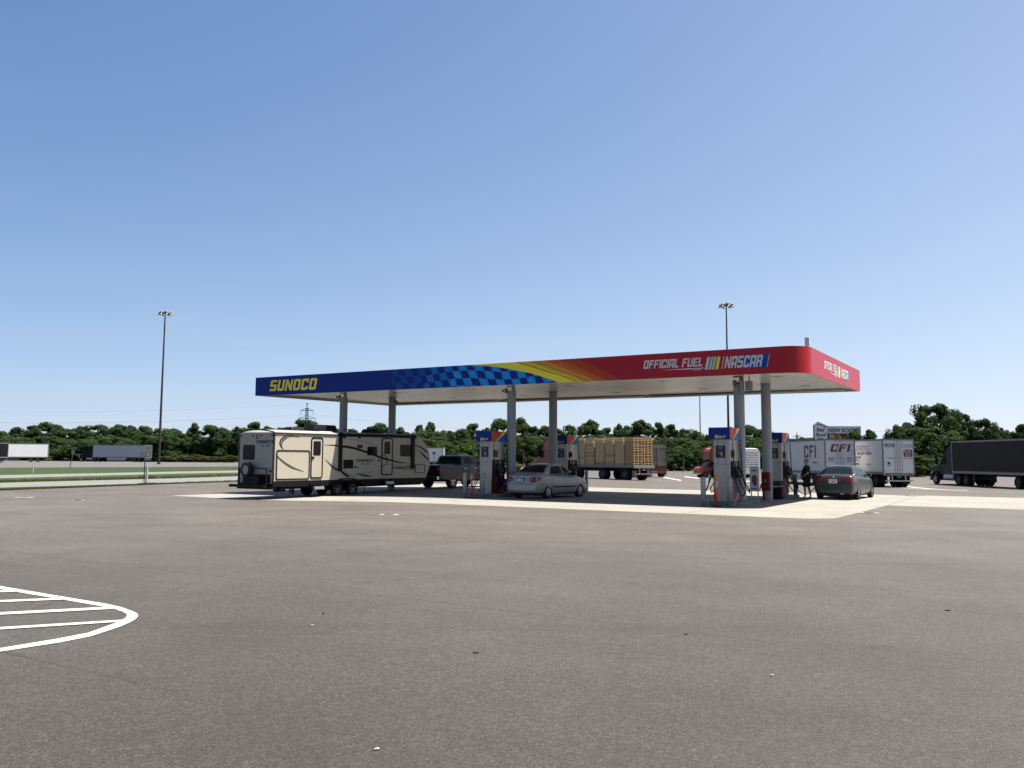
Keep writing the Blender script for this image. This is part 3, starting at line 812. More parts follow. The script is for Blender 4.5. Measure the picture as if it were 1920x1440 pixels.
PUMP_G = 'fuel dispensers under the canopy'
def poster(mb): pass
def make_pump(lab):
    r_ = thing('fuel_pump', lab, 'fuel pump', (0, 0, 0), 0, PUMP_G)
    W2, D_, Hh = .32, 1.12, 2.31
    # stainless body, slightly waisted
    prof = [(0, W2-.03), (.25, W2-.03), (.9, W2-.005), (1.5, W2), (Hh, W2)]
    mb = MB(); rings = []
    for z, w_ in prof:
        rings.append([(-w_+.03, 0, z), (w_-.03, 0, z), (w_, .03, z), (w_, D_-.03, z), (w_-.03, D_, z), (-w_+.03, D_, z), (-w_, D_-.03, z), (-w_, .03, z)])
    mb.loft(rings, 0, False); mb.build('body', STEEL, r_)
    mb = MB(); mb.box(-.145, -.135, -.004, .0, 1.4, Hh-.01); mb.box(.135, .145, -.004, 0, 1.4, Hh-.01); mb.box(-.30, .30, -.004, -.0005, 1.385, 1.395); mb.build('panel_seam', DKG, r_)
    # valance
    x0, x1, y0, y1, z0, z1 = -.45, .36, -.10, D_+.06, Hh+.002, Hh+.45
    mb = MB(); mb.box(x0, x1, y0, y1, z0, z1); hd = mb.build('valance', NAVY, r_)
    mb = MB()
    for sx, xx in ((1, x1+.003), (-1, x0-.003)):
        q = lambda u, v: (xx, y0+(y1-y0)*u, z0+(z1-z0)*v)
        mb.poly([q(0.02, 0), q(.26, 0), q(.60, .55), q(.72, .98), q(.02, .98)], 0)
        mb.poly([q(.26, 0), q(.30, 0), q(.98, .92), q(.98, .98), q(.72, .98), q(.60, .55)], 1)
        mb.poly([q(.30, 0), q(.98, 0), q(.98, .92)], 2)
        for k in range(5):
            u = .42+.11*k; mb.quad((xx+sx*.002, *q(u, .02)[1:]), (xx+sx*.002, *q(u+.05, .02)[1:]), (xx+sx*.002, *q(u+.06, min(.8, (u-.3)*1.2))[1:]), (xx+sx*.002, *q(u+.02, min(.8, (u-.32)*1.2))[1:]), 3)
    mb.build('valance_graphic', [RDO, YEL, mat('deep_blue_vinyl', (.006, .05, .28), .4, k=1, spec=.12), BLUE3], hd)
    ps, _ = block('SELF', .10, .40, .12, .25); ps1, w1 = block('S', .125, None, .12, .25); ps2, w2 = block('ELF', .085, .30, .14, .25)
    mb = MB(); put_polys(mb, ps1, (-.22, y0-.003, z0+.04), (1, 0, 0), (0, 0, 1)); put_polys(mb, ps2, (-.11, y0-.003, z0+.05), (1, 0, 0), (0, 0, 1)); mb.build('lettering', YEL, hd)
    # poster on the end panel
    mb = MB(); mb.box(-.215, .155, -.016, -.003, 1.62, 2.08); po = mb.build('poster', mat('poster_blue', (.02, .025, .09), .3), r_, .004)
    rn = random.Random(3); mb = MB(); yy = -.018
    for k, (a, b) in enumerate(((-.12, .06), (-.09, .03))): mb.quad((a, yy, 2.0-.05*k), (b, yy, 2.0-.05*k), (b, yy, 2.03-.05*k), (a, yy, 2.03-.05*k), 0)
    for k in range(9):
        a = -.17+rn.random()*.2; z = 1.70+rn.random()*.2
        mb.quad((a, yy-.0006*k, z), (a+.06, yy-.0006*k, z), (a+.06, yy-.0006*k, z+.035), (a, yy-.0006*k, z+.035), 1+k % 3)
    mb.poly([(-.05, yy-.008, 1.80), (0, yy-.008, 1.66), (.05, yy-.008, 1.67), (.04, yy-.008, 1.82), (0, yy-.008, 1.85)], 4)
    mb.build('poster_print', [mat('print_lilac', (.35, .36, .5), .4), RDO, mat('print_brown', (.2, .09, .05), .4), mat('print_steel', (.12, .15, .3), .4), mat('print_cream', (.6, .5, .25), .4)], po)
    for sx in (1, -1):
        xx = sx*W2
        X_ = lambda d: xx+sx*d
        def bx(mb, d0, d1, *a): mb.box(min(X_(d0), X_(d1)), max(X_(d0), X_(d1)), *a)
        mb = MB(); bx(mb, .002, .05, .12, D_-.10, .78, 1.50); mb.build('nozzle_panel', BLK, r_, .008)
        mb = MB(); bx(mb, .002, .03, .16, .50, 1.62, 1.92); sc = mb.build('display', DKG, r_, .006)
        mb = MB(); bx(mb, .031, .033, .20, .46, 1.68, 1.86); mb.build('screen', GLASS, sc)
        mb = MB(); bx(mb, .051, .056, .20, .36, 1.34, 1.46, ) ; mb.build('price_panel', REDB, r_)
        for nm_, a_ in (('card_reader', (.52, .70, 1.30, 1.46)), ('keypad', (.50, .72, 1.06, 1.24)), ('grade_button', (.24, .34, 1.12, 1.22)), ('receipt_slot', (.86, .94, 1.1, 1.3))):
            mb = MB(); bx(mb, .051, .055, *a_); mb.build(nm_, GRY, r_)
        # lower door: red with a blue wedge and an orange foot
        xd = X_(.006)
        mb = MB(); q = lambda y, z: (xd, y, z)
        mb.poly([q(.04, .06), q(.45, .06), q(.50, .78), q(.04, .78)], 0)
        mb.poly([q(.45, .06), q(.60, .10), q(1.08, .42), q(1.08, .78), q(.50, .78)], 1)
        mb.poly([q(.60, .10), q(1.08, .06), q(1.08, .42)], 2)
        mb.poly([q(.45, .06), q(1.08, .06), q(.60, .10)], 0)
        mb.build('lower_door', [REDB, mat('door_blue', (.015, .025, .14), .4), ORG], r_)
        xl = X_(.0085)
        mb = MB(); mb.ball((xl, .82, .62), .004, .11, .075, n=14, m=6); mb.build('round_badge', mat('badge_blue', (.05, .12, .35), .4), r_)
        # nozzles in their boots
        for k, (y, m) in enumerate(((.30, BLK), (.60, mat('nozzle_green', (.02, .17, .08), .4)), (.88, BLK))):
            mb = MB()
            mb.tube([(X_(.06), y+.02, 1.30), (X_(.13), y, 1.12), (X_(.16), y-.01, .98), (X_(.13), y, .86)], [.022, .045, .05, .03], 8)
            mb.bar((X_(.10), y, 1.16), (X_(.24), y, .96), .05, .03)
            mb.build('nozzle', m, r_)
        mb = MB(); bx(mb, .06, .16, .52, .70, .80, .90); mb.build('hazard_tag', mat('tag_yellow', (.55, .55, .15), .5), r_)
        # hoses hanging from the valance
        for y, y2, drop in ((.06, .36, .22), (D_-.02, .92, .30)):
            mb = MB()
            mb.tube(smooth_path([(X_(.09), y, Hh), (X_(.10), y, 2.0), (X_(.12), y-.01, 1.3), (X_(.16), y-.02, .9), (X_(.24), y, .55), (X_(.34), y+.05*sx, drop+.08), (X_(.42), (y+y2)/2, drop), (X_(.42), y2, drop+.18), (X_(.32), y2, .6), (X_(.2), y2, .93)], 4), .021, 7)
            ho = mb.build('hose', RUB, r_)
            for zz in (Hh-.14, Hh-.32):
                mb = MB(); mb.cyl((X_(.092), y, zz), (X_(.092), y, zz+.09), .035); mb.build('coupling', STEEL2, ho)
    return r_
pump0 = make_pump('grey fuel pump nearest the camera, right of centre, behind the bright orange marker post')
def put_pump(o, s, t, lab=None):
    p = cst(s, t); o.location = (p.x, p.y, p.z+.15); o.rotation_euler = (0, 0, CA)
    if lab: o['label'] = lab
    return o
put_pump(pump0, D1F, .62)
put_pump(copy_thing(pump0, (0, 0, 0), 0, 'grey fuel pump behind the round column, next to the standing person', PUMP_G), D1B, 7.42)
put_pump(copy_thing(pump0, (0, 0, 0), 0, 'grey fuel pump between the dark pickup and the silver car', PUMP_G), S2F, .72)
put_pump(copy_thing(pump0, (0, 0, 0), 0, 'grey fuel pump partly hidden behind the roof of the silver car', PUMP_G), S2F+.16, 7.5)

# bollards
def make_bollard(lab):
    r_ = thing('bollard', lab, 'bollard', (0, 0, 0), 0, 'grey bollards at the pump islands')
    mb = MB(); prof = [(.092, 0), (.092, 1.0), (.086, 1.045), (.066, 1.075), (.03, 1.09), (.002, 1.095)]
    mb.loft([[(r0*math.cos(2*math.pi*k/20), r0*math.sin(2*math.pi*k/20), z) for k in range(20)] for r0, z in prof]); mb.build('post', BOLM, r_)
    for z in (.78, .93):
        mb = MB(); mb.cyl((0, 0, z), (0, 0, z+.022), .0945, n=20); mb.build('reflective_band', REFW, r_)
    return r_
bo = make_bollard('grey bollard left of the bright orange post at the nearest pump')
bo.location = at(1319, 950)
for px, py, lab in ((1369, 950.6, 'grey bollard right of the bright orange post at the nearest pump'), (871.5, 933.6, 'grey bollard left of the faded orange post by the pickup'),
                    (905, 933.8, 'grey bollard right of the faded orange post, before the pump'), (1492, 933.2, 'grey bollard between the standing person and the fuel pump'),
                    (1100, 920.8, 'grey bollard standing beyond the front bumper of the silver car'), (548, 926.5, 'grey bollard seen underneath the rear of the travel trailer')):
    copy_thing(bo, at(px, py), 0, lab)
# marker posts
def marker(px, py, h, m, bands, lab):
    r_ = thing('marker_post', lab, 'marker post', at(px, py))
    mb = MB(); prof = [(.052, .03), (.046, h*.55), (.042, h*.85), (.05, h*.9), (.05, h*.95), (.028, h)]
    mb.loft([[(a*math.cos(2*math.pi*k/16), a*math.sin(2*math.pi*k/16), z) for k in range(16)] for a, z in prof]); mb.build('tube', m, r_)
    for a, b in bands:
        mb = MB(); mb.cyl((0, 0, a), (0, 0, b), .052, .0475, n=16); mb.build('reflective_band', REFW, r_)
    mb = MB(); mb.cyl((0, 0, 0), (0, 0, .035), .24, .20, n=8, smooth=False); mb.build('base', RUB, r_)
marker(1344, 950.2, 1.18, ORGP, [(.70, .92)], 'bright orange marker post with one white band at the nearest pump')
marker(884, 934, 1.08, ORGD, [(.62, .70), (.86, 1.0)], 'faded orange marker post with two white bands beside the pickup')

# stub posts on the islands
for i, (px, py, lab) in enumerate(((1377, 949.5, 'short steel stub beside the nearest pump island'), (917.5, 933, 'short steel stub beside the island left of the silver car'), (1474, 935.2, 'short steel stub at the island by the black bin'))):
    p = at(px, py); mb = MB(); mb.cyl((0, 0, 0), (0, 0, .19), .055, n=14); mb.cyl((0, 0, .19), (0, 0, .205), .066, n=14)
    o = mb.build('stub_post', STEEL2); o.location = p; tag(o, lab, 'stub post')

# litter bins
def bin_(px, py, w_, h_, lab):
    r_ = thing('litter_bin', lab, 'bin', at(px, py), CA)
    mb = MB(); mb.loft([[(-w_*.9, -w_*.9, 0), (w_*.9, -w_*.9, 0), (w_*.9, w_*.9, 0), (-w_*.9, w_*.9, 0)], [(-w_, -w_, h_*.72), (w_, -w_, h_*.72), (w_, w_, h_*.72), (-w_, w_, h_*.72)]], 0, False); mb.build('bin_body', BLK, r_)
    mb = MB(); mb.loft([[(-w_*1.03, -w_*1.03, h_*.725), (w_*1.03, -w_*1.03, h_*.725), (w_*1.03, w_*1.03, h_*.725), (-w_*1.03, w_*1.03, h_*.725)], [(-w_*1.0, -w_*1.0, h_), (w_*1.0, -w_*1.0, h_), (w_*1.0, w_*1.0, h_), (-w_*1.0, w_*1.0, h_)]], 0, False); mb.build('bin_hood', DKG, r_, .02)
    mb = MB(); mb.loft([[(-w_*1.05, -w_*1.05, h_*.66), (w_*1.05, -w_*1.05, h_*.70), (w_*1.05, w_*1.05, h_*.69), (-w_*1.05, w_*1.05, h_*.67)], [(-w_*1.045, -w_*1.045, h_*.722), (w_*1.045, -w_*1.045, h_*.722), (w_*1.045, w_*1.045, h_*.722), (-w_*1.045, w_*1.045, h_*.722)]], 0, False, False); mb.build('bin_liner', WHT, r_)
bin_(1458, 936.5, .19, .80, 'black litter bin with white liner between the column and the pump')
bin_(948, 927, .20, .74, 'dark litter bin between the pump and the silver car')

# fire extinguisher cabinet
r_ = thing('extinguisher_cabinet', 'red fire extinguisher cabinet on a leg beside the round column', 'fire cabinet', col_at(1434.3, 34.95), CA)
mb = MB(); mb.box(-.17, .17, -.11, .11, .42, 1.20); mb.build('cabinet', REDB, r_, .02)
mb = MB(); mb.box(-.13, .13, -.125, -.112, .47, 1.15); d = mb.build('door', mat('red_door', (.22, .012, .016), .3), r_, .004)
mb = MB(); mb.box(-.06, .07, -.128, -.1255, .78, .90); mb.box(-.04, .04, -.128, -.1255, .60, .63); mb.build('label_plate', GRY, d)
mb = MB(); mb.box(-.15, -.07, -.05, .05, 0, .42); mb.box(-.2, .12, -.12, .12, 0, .02); mb.build('stand', REDB, r_)
# poster stand
r_ = thing('poster_stand', 'narrow white framed advertising stand on two legs left of the red cabinet', 'poster stand', at(1415.5, 940), CA-R(4))
mb = MB(); mb.box(-.20, .20, -.03, .03, .42, 1.42); mb.build('frame', ALU, r_, .03)
mb = MB(); mb.box(-.14, .14, -.034, -.031, .50, 1.34); pp = mb.build('poster', WHT, r_)
mb = MB(); yy = -.0365
mb.quad((-.11, yy, 1.22), (.11, yy, 1.22), (.11, yy, 1.30), (-.11, yy, 1.30), 2)
mb.poly([(-.11, yy, .74), (.11, yy, .70), (.12, yy, 1.0), (.03, yy, 1.10), (-.10, yy, 1.02)], 0)
mb.quad((-.03, yy-.001, .64), (.10, yy-.001, .66), (.10, yy-.001, .74), (-.03, yy-.001, .72), 1)
mb.quad((-.14, yy, .505), (.14, yy, .505), (.14, yy, .545), (-.14, yy, .545), 3)
mb.build('poster_print', [mat('print_red', (.36, .10, .07), .4), NAVY, GREYV, mat('print_teal', (.05, .2, .3), .4)], pp)
for sx in (-1, 1):
    mb = MB(); mb.bar((sx*.14, 0, .42), (sx*.14, 0, .02), .035); mb.box(sx*.14-.03, sx*.14+.03, -.22, .22, 0, .025); mb.build('leg', ALU, r_)

# ------------------------------------------------------------------ vehicles: common parts
TYRE = mat('tyre_rubber', (.018, .017, .017), .8, var=.15, scale=12)
RIMA = mat('alloy_rim', (.58, .58, .60), .28, metal=.8, var=.06)
RIMC = mat('hubcap', (.48, .49, .50), .35, metal=.4, var=.06)
RIMD = mat('dirty_steel_rim', (.16, .155, .15), .6, metal=.1, var=.15)
_wc = {}
def wheel(parent, x, y, r, w_, side, style='alloy', name='wheel', z=None):
    """side: +1 outer face towards +y, -1 towards -y; z is the hub height"""
    key = (r, w_, side, style)
    if key not in _wc:
        mb = MB()
        prof = [(-w_/2, r*.62), (-w_/2, r*.90), (-w_*.36, r*.985), (-w_*.2, r), (w_*.2, r), (w_*.36, r*.985), (w_/2, r*.90), (w_/2, r*.62), (w_*.3, r*.60), (-w_*.3, r*.60)]
        n = 30
        mb.loft([[(b*math.cos(2*math.pi*k/n), a, b*math.sin(2*math.pi*k/n)) for a, b in prof] for k in range(n)]+[[(b, a, 0) for a, b in prof]], 0, True, False)
        ty = mb.build('tmp', TYRE).data; bpy.data.objects.remove(bpy.data.objects['tmp'])
        mb = MB(); s = side
        Rr = r*.63
        def ring(y0, ra, y1, rb, mi):
            A = [(ra*math.cos(2*math.pi*k/n), y0, ra*math.sin(2*math.pi*k/n)) for k in range(n)]
            B = [(rb*math.cos(2*math.pi*k/n), y1, rb*math.sin(2*math.pi*k/n)) for k in range(n)]
            mb.loft([A, B], mi, True, False)
        yo = s*w_*.46
        if style in ('alloy', 'alloy_dark'):
            mb.add([(Rr*math.cos(2*math.pi*k/n), s*w_*.12, Rr*math.sin(2*math.pi*k/n)) for k in range(n)], [list(range(n))], 1)
            ring(yo, Rr, yo, Rr*.90, 0); ring(yo, Rr*.90, s*w_*.12, Rr*.86, 1)
            ns = 5
            for k in range(ns):
                a = 2*math.pi*k/ns+.3
                ca, sa = math.cos(a), math.sin(a)
                def P(rad, t, yy): return (rad*ca-t*sa, yy, rad*sa+t*ca)
                mb.loft([[P(.10*r, -.10*r, yo*.92), P(.10*r, .10*r, yo*.92), P(.10*r, .10*r, s*w_*.2), P(.10*r, -.10*r, s*w_*.2)],
                         [P(Rr*.93, -.075*r, yo), P(Rr*.93, .075*r, yo), P(Rr*.93, .075*r, s*w_*.2), P(Rr*.93, -.075*r, s*w_*.2)]], 0, False)
            mb.cyl((0, s*w_*.15, 0), (0, yo*.98, 0), .17*r, n=14)
            mm = [RIMA if style == 'alloy' else mat('machined_rim', (.34, .34, .35), .3, metal=.8), BLK]
        elif style == 'hubcap':
            ring(yo, Rr, yo*1.02, Rr*.78, 0); ring(yo*1.02, Rr*.78, yo*.9, Rr*.72, 0); ring(yo*.9, Rr*.72, yo*1.1, .2*r, 0)
            mb.add([(.2*r*math.cos(2*math.pi*k/n), yo*1.1, .2*r*math.sin(2*math.pi*k/n)) for k in range(n)], [list(range(n))], 0)
            for k in range(8):
                a = 2*math.pi*k/8; p = (Rr*.83*math.cos(a), yo*1.025, Rr*.83*math.sin(a))
                mb.ball(p, .05*r, .006, .05*r, n=8, m=4, mi=1)
            mm = [RIMC, BLK]
        else:                                   # truck wheel: dished steel with hub
            ring(yo, Rr*1.02, yo, Rr*.92, 0); ring(yo, Rr*.92, s*w_*.2, Rr*.80, 0); ring(s*w_*.2, Rr*.80, s*w_*.22, Rr*.42, 0); ring(s*w_*.22, Rr*.42, yo*1.05, Rr*.34, 0)
            mb.add([(Rr*.34*math.cos(2*math.pi*k/n), yo*1.05, Rr*.34*math.sin(2*math.pi*k/n)) for k in range(n)], [list(range(n))], 0)
            for k in range(10):
                a = 2*math.pi*k/10; mb.cyl((Rr*.6*math.cos(a), s*w_*.2, Rr*.6*math.sin(a)), (Rr*.6*math.cos(a), s*w_*.28, Rr*.6*math.sin(a)), .018, n=6, mi=1)
            mm = [{'truck': RIMD, 'truck_alu': ALU}.get(style, RIMD), BLK]
        rm = mb.build('tmp', mm).data; bpy.data.objects.remove(bpy.data.objects['tmp'])
        _wc[key] = (ty, rm)
    ty, rm = _wc[key]
    o = bpy.data.objects.new(name, ty); COL.objects.link(o); o.parent = parent; o.location = (x, y, r if z is None else z)
    q = bpy.data.objects.new('rim', rm); COL.objects.link(q); q.parent = o
    return o

def cut(o, cutters):
    """boolean difference applied at once"""
    tmp = []
    for c in cutters:
        m = o.modifiers.new('b', 'BOOLEAN'); m.object = c; m.operation = 'DIFFERENCE'; m.solver = 'EXACT'
        tmp.append(c)
    dg = bpy.context.evaluated_depsgraph_get(); dg.update()
    me = bpy.data.meshes.new_from_object(o.evaluated_get(dg))
    o.modifiers.clear(); old = o.data; o.data = me; me.name = old.name
    for c in tmp: bpy.data.objects.remove(c)

def subsurf(o, lv=1):
    m = o.modifiers.new('s', 'SUBSURF'); m.levels = lv; m.render_levels = lv
    dg = bpy.context.evaluated_depsgraph_get(); dg.update()
    me = bpy.data.meshes.new_from_object(o.evaluated_get(dg))
    o.modifiers.clear(); o.data = me

def interp(tab, x):
    if x <= tab[0][0]: return tab[0][1]
    for (a, b), (c, d) in zip(tab, tab[1:]):
        if x <= c: return b+(d-b)*(x-a)/(c-a)
    return tab[-1][1]

# ------------------------------------------------------------------ saloon cars
def sedan(lab, loc, rz, paint, S, group=None):
    """S: dict of stations; x runs from the rear bumper (0) forward"""
    r_ = thing('parked_car', lab, 'car', loc, rz, group)
    L_, Wd, wb0, wb1, wr = S['L'], S['W']/2, S['axles'][0], S['axles'][1], S['wr']
    st = S['stations']            # x, half-width factor, zbot, ztop
    rings = []
    for x, k, zb, zt in st:
        w_ = Wd*k; hgt = zt-zb
        half = [(0, zb), (w_*.80, zb), (w_*.95, zb+.06), (w_*.985, zb+.30*hgt), (w_, zb+.55*hgt), (w_*.985, zb+.78*hgt), (w_*.95, zt-.045), (w_*.86, zt-.006), (w_*.5, zt+.012), (0, zt+.018)]
        ring = [(x, -y, z) for y, z in half]+[(x, y, z) for y, z in reversed(half[1:-1])]
        rings.append(ring)
    mb = MB(); mb.loft(rings, 0, True); body = mb.build('body', paint, r_)
    subsurf(body, 1)
    cs = []
    for xa in (wb0, wb1):
        mb = MB(); mb.cyl((xa, -Wd-.2, wr*1.02), (xa, Wd+.2, wr*1.02), wr*1.16, n=36); cs.append(mb.build('cutter', paint))
    cut(body, cs)
    for p in body.data.polygons: p.use_smooth = True
    mb = MB()                                 # dark underbody and wheel wells
    mb.box(.25, L_-.3, -Wd*.80, Wd*.80, S['sill']-.05, S['sill']+.42); mb.build('underbody', BLK, r_)
    # greenhouse
    g = S['house']     # rear base x,z ; roof rear x,z ; roof front x,z ; front base x,z ; half widths base/roof
    (x0, z0), (x1, z1), (x2, z2), (x3, z3), wbase, wroof = g
    def side(x, z, out=0.):
        zbse = z0+(z3-z0)*(x-x0)/(x3-x0); zr = (z1+z2)/2
        t = min(1, max(0, (z-zbse)/(zr-zbse)))
        return wbase+(wroof-wbase)*(t**1.25)+out
    prof = [(x0, z0), ((x0*.35+x1*.65), z0+(z1-z0)*.74), (x1, z1), ((x1*.6+x2*.4), max(z1, z2)+.035), ((x1*.25+x2*.75), z2+.03), (x2, z2), ((x2*.45+x3*.55), z2+(z3-z2)*.50), (x3, z3)]
    rows = []
    for k in range(33):                        # resample the roof line
        u = k/32*(len(prof)-1); i = min(int(u), len(prof)-2); t = u-i
        x = prof[i][0]+(prof[i+1][0]-prof[i][0])*t; z = prof[i][1]+(prof[i+1][1]-prof[i][1])*t
        rows.append((x, z))
    mb = MB(); rings = []
    for x, z in rows:
        zb = z0+(z3-z0)*(x-x0)/(x3-x0)-.03
        ring = [(x, -side(x, zb), zb)]
        for q in (.35, .7, .93): zz = zb+(z-zb)*q; ring.append((x, -side(x, zz), zz))
        e = side(x, z)
        ring += [(x, -e*.88, z+.004), (x, -e*.45, z+.022), (x, 0, z+.028), (x, e*.45, z+.022), (x, e*.88, z+.004)]
        for q in (.93, .7, .35): zz = zb+(z-zb)*q; ring.append((x, side(x, zz), zz))
        ring.append((x, side(x, zb), zb))
        rings.append(ring)
    mb.loft(rings, 0, True, True); mb.build('cabin', paint, r_)
    # glass: side windows, rear and front screens, a few millimetres proud
    belt = lambda x: z0+(z3-z0)*(x-x0)/(x3-x0)
    for sgn in (-1, 1):
        for pts in S['windows']:
            mb = MB(); n = 8
            # subdivide vertically so the pane follows the curve of the side
            lo, hi = pts            # two polylines of equal length, bottom and top edges
            for i in range(len(lo)-1):
                for k in range(n):
                    t0, t1 = k/n, (k+1)/n
                    def pp(a, b, t):
                        x = a[0]+(b[0]-a[0])*t; z = a[1]+(b[1]-a[1])*t
                        return (x, sgn*side(x, z, .006), z)
                    mb.quad(pp(lo[i], hi[i], t0), pp(lo[i+1], hi[i+1], t0), pp(lo[i+1], hi[i+1], t1), pp(lo[i], hi[i], t1))
            mb.build('window', GLASS, r_)
    def screen(A, B, wa, wb_, nm, lift):
        mb = MB(); n = 6; m = 8
        for k in range(n):
            for j in range(m):
                def pp(t, u):
                    x = A[0]+(B[0]-A[0])*t; z = A[1]+(B[1]-A[1])*t
                    hw = wa+(wb_-wa)*t
                    bow = .034*(1-(2*u-1)**2)
                    # follow roofline
                    zr = z
                    for (xa, za), (xb, zb2) in zip(rows, rows[1:]):
                        if min(xa, xb) <= x <= max(xa, xb): zr = za+(zb2-za)*((x-xa)/(xb-xa) if xb != xa else 0); break
                    y = hw*(2*u-1)
                    return (x+lift*.5, y, zr+.028-.028*abs(2*u-1)**2+.012)
                mb.quad(pp(k/n, j/m), pp((k+1)/n, j/m), pp((k+1)/n, (j+1)/m), pp(k/n, (j+1)/m))
        return mb.build(nm, GLASS, r_)
    f = lambda t, P, Q: (P[0]+(Q[0]-P[0])*t, P[1]+(Q[1]-P[1])*t)
    screen(f(.10, (x0, z0), (x1, z1)), f(.95, (x0, z0), (x1, z1)), wbase*.90, wroof*.86, 'rear_window', -.01)
    screen(f(.08, (x3, z3), (x2, z2)), f(.94, (x3, z3), (x2, z2)), wbase*.92, wroof*.88, 'windscreen', .01)
    for xa in (wb0, wb1):
        for sgn in (-1, 1): wheel(r_, xa, sgn*(Wd-.115), wr, .20, sgn, S['rim'])
    # outline of body at a station, for trim
    def bw(x, fz):
        k = interp([(a, b) for a, b, c, d in st], x); zb = interp([(a, c) for a, b, c, d in st], x); zt = interp([(a, d) for a, b, c, d in st], x)
        yy = interp([(0, .95), (.3, .985), (.55, 1.), (.78, .985), (1, .90)], fz)
        return Wd*k*yy, zb+(zt-zb)*fz
    def xline(xs, fz0, fz1, out, nm, m):
        for sgn in (-1, 1):
            mb = MB()
            for a, b in zip(xs, xs[1:]):
                q = []
                for x, fz in ((a, fz0), (b, fz0), (b, fz1), (a, fz1)):
                    y, z = bw(x, fz); q.append((x, sgn*(y+out), z))
                mb.quad(*q)
            mb.build(nm, m, r_)
    n = S.get('trim')
    if n: xline([n[0]+(n[1]-n[0])*k/8 for k in range(9)], .36, .43, .006, 'side_trim', BLK)
    # door gaps and handles
    for sgn in (-1, 1):
        mb = MB()
        for xd in S['doors']:
            for k in range(8):
                a, b = .12+.80*k/8, .12+.80*(k+1)/8
                ya, za = bw(xd, a); yb, zb = bw(xd, b)
                mb.quad((xd-.005, sgn*(ya+.004), za), (xd+.005, sgn*(ya+.004), za), (xd+.005, sgn*(yb+.004), zb), (xd-.005, sgn*(yb+.004), zb))
        mb.build('door_gap', BLK, r_)
        for xd in S['handles']:
            y, z = bw(xd, .80); mb = MB(); mb.box(xd-.09, xd+.09, sgn*(y-.01)-.015, sgn*(y-.01)+.02*1, z-.02, z+.02); mb.build('door_handle', S.get('handle_mat', paint), r_, .006)
        # mirror
        xm = x3-.42; y = side(xm, belt(xm)+.08)
        mb = MB(); mb.box(xm-.06, xm+.08, min(sgn*(y+.02), sgn*(y+.20)), max(sgn*(y+.02), sgn*(y+.20)), belt(xm)+.02, belt(xm)+.16); mb.build('mirror', S.get('mirror_mat', paint), r_, .025)
    # rear face: lamps, plate, bumper line, laid on the body by casting rays from behind
    bme = body.data; bvh = BVHTree.FromPolygons([v.co for v in bme.vertices], [list(p.vertices) for p in bme.polygons])
    def RX(y, z, d=.005):
        h_ = bvh.ray_cast(Vector((-2, y, z)), Vector((1, 0, 0)))
        return (h_[0].x if h_[0] is not None else .2)-d
    def RY(x, z, sgn, d=.006):
        h_ = bvh.ray_cast(Vector((x, sgn*3, z)), Vector((0, -sgn, 0)))
        return (abs(h_[0].y) if h_[0] is not None else Wd*.97)+d
    def rear_x(y, z):
        best = 0
        for a, b, c, d in st:
            if c <= z <= d and abs(y) <= Wd*b*.93: return a
        return .1
    for sgn in (-1, 1):
        lo = S['lamp_lo']; hi = S['lamp_hi']
        N_, M_ = 12, 6
        mb = MB(); g_ = []
        for k in range(N_+1):
            y = lo[0][0]+(lo[-1][0]-lo[0][0])*k/N_
            za, zb = interp(lo, y), interp(hi, y)
            g_.append([(RX(sgn*y, za+(zb-za)*j/M_), sgn*y, za+(zb-za)*j/M_) for j in range(M_+1)])
        for k in range(N_):
            for j in range(M_): mb.add([g_[k][j], g_[k+1][j], g_[k+1][j+1], g_[k][j+1]], [[0, 1, 2, 3]], 0, True)
        # and on round the corner along the flank
        xa = S['lamp_x0']; x_end = S['lamp_side']; g_ = []
        for k in range(9):
            t = k/8; x = xa+(x_end-xa)*t
            za = lo[-1][1]+(S['lamp_tip']-lo[-1][1])*t; zb = hi[-1][1]+(S['lamp_tip']+.03-hi[-1][1])*t
            g_.append([(x, sgn*RY(x, za+(zb-za)*j/M_, sgn), za+(zb-za)*j/M_) for j in range(M_+1)])
        for k in range(8):
            for j in range(M_): mb.add([g_[k][j], g_[k+1][j], g_[k+1][j+1], g_[k][j+1]], [[0, 1, 2, 3]], 0, True)
        lamp = mb.build('tail_lamp', LAMPR, r_)
        if S.get('rev'):
            y, z, ra = S['rev']; mb = MB()
            mb.ball((RX(sgn*y, z, .006), sgn*y, z), .012, ra, ra, n=12, m=6); mb.build('reversing_lamp', LAMPW, lamp)
    zp = S['plate_z']; xx = min(RX(0, zp-.085), RX(0, zp+.085), RX(.16, zp), RX(0, zp))-.004
    mb = MB(); mb.box(xx-.008, xx+.03, -.17, .17, zp-.085, zp+.085); pl = mb.build('number_plate', mat('plate_blue', (.10, .12, .25), .4) if S.get('plate_blue') else WHT, r_, .004)
    mb = MB(); mb.box(xx-.0105, xx-.0085, -.15, .15, zp-.055, zp+.055); pf = mb.build('plate_face', WHT, pl)
    mb = MB(); dashes(mb, (xx-.012, .125, zp-.04), (0, -1, 0), (0, 0, 1), .25, .08, 7); mb.build('plate_text', mat('plate_ink', (.12, .12, .2), .4), pl)
    mb = MB(); mb.ball((RX(0, S['badge_z'], .004), 0, S['badge_z']), .010, .06, .04, n=14, m=6); mb.build('badge', CHROME, r_)
    for z, hgt, m in S['rear_lines']:
        mb = MB(); N_ = 20; yw = S.get('line_w', Wd*.84)
        for k in range(N_):
            a, b = -yw+2*yw*k/N_, -yw+2*yw*(k+1)/N_
            mb.quad((RX(a, z), a, z), (RX(b, z), b, z), (RX(b, z+hgt), b, z+hgt), (RX(a, z+hgt), a, z+hgt))
        mb.build('bumper_line', m, r_)
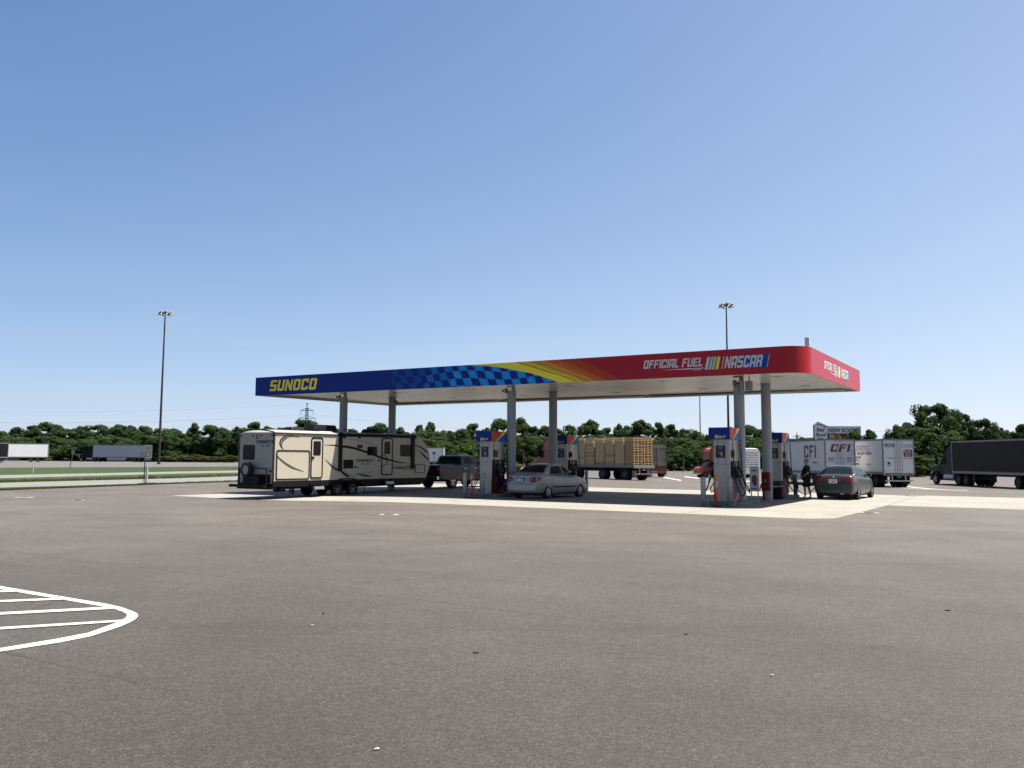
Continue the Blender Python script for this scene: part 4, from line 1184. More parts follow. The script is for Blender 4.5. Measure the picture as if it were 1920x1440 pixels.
    # boot lid outline
    mb = MB(); yw = S.get('boot_w', Wd*.78); zs = [S['boot_z0']+(S['boot_z1']-S['boot_z0'])*k/8 for k in range(9)]
    for s_ in (-1, 1):
        for za, zb in zip(zs, zs[1:]): mb.quad((RX(s_*yw, za), s_*(yw-.006), za), (RX(s_*yw, za), s_*(yw+.006), za), (RX(s_*yw, zb), s_*(yw+.006), zb), (RX(s_*yw, zb), s_*(yw-.006), zb))
    mb.build('boot_gap', DKG, r_)
    return r_, side, belt

SILVER = mat('silver_beige_paint', (.38, .385, .37), .32, metal=.25, coat=.3, var=.03, k=.62)
CHAR = mat('charcoal_paint', (.055, .062, .066), .26, metal=.2, coat=.35, var=.03, k=.56)
SC = dict(L=4.53, W=1.70, axles=(.93, 3.53), wr=.305, sill=.20, rim='hubcap', trim=(1.28, 3.12), doors=(1.22, 2.22, 3.22), handles=(1.42, 2.38), handle_mat=None, mirror_mat=BLK,
  stations=[(.0, .60, .36, .60), (.015, .78, .30, .68), (.07, .88, .26, .80), (.11, .905, .25, 1.01), (.25, .95, .23, 1.055), (.6, .985, .21, 1.07), (.95, 1., .19, 1.06), (1.6, 1., .18, 1.0), (2.4, 1., .18, .975), (3.1, 1., .18, .965), (3.35, .99, .18, .955), (3.8, .97, .19, .89), (4.15, .90, .20, .80), (4.36, .80, .22, .70), (4.48, .66, .26, .60), (4.53, .45, .32, .52)],
  house=((.66, 1.055), (1.40, 1.435), (2.30, 1.445), (3.34, .945), .76, .55),
  windows=[([(1.12, 1.08), (1.30, 1.055), (2.16, 1.02)], [(1.36, 1.30), (1.48, 1.37), (2.12, 1.385)]), ([(2.24, 1.015), (2.75, 1.00), (3.08, .985)], [(2.22, 1.385), (2.45, 1.35), (2.62, 1.26)])],
  lamp=[(.4, .8)], lamp_lo=[(.42, .79), (.62, .70), (.76, .71)], lamp_hi=[(.42, .86), (.55, .93), (.76, .94)], lamp_x0=.16, lamp_side=.46, lamp_tip=.90, boot_z0=.62, boot_z1=1.0, boot_w=.60, rear_curve=[(0, .085), (.4, .10), (.65, .14), (.79, .205)], bumper_curve=[(0, .0), (.5, .02), (.65, .05), (.75, .11)],
  rev=(.55, .81, .045), plate_z=.80, plate_in=.0, plate='BG 7 2Z', plate_blue=True, badge_z=.955, rear_lines=[(.615, .012, DKG), (.33, .012, DKG)])
SC['handle_mat'] = SILVER
p = (at(1026, 934.6)+at(970, 934.2))/2
hd = Vector((math.cos(VEH), math.sin(VEH), 0))
car, cside, cbelt = sedan('silver beige saloon car with a rear spoiler parked by the middle pump', Vector((p.x, p.y, gz(p.x, p.y)))-hd*.93, VEH-R(1.0), SILVER, SC)
mb = MB(); rings = []                     # boot spoiler
for k in range(13):
    y = -.66+1.32*k/12; e = abs(y)/.66
    z = 1.125-.035*e**3; x = .16+.10*e**2
    rings.append([(x-.07, y, z), (x+.02, y, z+.028), (x+.14, y, z+.006), (x+.03, y, z-.012)])
mb.loft(rings, 0, True); mb.build('spoiler', mat('spoiler_paint', (.20, .20, .21), .3, coat=.5), car)
mb = MB(); mb.cyl((1.50, .05, 1.45), (1.30, .05, 1.66), .006, .003, n=6); mb.build('aerial', BLK, car)

SS = dict(L=4.64, W=1.776, axles=(.98, 3.68), wr=.325, sill=.20, rim='alloy', trim=None, doors=(1.30, 2.30, 3.36), handles=(1.52, 2.52),
  stations=[(.0, .62, .34, .62), (.015, .80, .28, .74), (.07, .89, .25, .90), (.12, .91, .24, 1.06), (.26, .95, .22, 1.085), (.6, .985, .20, 1.085), (1., 1., .18, 1.07), (1.7, 1., .17, 1.02), (2.5, 1., .17, .99), (3.2, 1., .17, .97), (3.5, .99, .17, .95), (3.95, .96, .18, .88), (4.3, .88, .19, .78), (4.5, .78, .21, .68), (4.6, .62, .25, .58), (4.64, .42, .31, .50)],
  house=((.58, 1.07), (1.38, 1.42), (2.34, 1.435), (3.52, .955), .78, .56),
  windows=[([(1.06, 1.095), (1.34, 1.065), (2.26, 1.03)], [(1.36, 1.27), (1.50, 1.355), (2.22, 1.375)]), ([(2.34, 1.025), (2.85, 1.01), (3.22, .99)], [(2.32, 1.375), (2.52, 1.345), (2.75, 1.235)])],
  lamp=[(.4, .8)], lamp_lo=[(.36, .90), (.58, .80), (.78, .76)], lamp_hi=[(.36, .925), (.58, .96), (.78, .98)], lamp_x0=.16, lamp_side=.58, lamp_tip=.95, boot_z0=.66, boot_z1=1.02, boot_w=.60, rear_curve=[(0, .08), (.4, .095), (.65, .135), (.80, .21)], bumper_curve=[(0, .0), (.5, .02), (.65, .055), (.78, .13)],
  rev=None, plate_z=.80, plate='MW 58', badge_z=.975, rear_lines=[(.655, .014, mat('gap_light', (.16, .17, .17), .3)), (.30, .02, BLK)])
q = (at(1606, 936.6)+at(1540, 935.6))/2
car2, s2, b2 = sedan('dark charcoal saloon car being filled beside the standing person', Vector((q.x, q.y, gz(q.x, q.y)))-hd*.98, VEH+R(.5), CHAR, SS)
mb = MB(); mb.ball((.10, -.38, .74), .006, .035, .05, n=10, m=5); mb.build('sticker', WHT, car2)
mb = MB(); mb.box(.02, .10, -.45, -.30, .26, .31); mb.build('exhaust_tip', CHROME, car2, .01)
mb = MB(); q0 = [(.095, y, z) for y, z in ()]
# open fuel flap and nozzle on the far side
mb = MB(); mb.box(.62, .80, .885, .895, .80, .98); mb.build('fuel_flap', CHAR, car2)

# ------------------------------------------------------------------ pickup towing the trailer
PKP = mat('dark_pickup_paint', (.014, .017, .026), .3, metal=.1, coat=.25, var=.03)
p = at(847, 916.0); pr = Vector((p.x, p.y, gz(p.x, p.y)))
left = Vector((-hd.y, hd.x, 0))
W_P = 1.02
loc = pr-hd*1.18+left*(W_P-.13)
pk = thing('pickup_truck', 'dark crew cab pickup truck hitched in front of the travel trailer', 'pickup truck', loc, VEH)
BEDZ, XB, XC, XF = 1.32, 1.95, 3.95, 5.8       # bed rail, rear of cab, front of cab, nose
rings = []
for x, k, zb, zt in [(.0, .93, .52, 1.28), (.03, .97, .50, 1.32), (.3, 1, .48, 1.34), (1.0, 1, .46, 1.34), (1.9, 1, .45, 1.34), (2.6, 1, .44, 1.30), (3.6, 1, .44, 1.28), (4.0, .99, .44, 1.28), (4.8, .98, .46, 1.24), (5.5, .96, .48, 1.18), (5.75, .92, .5, 1.1), (5.8, .8, .55, 1.0)]:
    w_ = W_P*k; h_ = zt-zb
    half = [(0, zb), (w_*.9, zb), (w_*.985, zb+.05), (w_, zb+.4*h_), (w_*.985, zb+.62*h_), (w_*.975, zb+.8*h_), (w_*.955, zt-.03), (w_*.90, zt), (0, zt+.01)]
    rings.append([(x, -y, z) for y, z in half]+[(x, y, z) for y, z in reversed(half[1:-1])])
mb = MB(); mb.loft(rings, 0, False); body = mb.build('body', PKP, pk)
cs = []
for xa in (1.18, 4.72):
    mb = MB(); mb.cyl((xa, -1.3, .42), (xa, 1.3, .42), .50, n=36); cs.append(mb.build('cutter', PKP))
mb = MB(); mb.box(.10, XB-.10, -.80, .80, .85, 1.6); cs.append(mb.build('cutter', PKP))
cut(body, cs)
mb = MB(); mb.box(.2, 5.4, -.82, .82, .40, .84); mb.build('chassis', BLK, pk)
# cab
def cabring(z, x0_, x1_, hw): return [(x0_, -hw, z), (x1_, -hw*.97, z), (x1_, hw*.97, z), (x0_, hw, z)]
mb = MB(); mb.loft([cabring(1.27, XB, XC+.38, .97), cabring(1.40, XB+.02, XC+.15, .955), cabring(1.80, XB+.12, XC-.55, .82), cabring(1.875, XB+.24, XC-.80, .76), cabring(1.895, XB+.5, XC-1.1, .6)], 0, False)
mb.build('cab', PKP, pk, .03)
def cabside(x, z, sgn, out): 
    hw = interp([(1.27, .97), (1.40, .955), (1.80, .82), (1.875, .76)], z)
    return (x, sgn*(hw+out), z)
for sgn in (-1, 1):
    for quad_ in (((2.24, 1.43), (2.98, 1.42), (2.95, 1.79), (2.33, 1.79)), ((3.06, 1.42), (3.90, 1.41), (3.36, 1.79), (3.03, 1.79))):
        mb = MB(); n = 4
        a, b, c, d = quad_
        for k in range(n):
            l0 = (a[0]+(d[0]-a[0])*k/n, a[1]+(d[1]-a[1])*k/n); l1 = (a[0]+(d[0]-a[0])*(k+1)/n, a[1]+(d[1]-a[1])*(k+1)/n)
            r0 = (b[0]+(c[0]-b[0])*k/n, b[1]+(c[1]-b[1])*k/n); r1 = (b[0]+(c[0]-b[0])*(k+1)/n, b[1]+(c[1]-b[1])*(k+1)/n)
            mb.quad(cabside(*l0, sgn, .012), cabside(*r0, sgn, .012), cabside(*r1, sgn, .012), cabside(*l1, sgn, .012))
        mb.build('window', GLASS, pk)
    mb = MB()
    for xd in (2.02, 3.0, 3.98): mb.box(xd-.005, xd+.005, sgn*1.013-.002, sgn*1.013+.002, .58, 1.22)
    mb.build('door_gap', BLK, pk)
    for xd in (2.25, 3.2):
        mb = MB(); mb.box(xd-.11, xd+.11, sgn*1.0-.03, sgn*1.0+.03, 1.10, 1.15); mb.build('door_handle', CHROME, pk, .01)
    mb = MB(); mb.box(3.86, 4.02, min(sgn*1.02, sgn*1.28), max(sgn*1.02, sgn*1.28), 1.38, 1.66); mb.build('mirror', BLK, pk, .03)
    mb = MB(); mb.box(-.02, .16, min(sgn*.80, sgn*1.012), max(sgn*.80, sgn*1.012), .98, 1.28); tl = mb.build('tail_lamp', LAMPR, pk, .015)
    mb = MB(); mb.box(-.026, -.0205, min(sgn*.84, sgn*.97), max(sgn*.84, sgn*.97), 1.08, 1.15); mb.build('reversing_lamp', LAMPW, tl)
    for xa in (1.18, 4.72): wheel(pk, xa, sgn*(W_P-.15), .40, .27, sgn, 'alloy')
mb = MB(); a = [(XB+.005, -.70, 1.45), (XB+.005, .70, 1.45), (XB+.11, .62, 1.78), (XB+.11, -.62, 1.78)]; mb.poly([(x-.02, y, z) for x, y, z in a]); mb.build('rear_window', GLASS, pk)
mb = MB(); mb.poly([(XC+.34, -.86, 1.33), (XC+.34, .86, 1.33), (XC-.50, .74, 1.81), (XC-.50, -.74, 1.81)]); mb.build('windscreen', GLASS, pk)
mb = MB(); mb.box(-.03, -.005, -.78, .78, .74, 1.31); tg = mb.build('tailgate', PKP, pk, .01)
mb = MB(); mb.box(-.045, -.031, -.15, .15, 1.10, 1.20); mb.build('tailgate_handle', BLK, tg)
mb = MB(); mb.box(-.22, -.02, -.97, .97, .50, .70); mb.build('rear_bumper', CHROME, pk, .03)
mb = MB(); mb.box(-.226, -.221, -.16, .16, .53, .66); mb.build('number_plate', WHT, pk)
mb = MB(); mb.bar((-.05, 0, .42), (-.45, 0, .45), .07); mb.build('tow_hitch', BLK, pk)

# ------------------------------------------------------------------ the travel trailer
RVR = col_at(515.6, 36.8)
RVL = 10.55
rvn = Vector((hd.y, -hd.x, 0))                # outward normal of the near (right) side
rv = thing('travel_trailer', 'long cream travel trailer with black swoosh stripes, spare wheel on its rear and roof units', 'travel trailer', RVR+left*1.22, VEH)
RZ0 = RVR.z
def rs(px, py):
    """picture -> (x along, z up) on the near side of the trailer"""
    P = on_plane(px, py, RVR, rvn)
    return (P-RVR).dot(hd), P.z-RZ0
RA = lambda x, y: rs(430+x/8, 760+y/8)
RB = lambda x, y: rs(630+x/6.857, 760+y/6.857)
CREAM = mat('cream_fibreglass', (.60, .535, .43), .30, var=.03, coat=.2, k=.58)
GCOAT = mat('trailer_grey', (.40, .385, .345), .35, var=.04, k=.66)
SKIRT = mat('trailer_skirt', (.020, .019, .019), .5, var=.08, spec=.12)
ROOFM = mat('trailer_roof', (.72, .70, .65), .5, var=.05)
Yn = -1.22
ZB, ZT = .80, 2.98
outline = [(0, ZB), (RVL*.3, ZB), (9.7, ZB-.02), (10.2, ZB+.03), (10.48, 1.35), (10.55, 1.72), (10.48, 2.10), (10.27, 2.48), (9.95, 2.76), (9.6, 2.97), (9.4, 3.02), (0, ZT)]
mb = MB(); mb.prism(outline, lambda a, b, c: (a, c, b), Yn, -Yn, 0); body = mb.build('body', CREAM, rv, .02)
for p_ in body.data.polygons: p_.use_smooth = False
# crowned roof
mb = MB(); rings = []
for x in (0, .02, 4.7, 9.3, 9.45):
    zt = ZT+.04*x/9.5
    rings.append([(x, -1.235+2.47*k/14, zt+.005+.13*(1-((k-7)/7)**2)) for k in range(15)]+[(x, 1.235, zt-.06), (x, -1.235, zt-.06)])
mb.loft(rings, 0, True); rf = mb.build('roof', ROOFM, rv)
mb = MB()
for y in (-1.245, 1.245): mb.box(-.01, 9.42, y-.012, y+.012, ZT-.075, ZT-.015)
mb.build('roof_edge_trim', mat('brown_trim', (.06, .045, .04), .5), rv)
mb = MB(); mb.box(-.012, -.002, -1.23, -1.16, ZB-.22, ZT-.02); mb.box(-.012, -.002, 1.16, 1.23, ZB-.22, ZT-.02)
n = 14
for k in range(n):
    ya, yb = -1.235+2.47*k/n, -1.235+2.47*(k+1)/n
    za, zb = ZT+.01+.13*(1-(ya/1.235)**2), ZT+.01+.13*(1-(yb/1.235)**2)
    mb.quad((-.014, ya, za-.05), (-.014, yb, zb-.05), (-.014, yb, zb+.012), (-.014, ya, za+.012))
mb.quad((.0, Yn-.004, ZB-.2), (.055, Yn-.004, ZB-.2), (.055, Yn-.004, ZT-.08), (.0, Yn-.004, ZT-.08))
mb.build('corner_trim', mat('bronze_trim', (.03, .028, .026), .5, spec=.12), rv)
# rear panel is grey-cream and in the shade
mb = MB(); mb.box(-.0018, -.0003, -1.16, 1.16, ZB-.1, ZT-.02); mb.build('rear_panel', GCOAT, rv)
# lower skirt with wheel cut-outs
mb = MB(); mb.prism([(0, .56), (3.3, .54), (3.5, .68), (5.36, .68), (5.55, .52), (10.05, .52), (10.2, ZB+.02), (0, ZB+.0)], lambda a, b, c: (a, c, b), Yn-.006, -Yn+.006, 0); mb.build('skirt', SKIRT, rv)
mb = MB(); rings = []
for k in range(13):
    a = R(180-180*k/12); x = 4.43+1.02*math.cos(a); z = .50+.34*math.sin(a)
    rings.append([(x, Yn-.05, z), (x, Yn-.05, z+.05), (x, Yn+.1, z+.05), (x, Yn+.1, z)])
mb.loft(rings, 0, False); mb.build('wheel_arch', SKIRT, rv)
mb = MB(); mb.box(.1, 10.3, -.75, -.62, .42, .56); mb.box(.1, 10.3, .62, .75, .42, .56); mb.box(3.8, 5.2, -.9, .9, .30, .38); mb.bar((10.2, -.7, .48), (11.3, 0, .48), .1); mb.bar((10.2, .7, .48), (11.3, 0, .48), .1); mb.build('chassis', BLK, rv)
RX1, RX2 = 3.93, 4.92
for x in (RX1, RX2):
    wheel(rv, x, -1.05, .345, .21, -1, 'alloy_dark'); wheel(rv, x, 1.05, .345, .21, 1, 'alloy_dark')
# side details
def side_quad(mb, pts, out, mi=0): mb.poly([(x, Yn-out, z) for x, z in pts], mi)
def rrect(x0, x1, z0, z1, r, n=4):
    pts = []
    for cx, cz, a0 in ((x1-r, z1-r, 0), (x0+r, z1-r, 90), (x0+r, z0+r, 180), (x1-r, z0+r, 270)):
        for k in range(n+1):
            a = R(a0+90*k/n); pts.append((cx+r*math.cos(a), cz+r*math.sin(a)))
    return pts
def side_box(nm, m, p0, p1, r, d, out=0, parent=rv):
    (xa, za), (xb, zb) = p0, p1
    x0, x1, z0, z1 = min(xa, xb), max(xa, xb), min(za, zb), max(za, zb)
    mb = MB(); mb.prism(rrect(x0, x1, z0, z1, min(r, (x1-x0)/2.01, (z1-z0)/2.01)), lambda a, b, c: (a, c, b), Yn-out-d, Yn-out+.001); return mb.build(nm, m, parent)
def framed(nm, p0, p1, r, panel_m, w_, out=0., parent=rv):
    (xa, za), (xb, zb) = p0, p1
    x0, x1, z0, z1 = min(xa, xb), max(xa, xb), min(za, zb), max(za, zb)
    A = rrect(x0, x1, z0, z1, r); B = rrect(x0+w_, x1-w_, z0+w_, z1-w_, max(.01, r-w_*.6))
    o = side_box(nm, panel_m, (x0+w_*.5, z0+w_*.5), (x1-w_*.5, z1-w_*.5), r, .012, out, parent)
    mb = MB(); n = len(A)
    for k in range(n):
        a, b, c, d = A[k], A[(k+1) % n], B[(k+1) % n], B[k]
        f = lambda q, y: (q[0], Yn-out-y, q[1])
        mb.quad(f(a, .028), f(b, .028), f(c, .028), f(d, .028)); mb.quad(f(a, .0), f(b, .0), f(b, .028), f(a, .028)); mb.quad(f(d, .010), f(c, .010), f(c, .028), f(d, .028))
    mb.build('frame', mat('door_frame', (.022, .019, .018), .5, spec=.12), o)
    return o
stor = framed('storage_door', RA(705, 668), RA(1195, 1110), .10, CREAM, .055)
d1 = framed('entry_door', RA(1228, 478), RA(1392, 1092), .12, CREAM, .055)
side_box('door_window', GLASS, RA(1262, 535), RA(1365, 748), .06, .008, .016, d1)
side_box('door_latch', BLK, RA(1238, 768), RA(1266, 800), .01, .03, .014, d1)
d2 = framed('entry_door', RB(588, 418), RB(722, 897), .12, CREAM, .055)
side_box('door_window', GLASS, RB(622, 465), RB(693, 627), .06, .008, .016, d2)
for a, b in (((405, 530), (525, 645)), ((828, 506), (967, 658))): side_box('window', GLASS, RB(*a), RB(*b), .05, .02)
side_box('vent_grille', DKG, RB(272, 505), RB(342, 550), .01, .02)
side_box('vent_grille', BLK, RB(95, 700), RB(218, 812), .01, .02)
framed('hatch', RB(1015, 758), RB(1140, 868), .06, CREAM, .03)
for a, b in (((234, 782), (260, 803)), ((272, 785), (286, 802)), ((540, 697), (560, 720))): side_box('outlet', BLK, RB(*a), RB(*b), .008, .012)
for c in ((108, 408), (300, 408)):
    x, z = RB(*c); mb = MB(); mb.cyl((x, Yn+.01, z), (x, Yn-.03, z), .075, n=18); mb.build('speaker', BLK, rv)
# awning: two arms and a roller
for c0, c1 in (((36, 345), (66, 845)), ((966, 372), (1000, 812))):
    x0, z0 = RB(c0[0], c0[1]); x1, z1 = RB(c1[0], c1[1])
    mb = MB(); mb.box(x0, x1, Yn-.07, Yn, min(z0, z1), max(z0, z1)); mb.build('awning_arm', SKIRT, rv, .008)
x0, z0 = RB(60, 360); x1, z1 = RB(1010, 378)
mb = MB(); mb.cyl((x0, Yn-.09, ZT-.03), (x1, Yn-.09, ZT+.02), .075, n=16); mb.build('awning_roller', SKIRT, rv)
# grab handle
a = RB(583, 625); b = RB(585, 790); m_ = RB(642, 690)
mb = MB(); mb.tube(smooth_path([(a[0], Yn-.03, a[1]), (m_[0], Yn-.07, m_[1]+.1), (m_[0], Yn-.07, m_[1]-.22), (b[0], Yn-.03, b[1])]), .016); mb.build('grab_handle', BLK, rv)
# swoosh stripes
BLKV = mat('black_vinyl', (.010, .010, .016), .4, var=.05, spec=.1)
GRYV2 = mat('silver_vinyl', (.50, .51, .54), .35, var=.05)
def swoosh(top, bot, conv, m, out=.0035):
    T = [conv(*p) for p in top]; B = [conv(*p) for p in bot]
    def smooth(P):
        out_ = []
        for i in range(len(P)-1):
            p0 = P[max(i-1, 0)]; p1 = P[i]; p2 = P[i+1]; p3 = P[min(i+2, len(P)-1)]
            for k in range(6):
                t = k/6
                out_.append(tuple(.5*((2*p1[j])+(-p0[j]+p2[j])*t+(2*p0[j]-5*p1[j]+4*p2[j]-p3[j])*t*t+(-p0[j]+3*p1[j]-3*p2[j]+p3[j])*t**3) for j in (0, 1)))
        out_.append(P[-1]); return out_
    T, B = smooth(T), smooth(B); mb = MB()
    for i in range(len(T)-1): mb.quad((T[i][0], Yn-out, T[i][1]), (T[i+1][0], Yn-out, T[i+1][1]), (B[i+1][0], Yn-out, B[i+1][1]), (B[i][0], Yn-out, B[i][1]))
    return mb.build('stripe', m, rv)
swoosh([(1062, 484), (980, 456), (880, 446), (800, 478), (756, 530), (752, 590), (780, 640), (817, 667)], [(1062, 486), (980, 474), (905, 478), (850, 505), (810, 540), (792, 580), (795, 625), (817, 667)], RA, BLKV)
swoosh([(1000, 466), (900, 458), (830, 482), (775, 535), (768, 585), (790, 635)], [(1000, 469), (905, 468), (840, 492), (800, 528), (776, 585), (793, 635)], RA, GRYV2, .006)
swoosh([(718, 755), (820, 840), (950, 920), (1112, 992)], [(718, 785), (800, 860), (930, 945), (1112, 997)], RA, BLKV, .0165)
swoosh([(722, 770), (810, 845), (940, 925), (1060, 975)], [(722, 777), (808, 851), (936, 932), (1060, 978)], RA, GRYV2, .019)
swoosh([(1418, 594), (1530, 590), (1640, 598)], [(1418, 598), (1530, 604), (1640, 620)], RA, BLKV)
swoosh([(62, 512), (200, 528), (400, 590), (585, 662)], [(62, 540), (200, 560), (380, 612), (585, 690)], RB, BLKV)
swoosh([(722, 700), (800, 722), (935, 742)], [(722, 720), (800, 740), (935, 747)], RB, BLKV)
swoosh([(596, 664), (660, 684), (714, 698)], [(596, 692), (660, 708), (714, 718)], RB, BLKV, .0165)
swoosh([(1425, 790), (1500, 850), (1570, 900), (1640, 945)], [(1425, 794), (1490, 862), (1560, 920), (1640, 965)], RA, GRYV2)
swoosh([(1440, 812), (1500, 872), (1570, 930), (1640, 967)], [(1440, 816), (1495, 885), (1560, 948), (1640, 995)], RA, BLKV)
swoosh([(60, 795), (120, 845), (180, 885), (262, 918)], [(60, 822), (120, 868), (170, 902), (235, 920)], RB, GRYV2)
swoosh([(60, 824), (110, 866), (165, 905), (190, 918)], [(40, 838), (85, 880), (120, 910), (130, 920)], RB, BLKV)
swoosh([(145, 432), (280, 440), (430, 482), (558, 530)], [(145, 438), (280, 455), (420, 498), (558, 534)], RB, GRYV2)
swoosh([(240, 872), (330, 872), (420, 860), (490, 847)], [(240, 877), (330, 884), (420, 870), (490, 850)], RB, GRYV2)
swoosh([(240, 877), (330, 886), (430, 902), (480, 913)], [(260, 884), (320, 900), (380, 914), (400, 918)], RB, BLKV)
swoosh([(640, 750), (715, 762), (850, 770), (960, 765)], [(640, 756), (715, 772), (850, 780), (960, 769)], RB, GRYV2, .0165)
swoosh([(724, 794), (850, 795), (960, 780), (1110, 806)], [(724, 799), (850, 806), (970, 790), (1110, 810)], RB, BLKV)
swoosh([(724, 798), (850, 812), (980, 816), (1110, 808)], [(724, 802), (850, 822), (980, 824), (1110, 812)], RB, BLKV, .005)
swoosh([(1003, 508), (1090, 530), (1150, 570), (1180, 600)], [(1003, 516), (1085, 548), (1140, 590), (1182, 622)], RB, BLKV)
swoosh([(1020, 562), (1080, 590), (1140, 640), (1192, 690)], [(1020, 565), (1075, 602), (1130, 660), (1192, 712)], RB, BLKV)
# CONNECT lettering on the side and on the rear
x0, z0 = RB(258, 726); x1, z1 = RB(487, 722); _, zt = RB(258, 690)
ps, _ = block('CONNECT', zt-z0, x1-x0, .14, .12)
mb = MB(); put_polys(mb, ps, (x0, Yn-.004, z0), (1, 0, 0), (0, 0, 1)); mb.build('lettering', BLKV, rv)
x0, z0 = RB(312, 762); x1, z1 = RB(440, 760); _, zt = RB(312, 745)
mb = MB(); dashes(mb, (x0, Yn-.004, z0), (1, 0, 0), (.12, 0, 1), (x1-x0)*.38, zt-z0, 4); dashes(mb, (x0+(x1-x0)*.6, Yn-.004, z0), (1, 0, 0), (.12, 0, 1), (x1-x0)*.38, zt-z0, 5); mb.build('lettering', BLKV, rv)
RVB = RVR
def rr_(px, py):
    P = on_plane(px, py, RVR, -hd); return (P-RVR).dot(left), P.z-RZ0
RC_ = lambda x, y: (lambda q: (q[0]+Yn, q[1]))(rr_(430+x/11.077, 795+y/11.077))
y0, z0 = RC_(562, 405); y1, z1 = RC_(918, 400); _, zt = RC_(562, 338)
ps, _ = block('CONNECT', zt-z0, abs(y1-y0), .14, .1)
mb = MB(); put_polys(mb, ps, (-.005, y0, z0), (0, -1, 0), (0, 0, 1)); mb.build('lettering', BLKV, rv)
y0, z0 = RC_(645, 468); y1, z1 = RC_(842, 465); _, zt = RC_(645, 428)
mb = MB(); dashes(mb, (-.005, y0, z0), (0, -1, 0), (0, -.12, 1), abs(y1-y0)*.38, (zt-z0)*.8, 4); dashes(mb, (-.005, y0-abs(y1-y0)*.6, z0), (0, -1, 0), (0, -.12, 1), abs(y1-y0)*.38, (zt-z0)*.8, 5); mb.build('lettering', BLKV, rv)
y0, z0 = RC_(292, 728); y1, z1 = RC_(524, 448)
mb = MB(); mb.prism(rrect(min(y0, y1), max(y0, y1), z0, z1, .07), lambda a, b, c: (c, a, b), -.022, -.002); wn = mb.build('rear_window', GLASS, rv)
mb = MB(); mb.prism(rrect(min(y0, y1)-.03, max(y0, y1)+.03, z0-.03, z1+.03, .09), lambda a, b, c: (c, a, b), -.014, -.002); mb.build('frame', BLK, wn)
for c in ((248, 245), (493, 238), (580, 238), (665, 238), (897, 235), (580, 290)):
    y, z = RC_(*c); mb = MB(); mb.box(-.035, -.002, y-.06, y+.06, z-.028, z+.028); mb.build('marker_lamp', BLK if c[1] > 280 else mat('dark_red_lens', (.12, .01, .012), .2), rv, .01)
for c0, c1 in (((205, 960), (268, 1000)), ((832, 962), (912, 1003))):
    y0, z0 = RC_(c0[0], c1[1]); y1, z1 = RC_(c1[0], c0[1]); mb = MB(); mb.box(-.04, -.002, min(y0, y1), max(y0, y1), z0, z1); mb.build('tail_lamp', LAMPR, rv, .01)
# spare wheel
y, z = RC_(405, 945); y -= .22
o = wheel(rv, -.26, y, .345, .22, 1, 'hubcap', 'spare_wheel', z); o.rotation_euler = (0, 0, R(90))
mb = MB(); mb.bar((-.24, y, z-.1), (0, y, z-.1), .08); mb.build('spare_carrier', BLK, rv)
# rear rack and bumper
mb = MB()
ya, za = RC_(243, 915); yb, zb = RC_(797, 1150); ya -= .18; yb -= .18
for y in (ya, yb): mb.bar((-.22, y, .62), (-.22, y, za), .045)
mb.bar((-.22, ya, za), (-.22, yb, za), .045); mb.bar((-.22, ya, .70), (-.22, yb, .70), .05)
y2, z2 = RC_(610, 960); y3, z3 = RC_(705, 1150)
mb.box(-.30, -.12, min(y2, y3), max(y2, y3), .66, 1.05); mb.box(-.02, -.003, min(ya, yb), max(ya, yb), .72, 1.1)
mb.build('rear_rack', BLK, rv)
mb = MB(); mb.box(-.34, -.18, -1.05, 1.42, .52, .64); mb.box(-.14, .3, -1.1, 1.1, .44, .56); mb.build('rear_bumper', BLK, rv)
mb = MB(); mb.box(.6, .9, -1.0, -.5, .32, .5); mb.cyl((.5, -.9, .2), (.5, -.9, .5), .02, n=8); mb.cyl((1.3, -.8, .25), (1.3, -.8, .5), .03, n=8); mb.build('drain_valve', BLK, rv)
# steps
for (c0, c1) in (((1205, 1110), (1372, 1270)), ((585, 930), (700, 1020))):
    cv = RA if c0[0] > 1000 else RB
    x0, z0 = cv(c0[0], c1[1]); x1, z1 = cv(c1[0], c0[1])
    mb = MB()
    for k, zz in enumerate((z0+.02, (z0+z1)/2)):
        mb.box(x0, x1, Yn-.30+.14*k, Yn-.06+.10*k, zz, zz+.03)
    for x in (x0, x1): mb.bar((x, Yn-.22, z0+.03), (x, Yn+.02, z1), .03)
    st_ = mb.build('entry_steps', BLK, rv)
    mb = MB(); mb.quad((x0+.03, Yn-.304, z0+.03), (x1-.03, Yn-.304, z0+.03), (x1-.03, Yn-.26, z0+.17), (x0+.03, Yn-.26, z0+.17)); mb.build('step_plate', ALU, st_)
# stabiliser legs
for px in (677, 691.5):
    x, _ = rs(px, 915); mb = MB(); mb.cyl((x, -.9, .0), (x, -.9, .52), .022, n=8); mb.build('stabiliser', BLK, rv)
# roof equipment
def on_roof(px0, px1, h_, y0, y1, nm, m, bev, taper=.8, z0=None):
    xa = rs(px0, 806)[0]; xb = rs(px1, 806)[0]; zb = (ZT+.10) if z0 is None else z0
    mb = MB(); mx_, dx = (xa+xb)/2, (xb-xa)/2
    mb.loft([[(mx_-dx, y0, zb), (mx_+dx, y0, zb), (mx_+dx, y1, zb), (mx_-dx, y1, zb)], [(mx_-dx, y0, zb+h_*.35), (mx_+dx, y0, zb+h_*.35), (mx_+dx, y1, zb+h_*.35), (mx_-dx, y1, zb+h_*.35)],
             [(mx_-dx*taper, y0+.08, zb+h_), (mx_+dx*.97, y0+.08, zb+h_), (mx_+dx*.97, y1-.08, zb+h_), (mx_-dx*taper, y1-.08, zb+h_)]], 0, False)
    return mb.build(nm, m, rv, bev)
on_roof(609.5, 653, .36, -.45, .3, 'air_conditioner', BLK, .03)
on_roof(572, 597, .20, -.30, .25, 'roof_vent', BLK, .03)
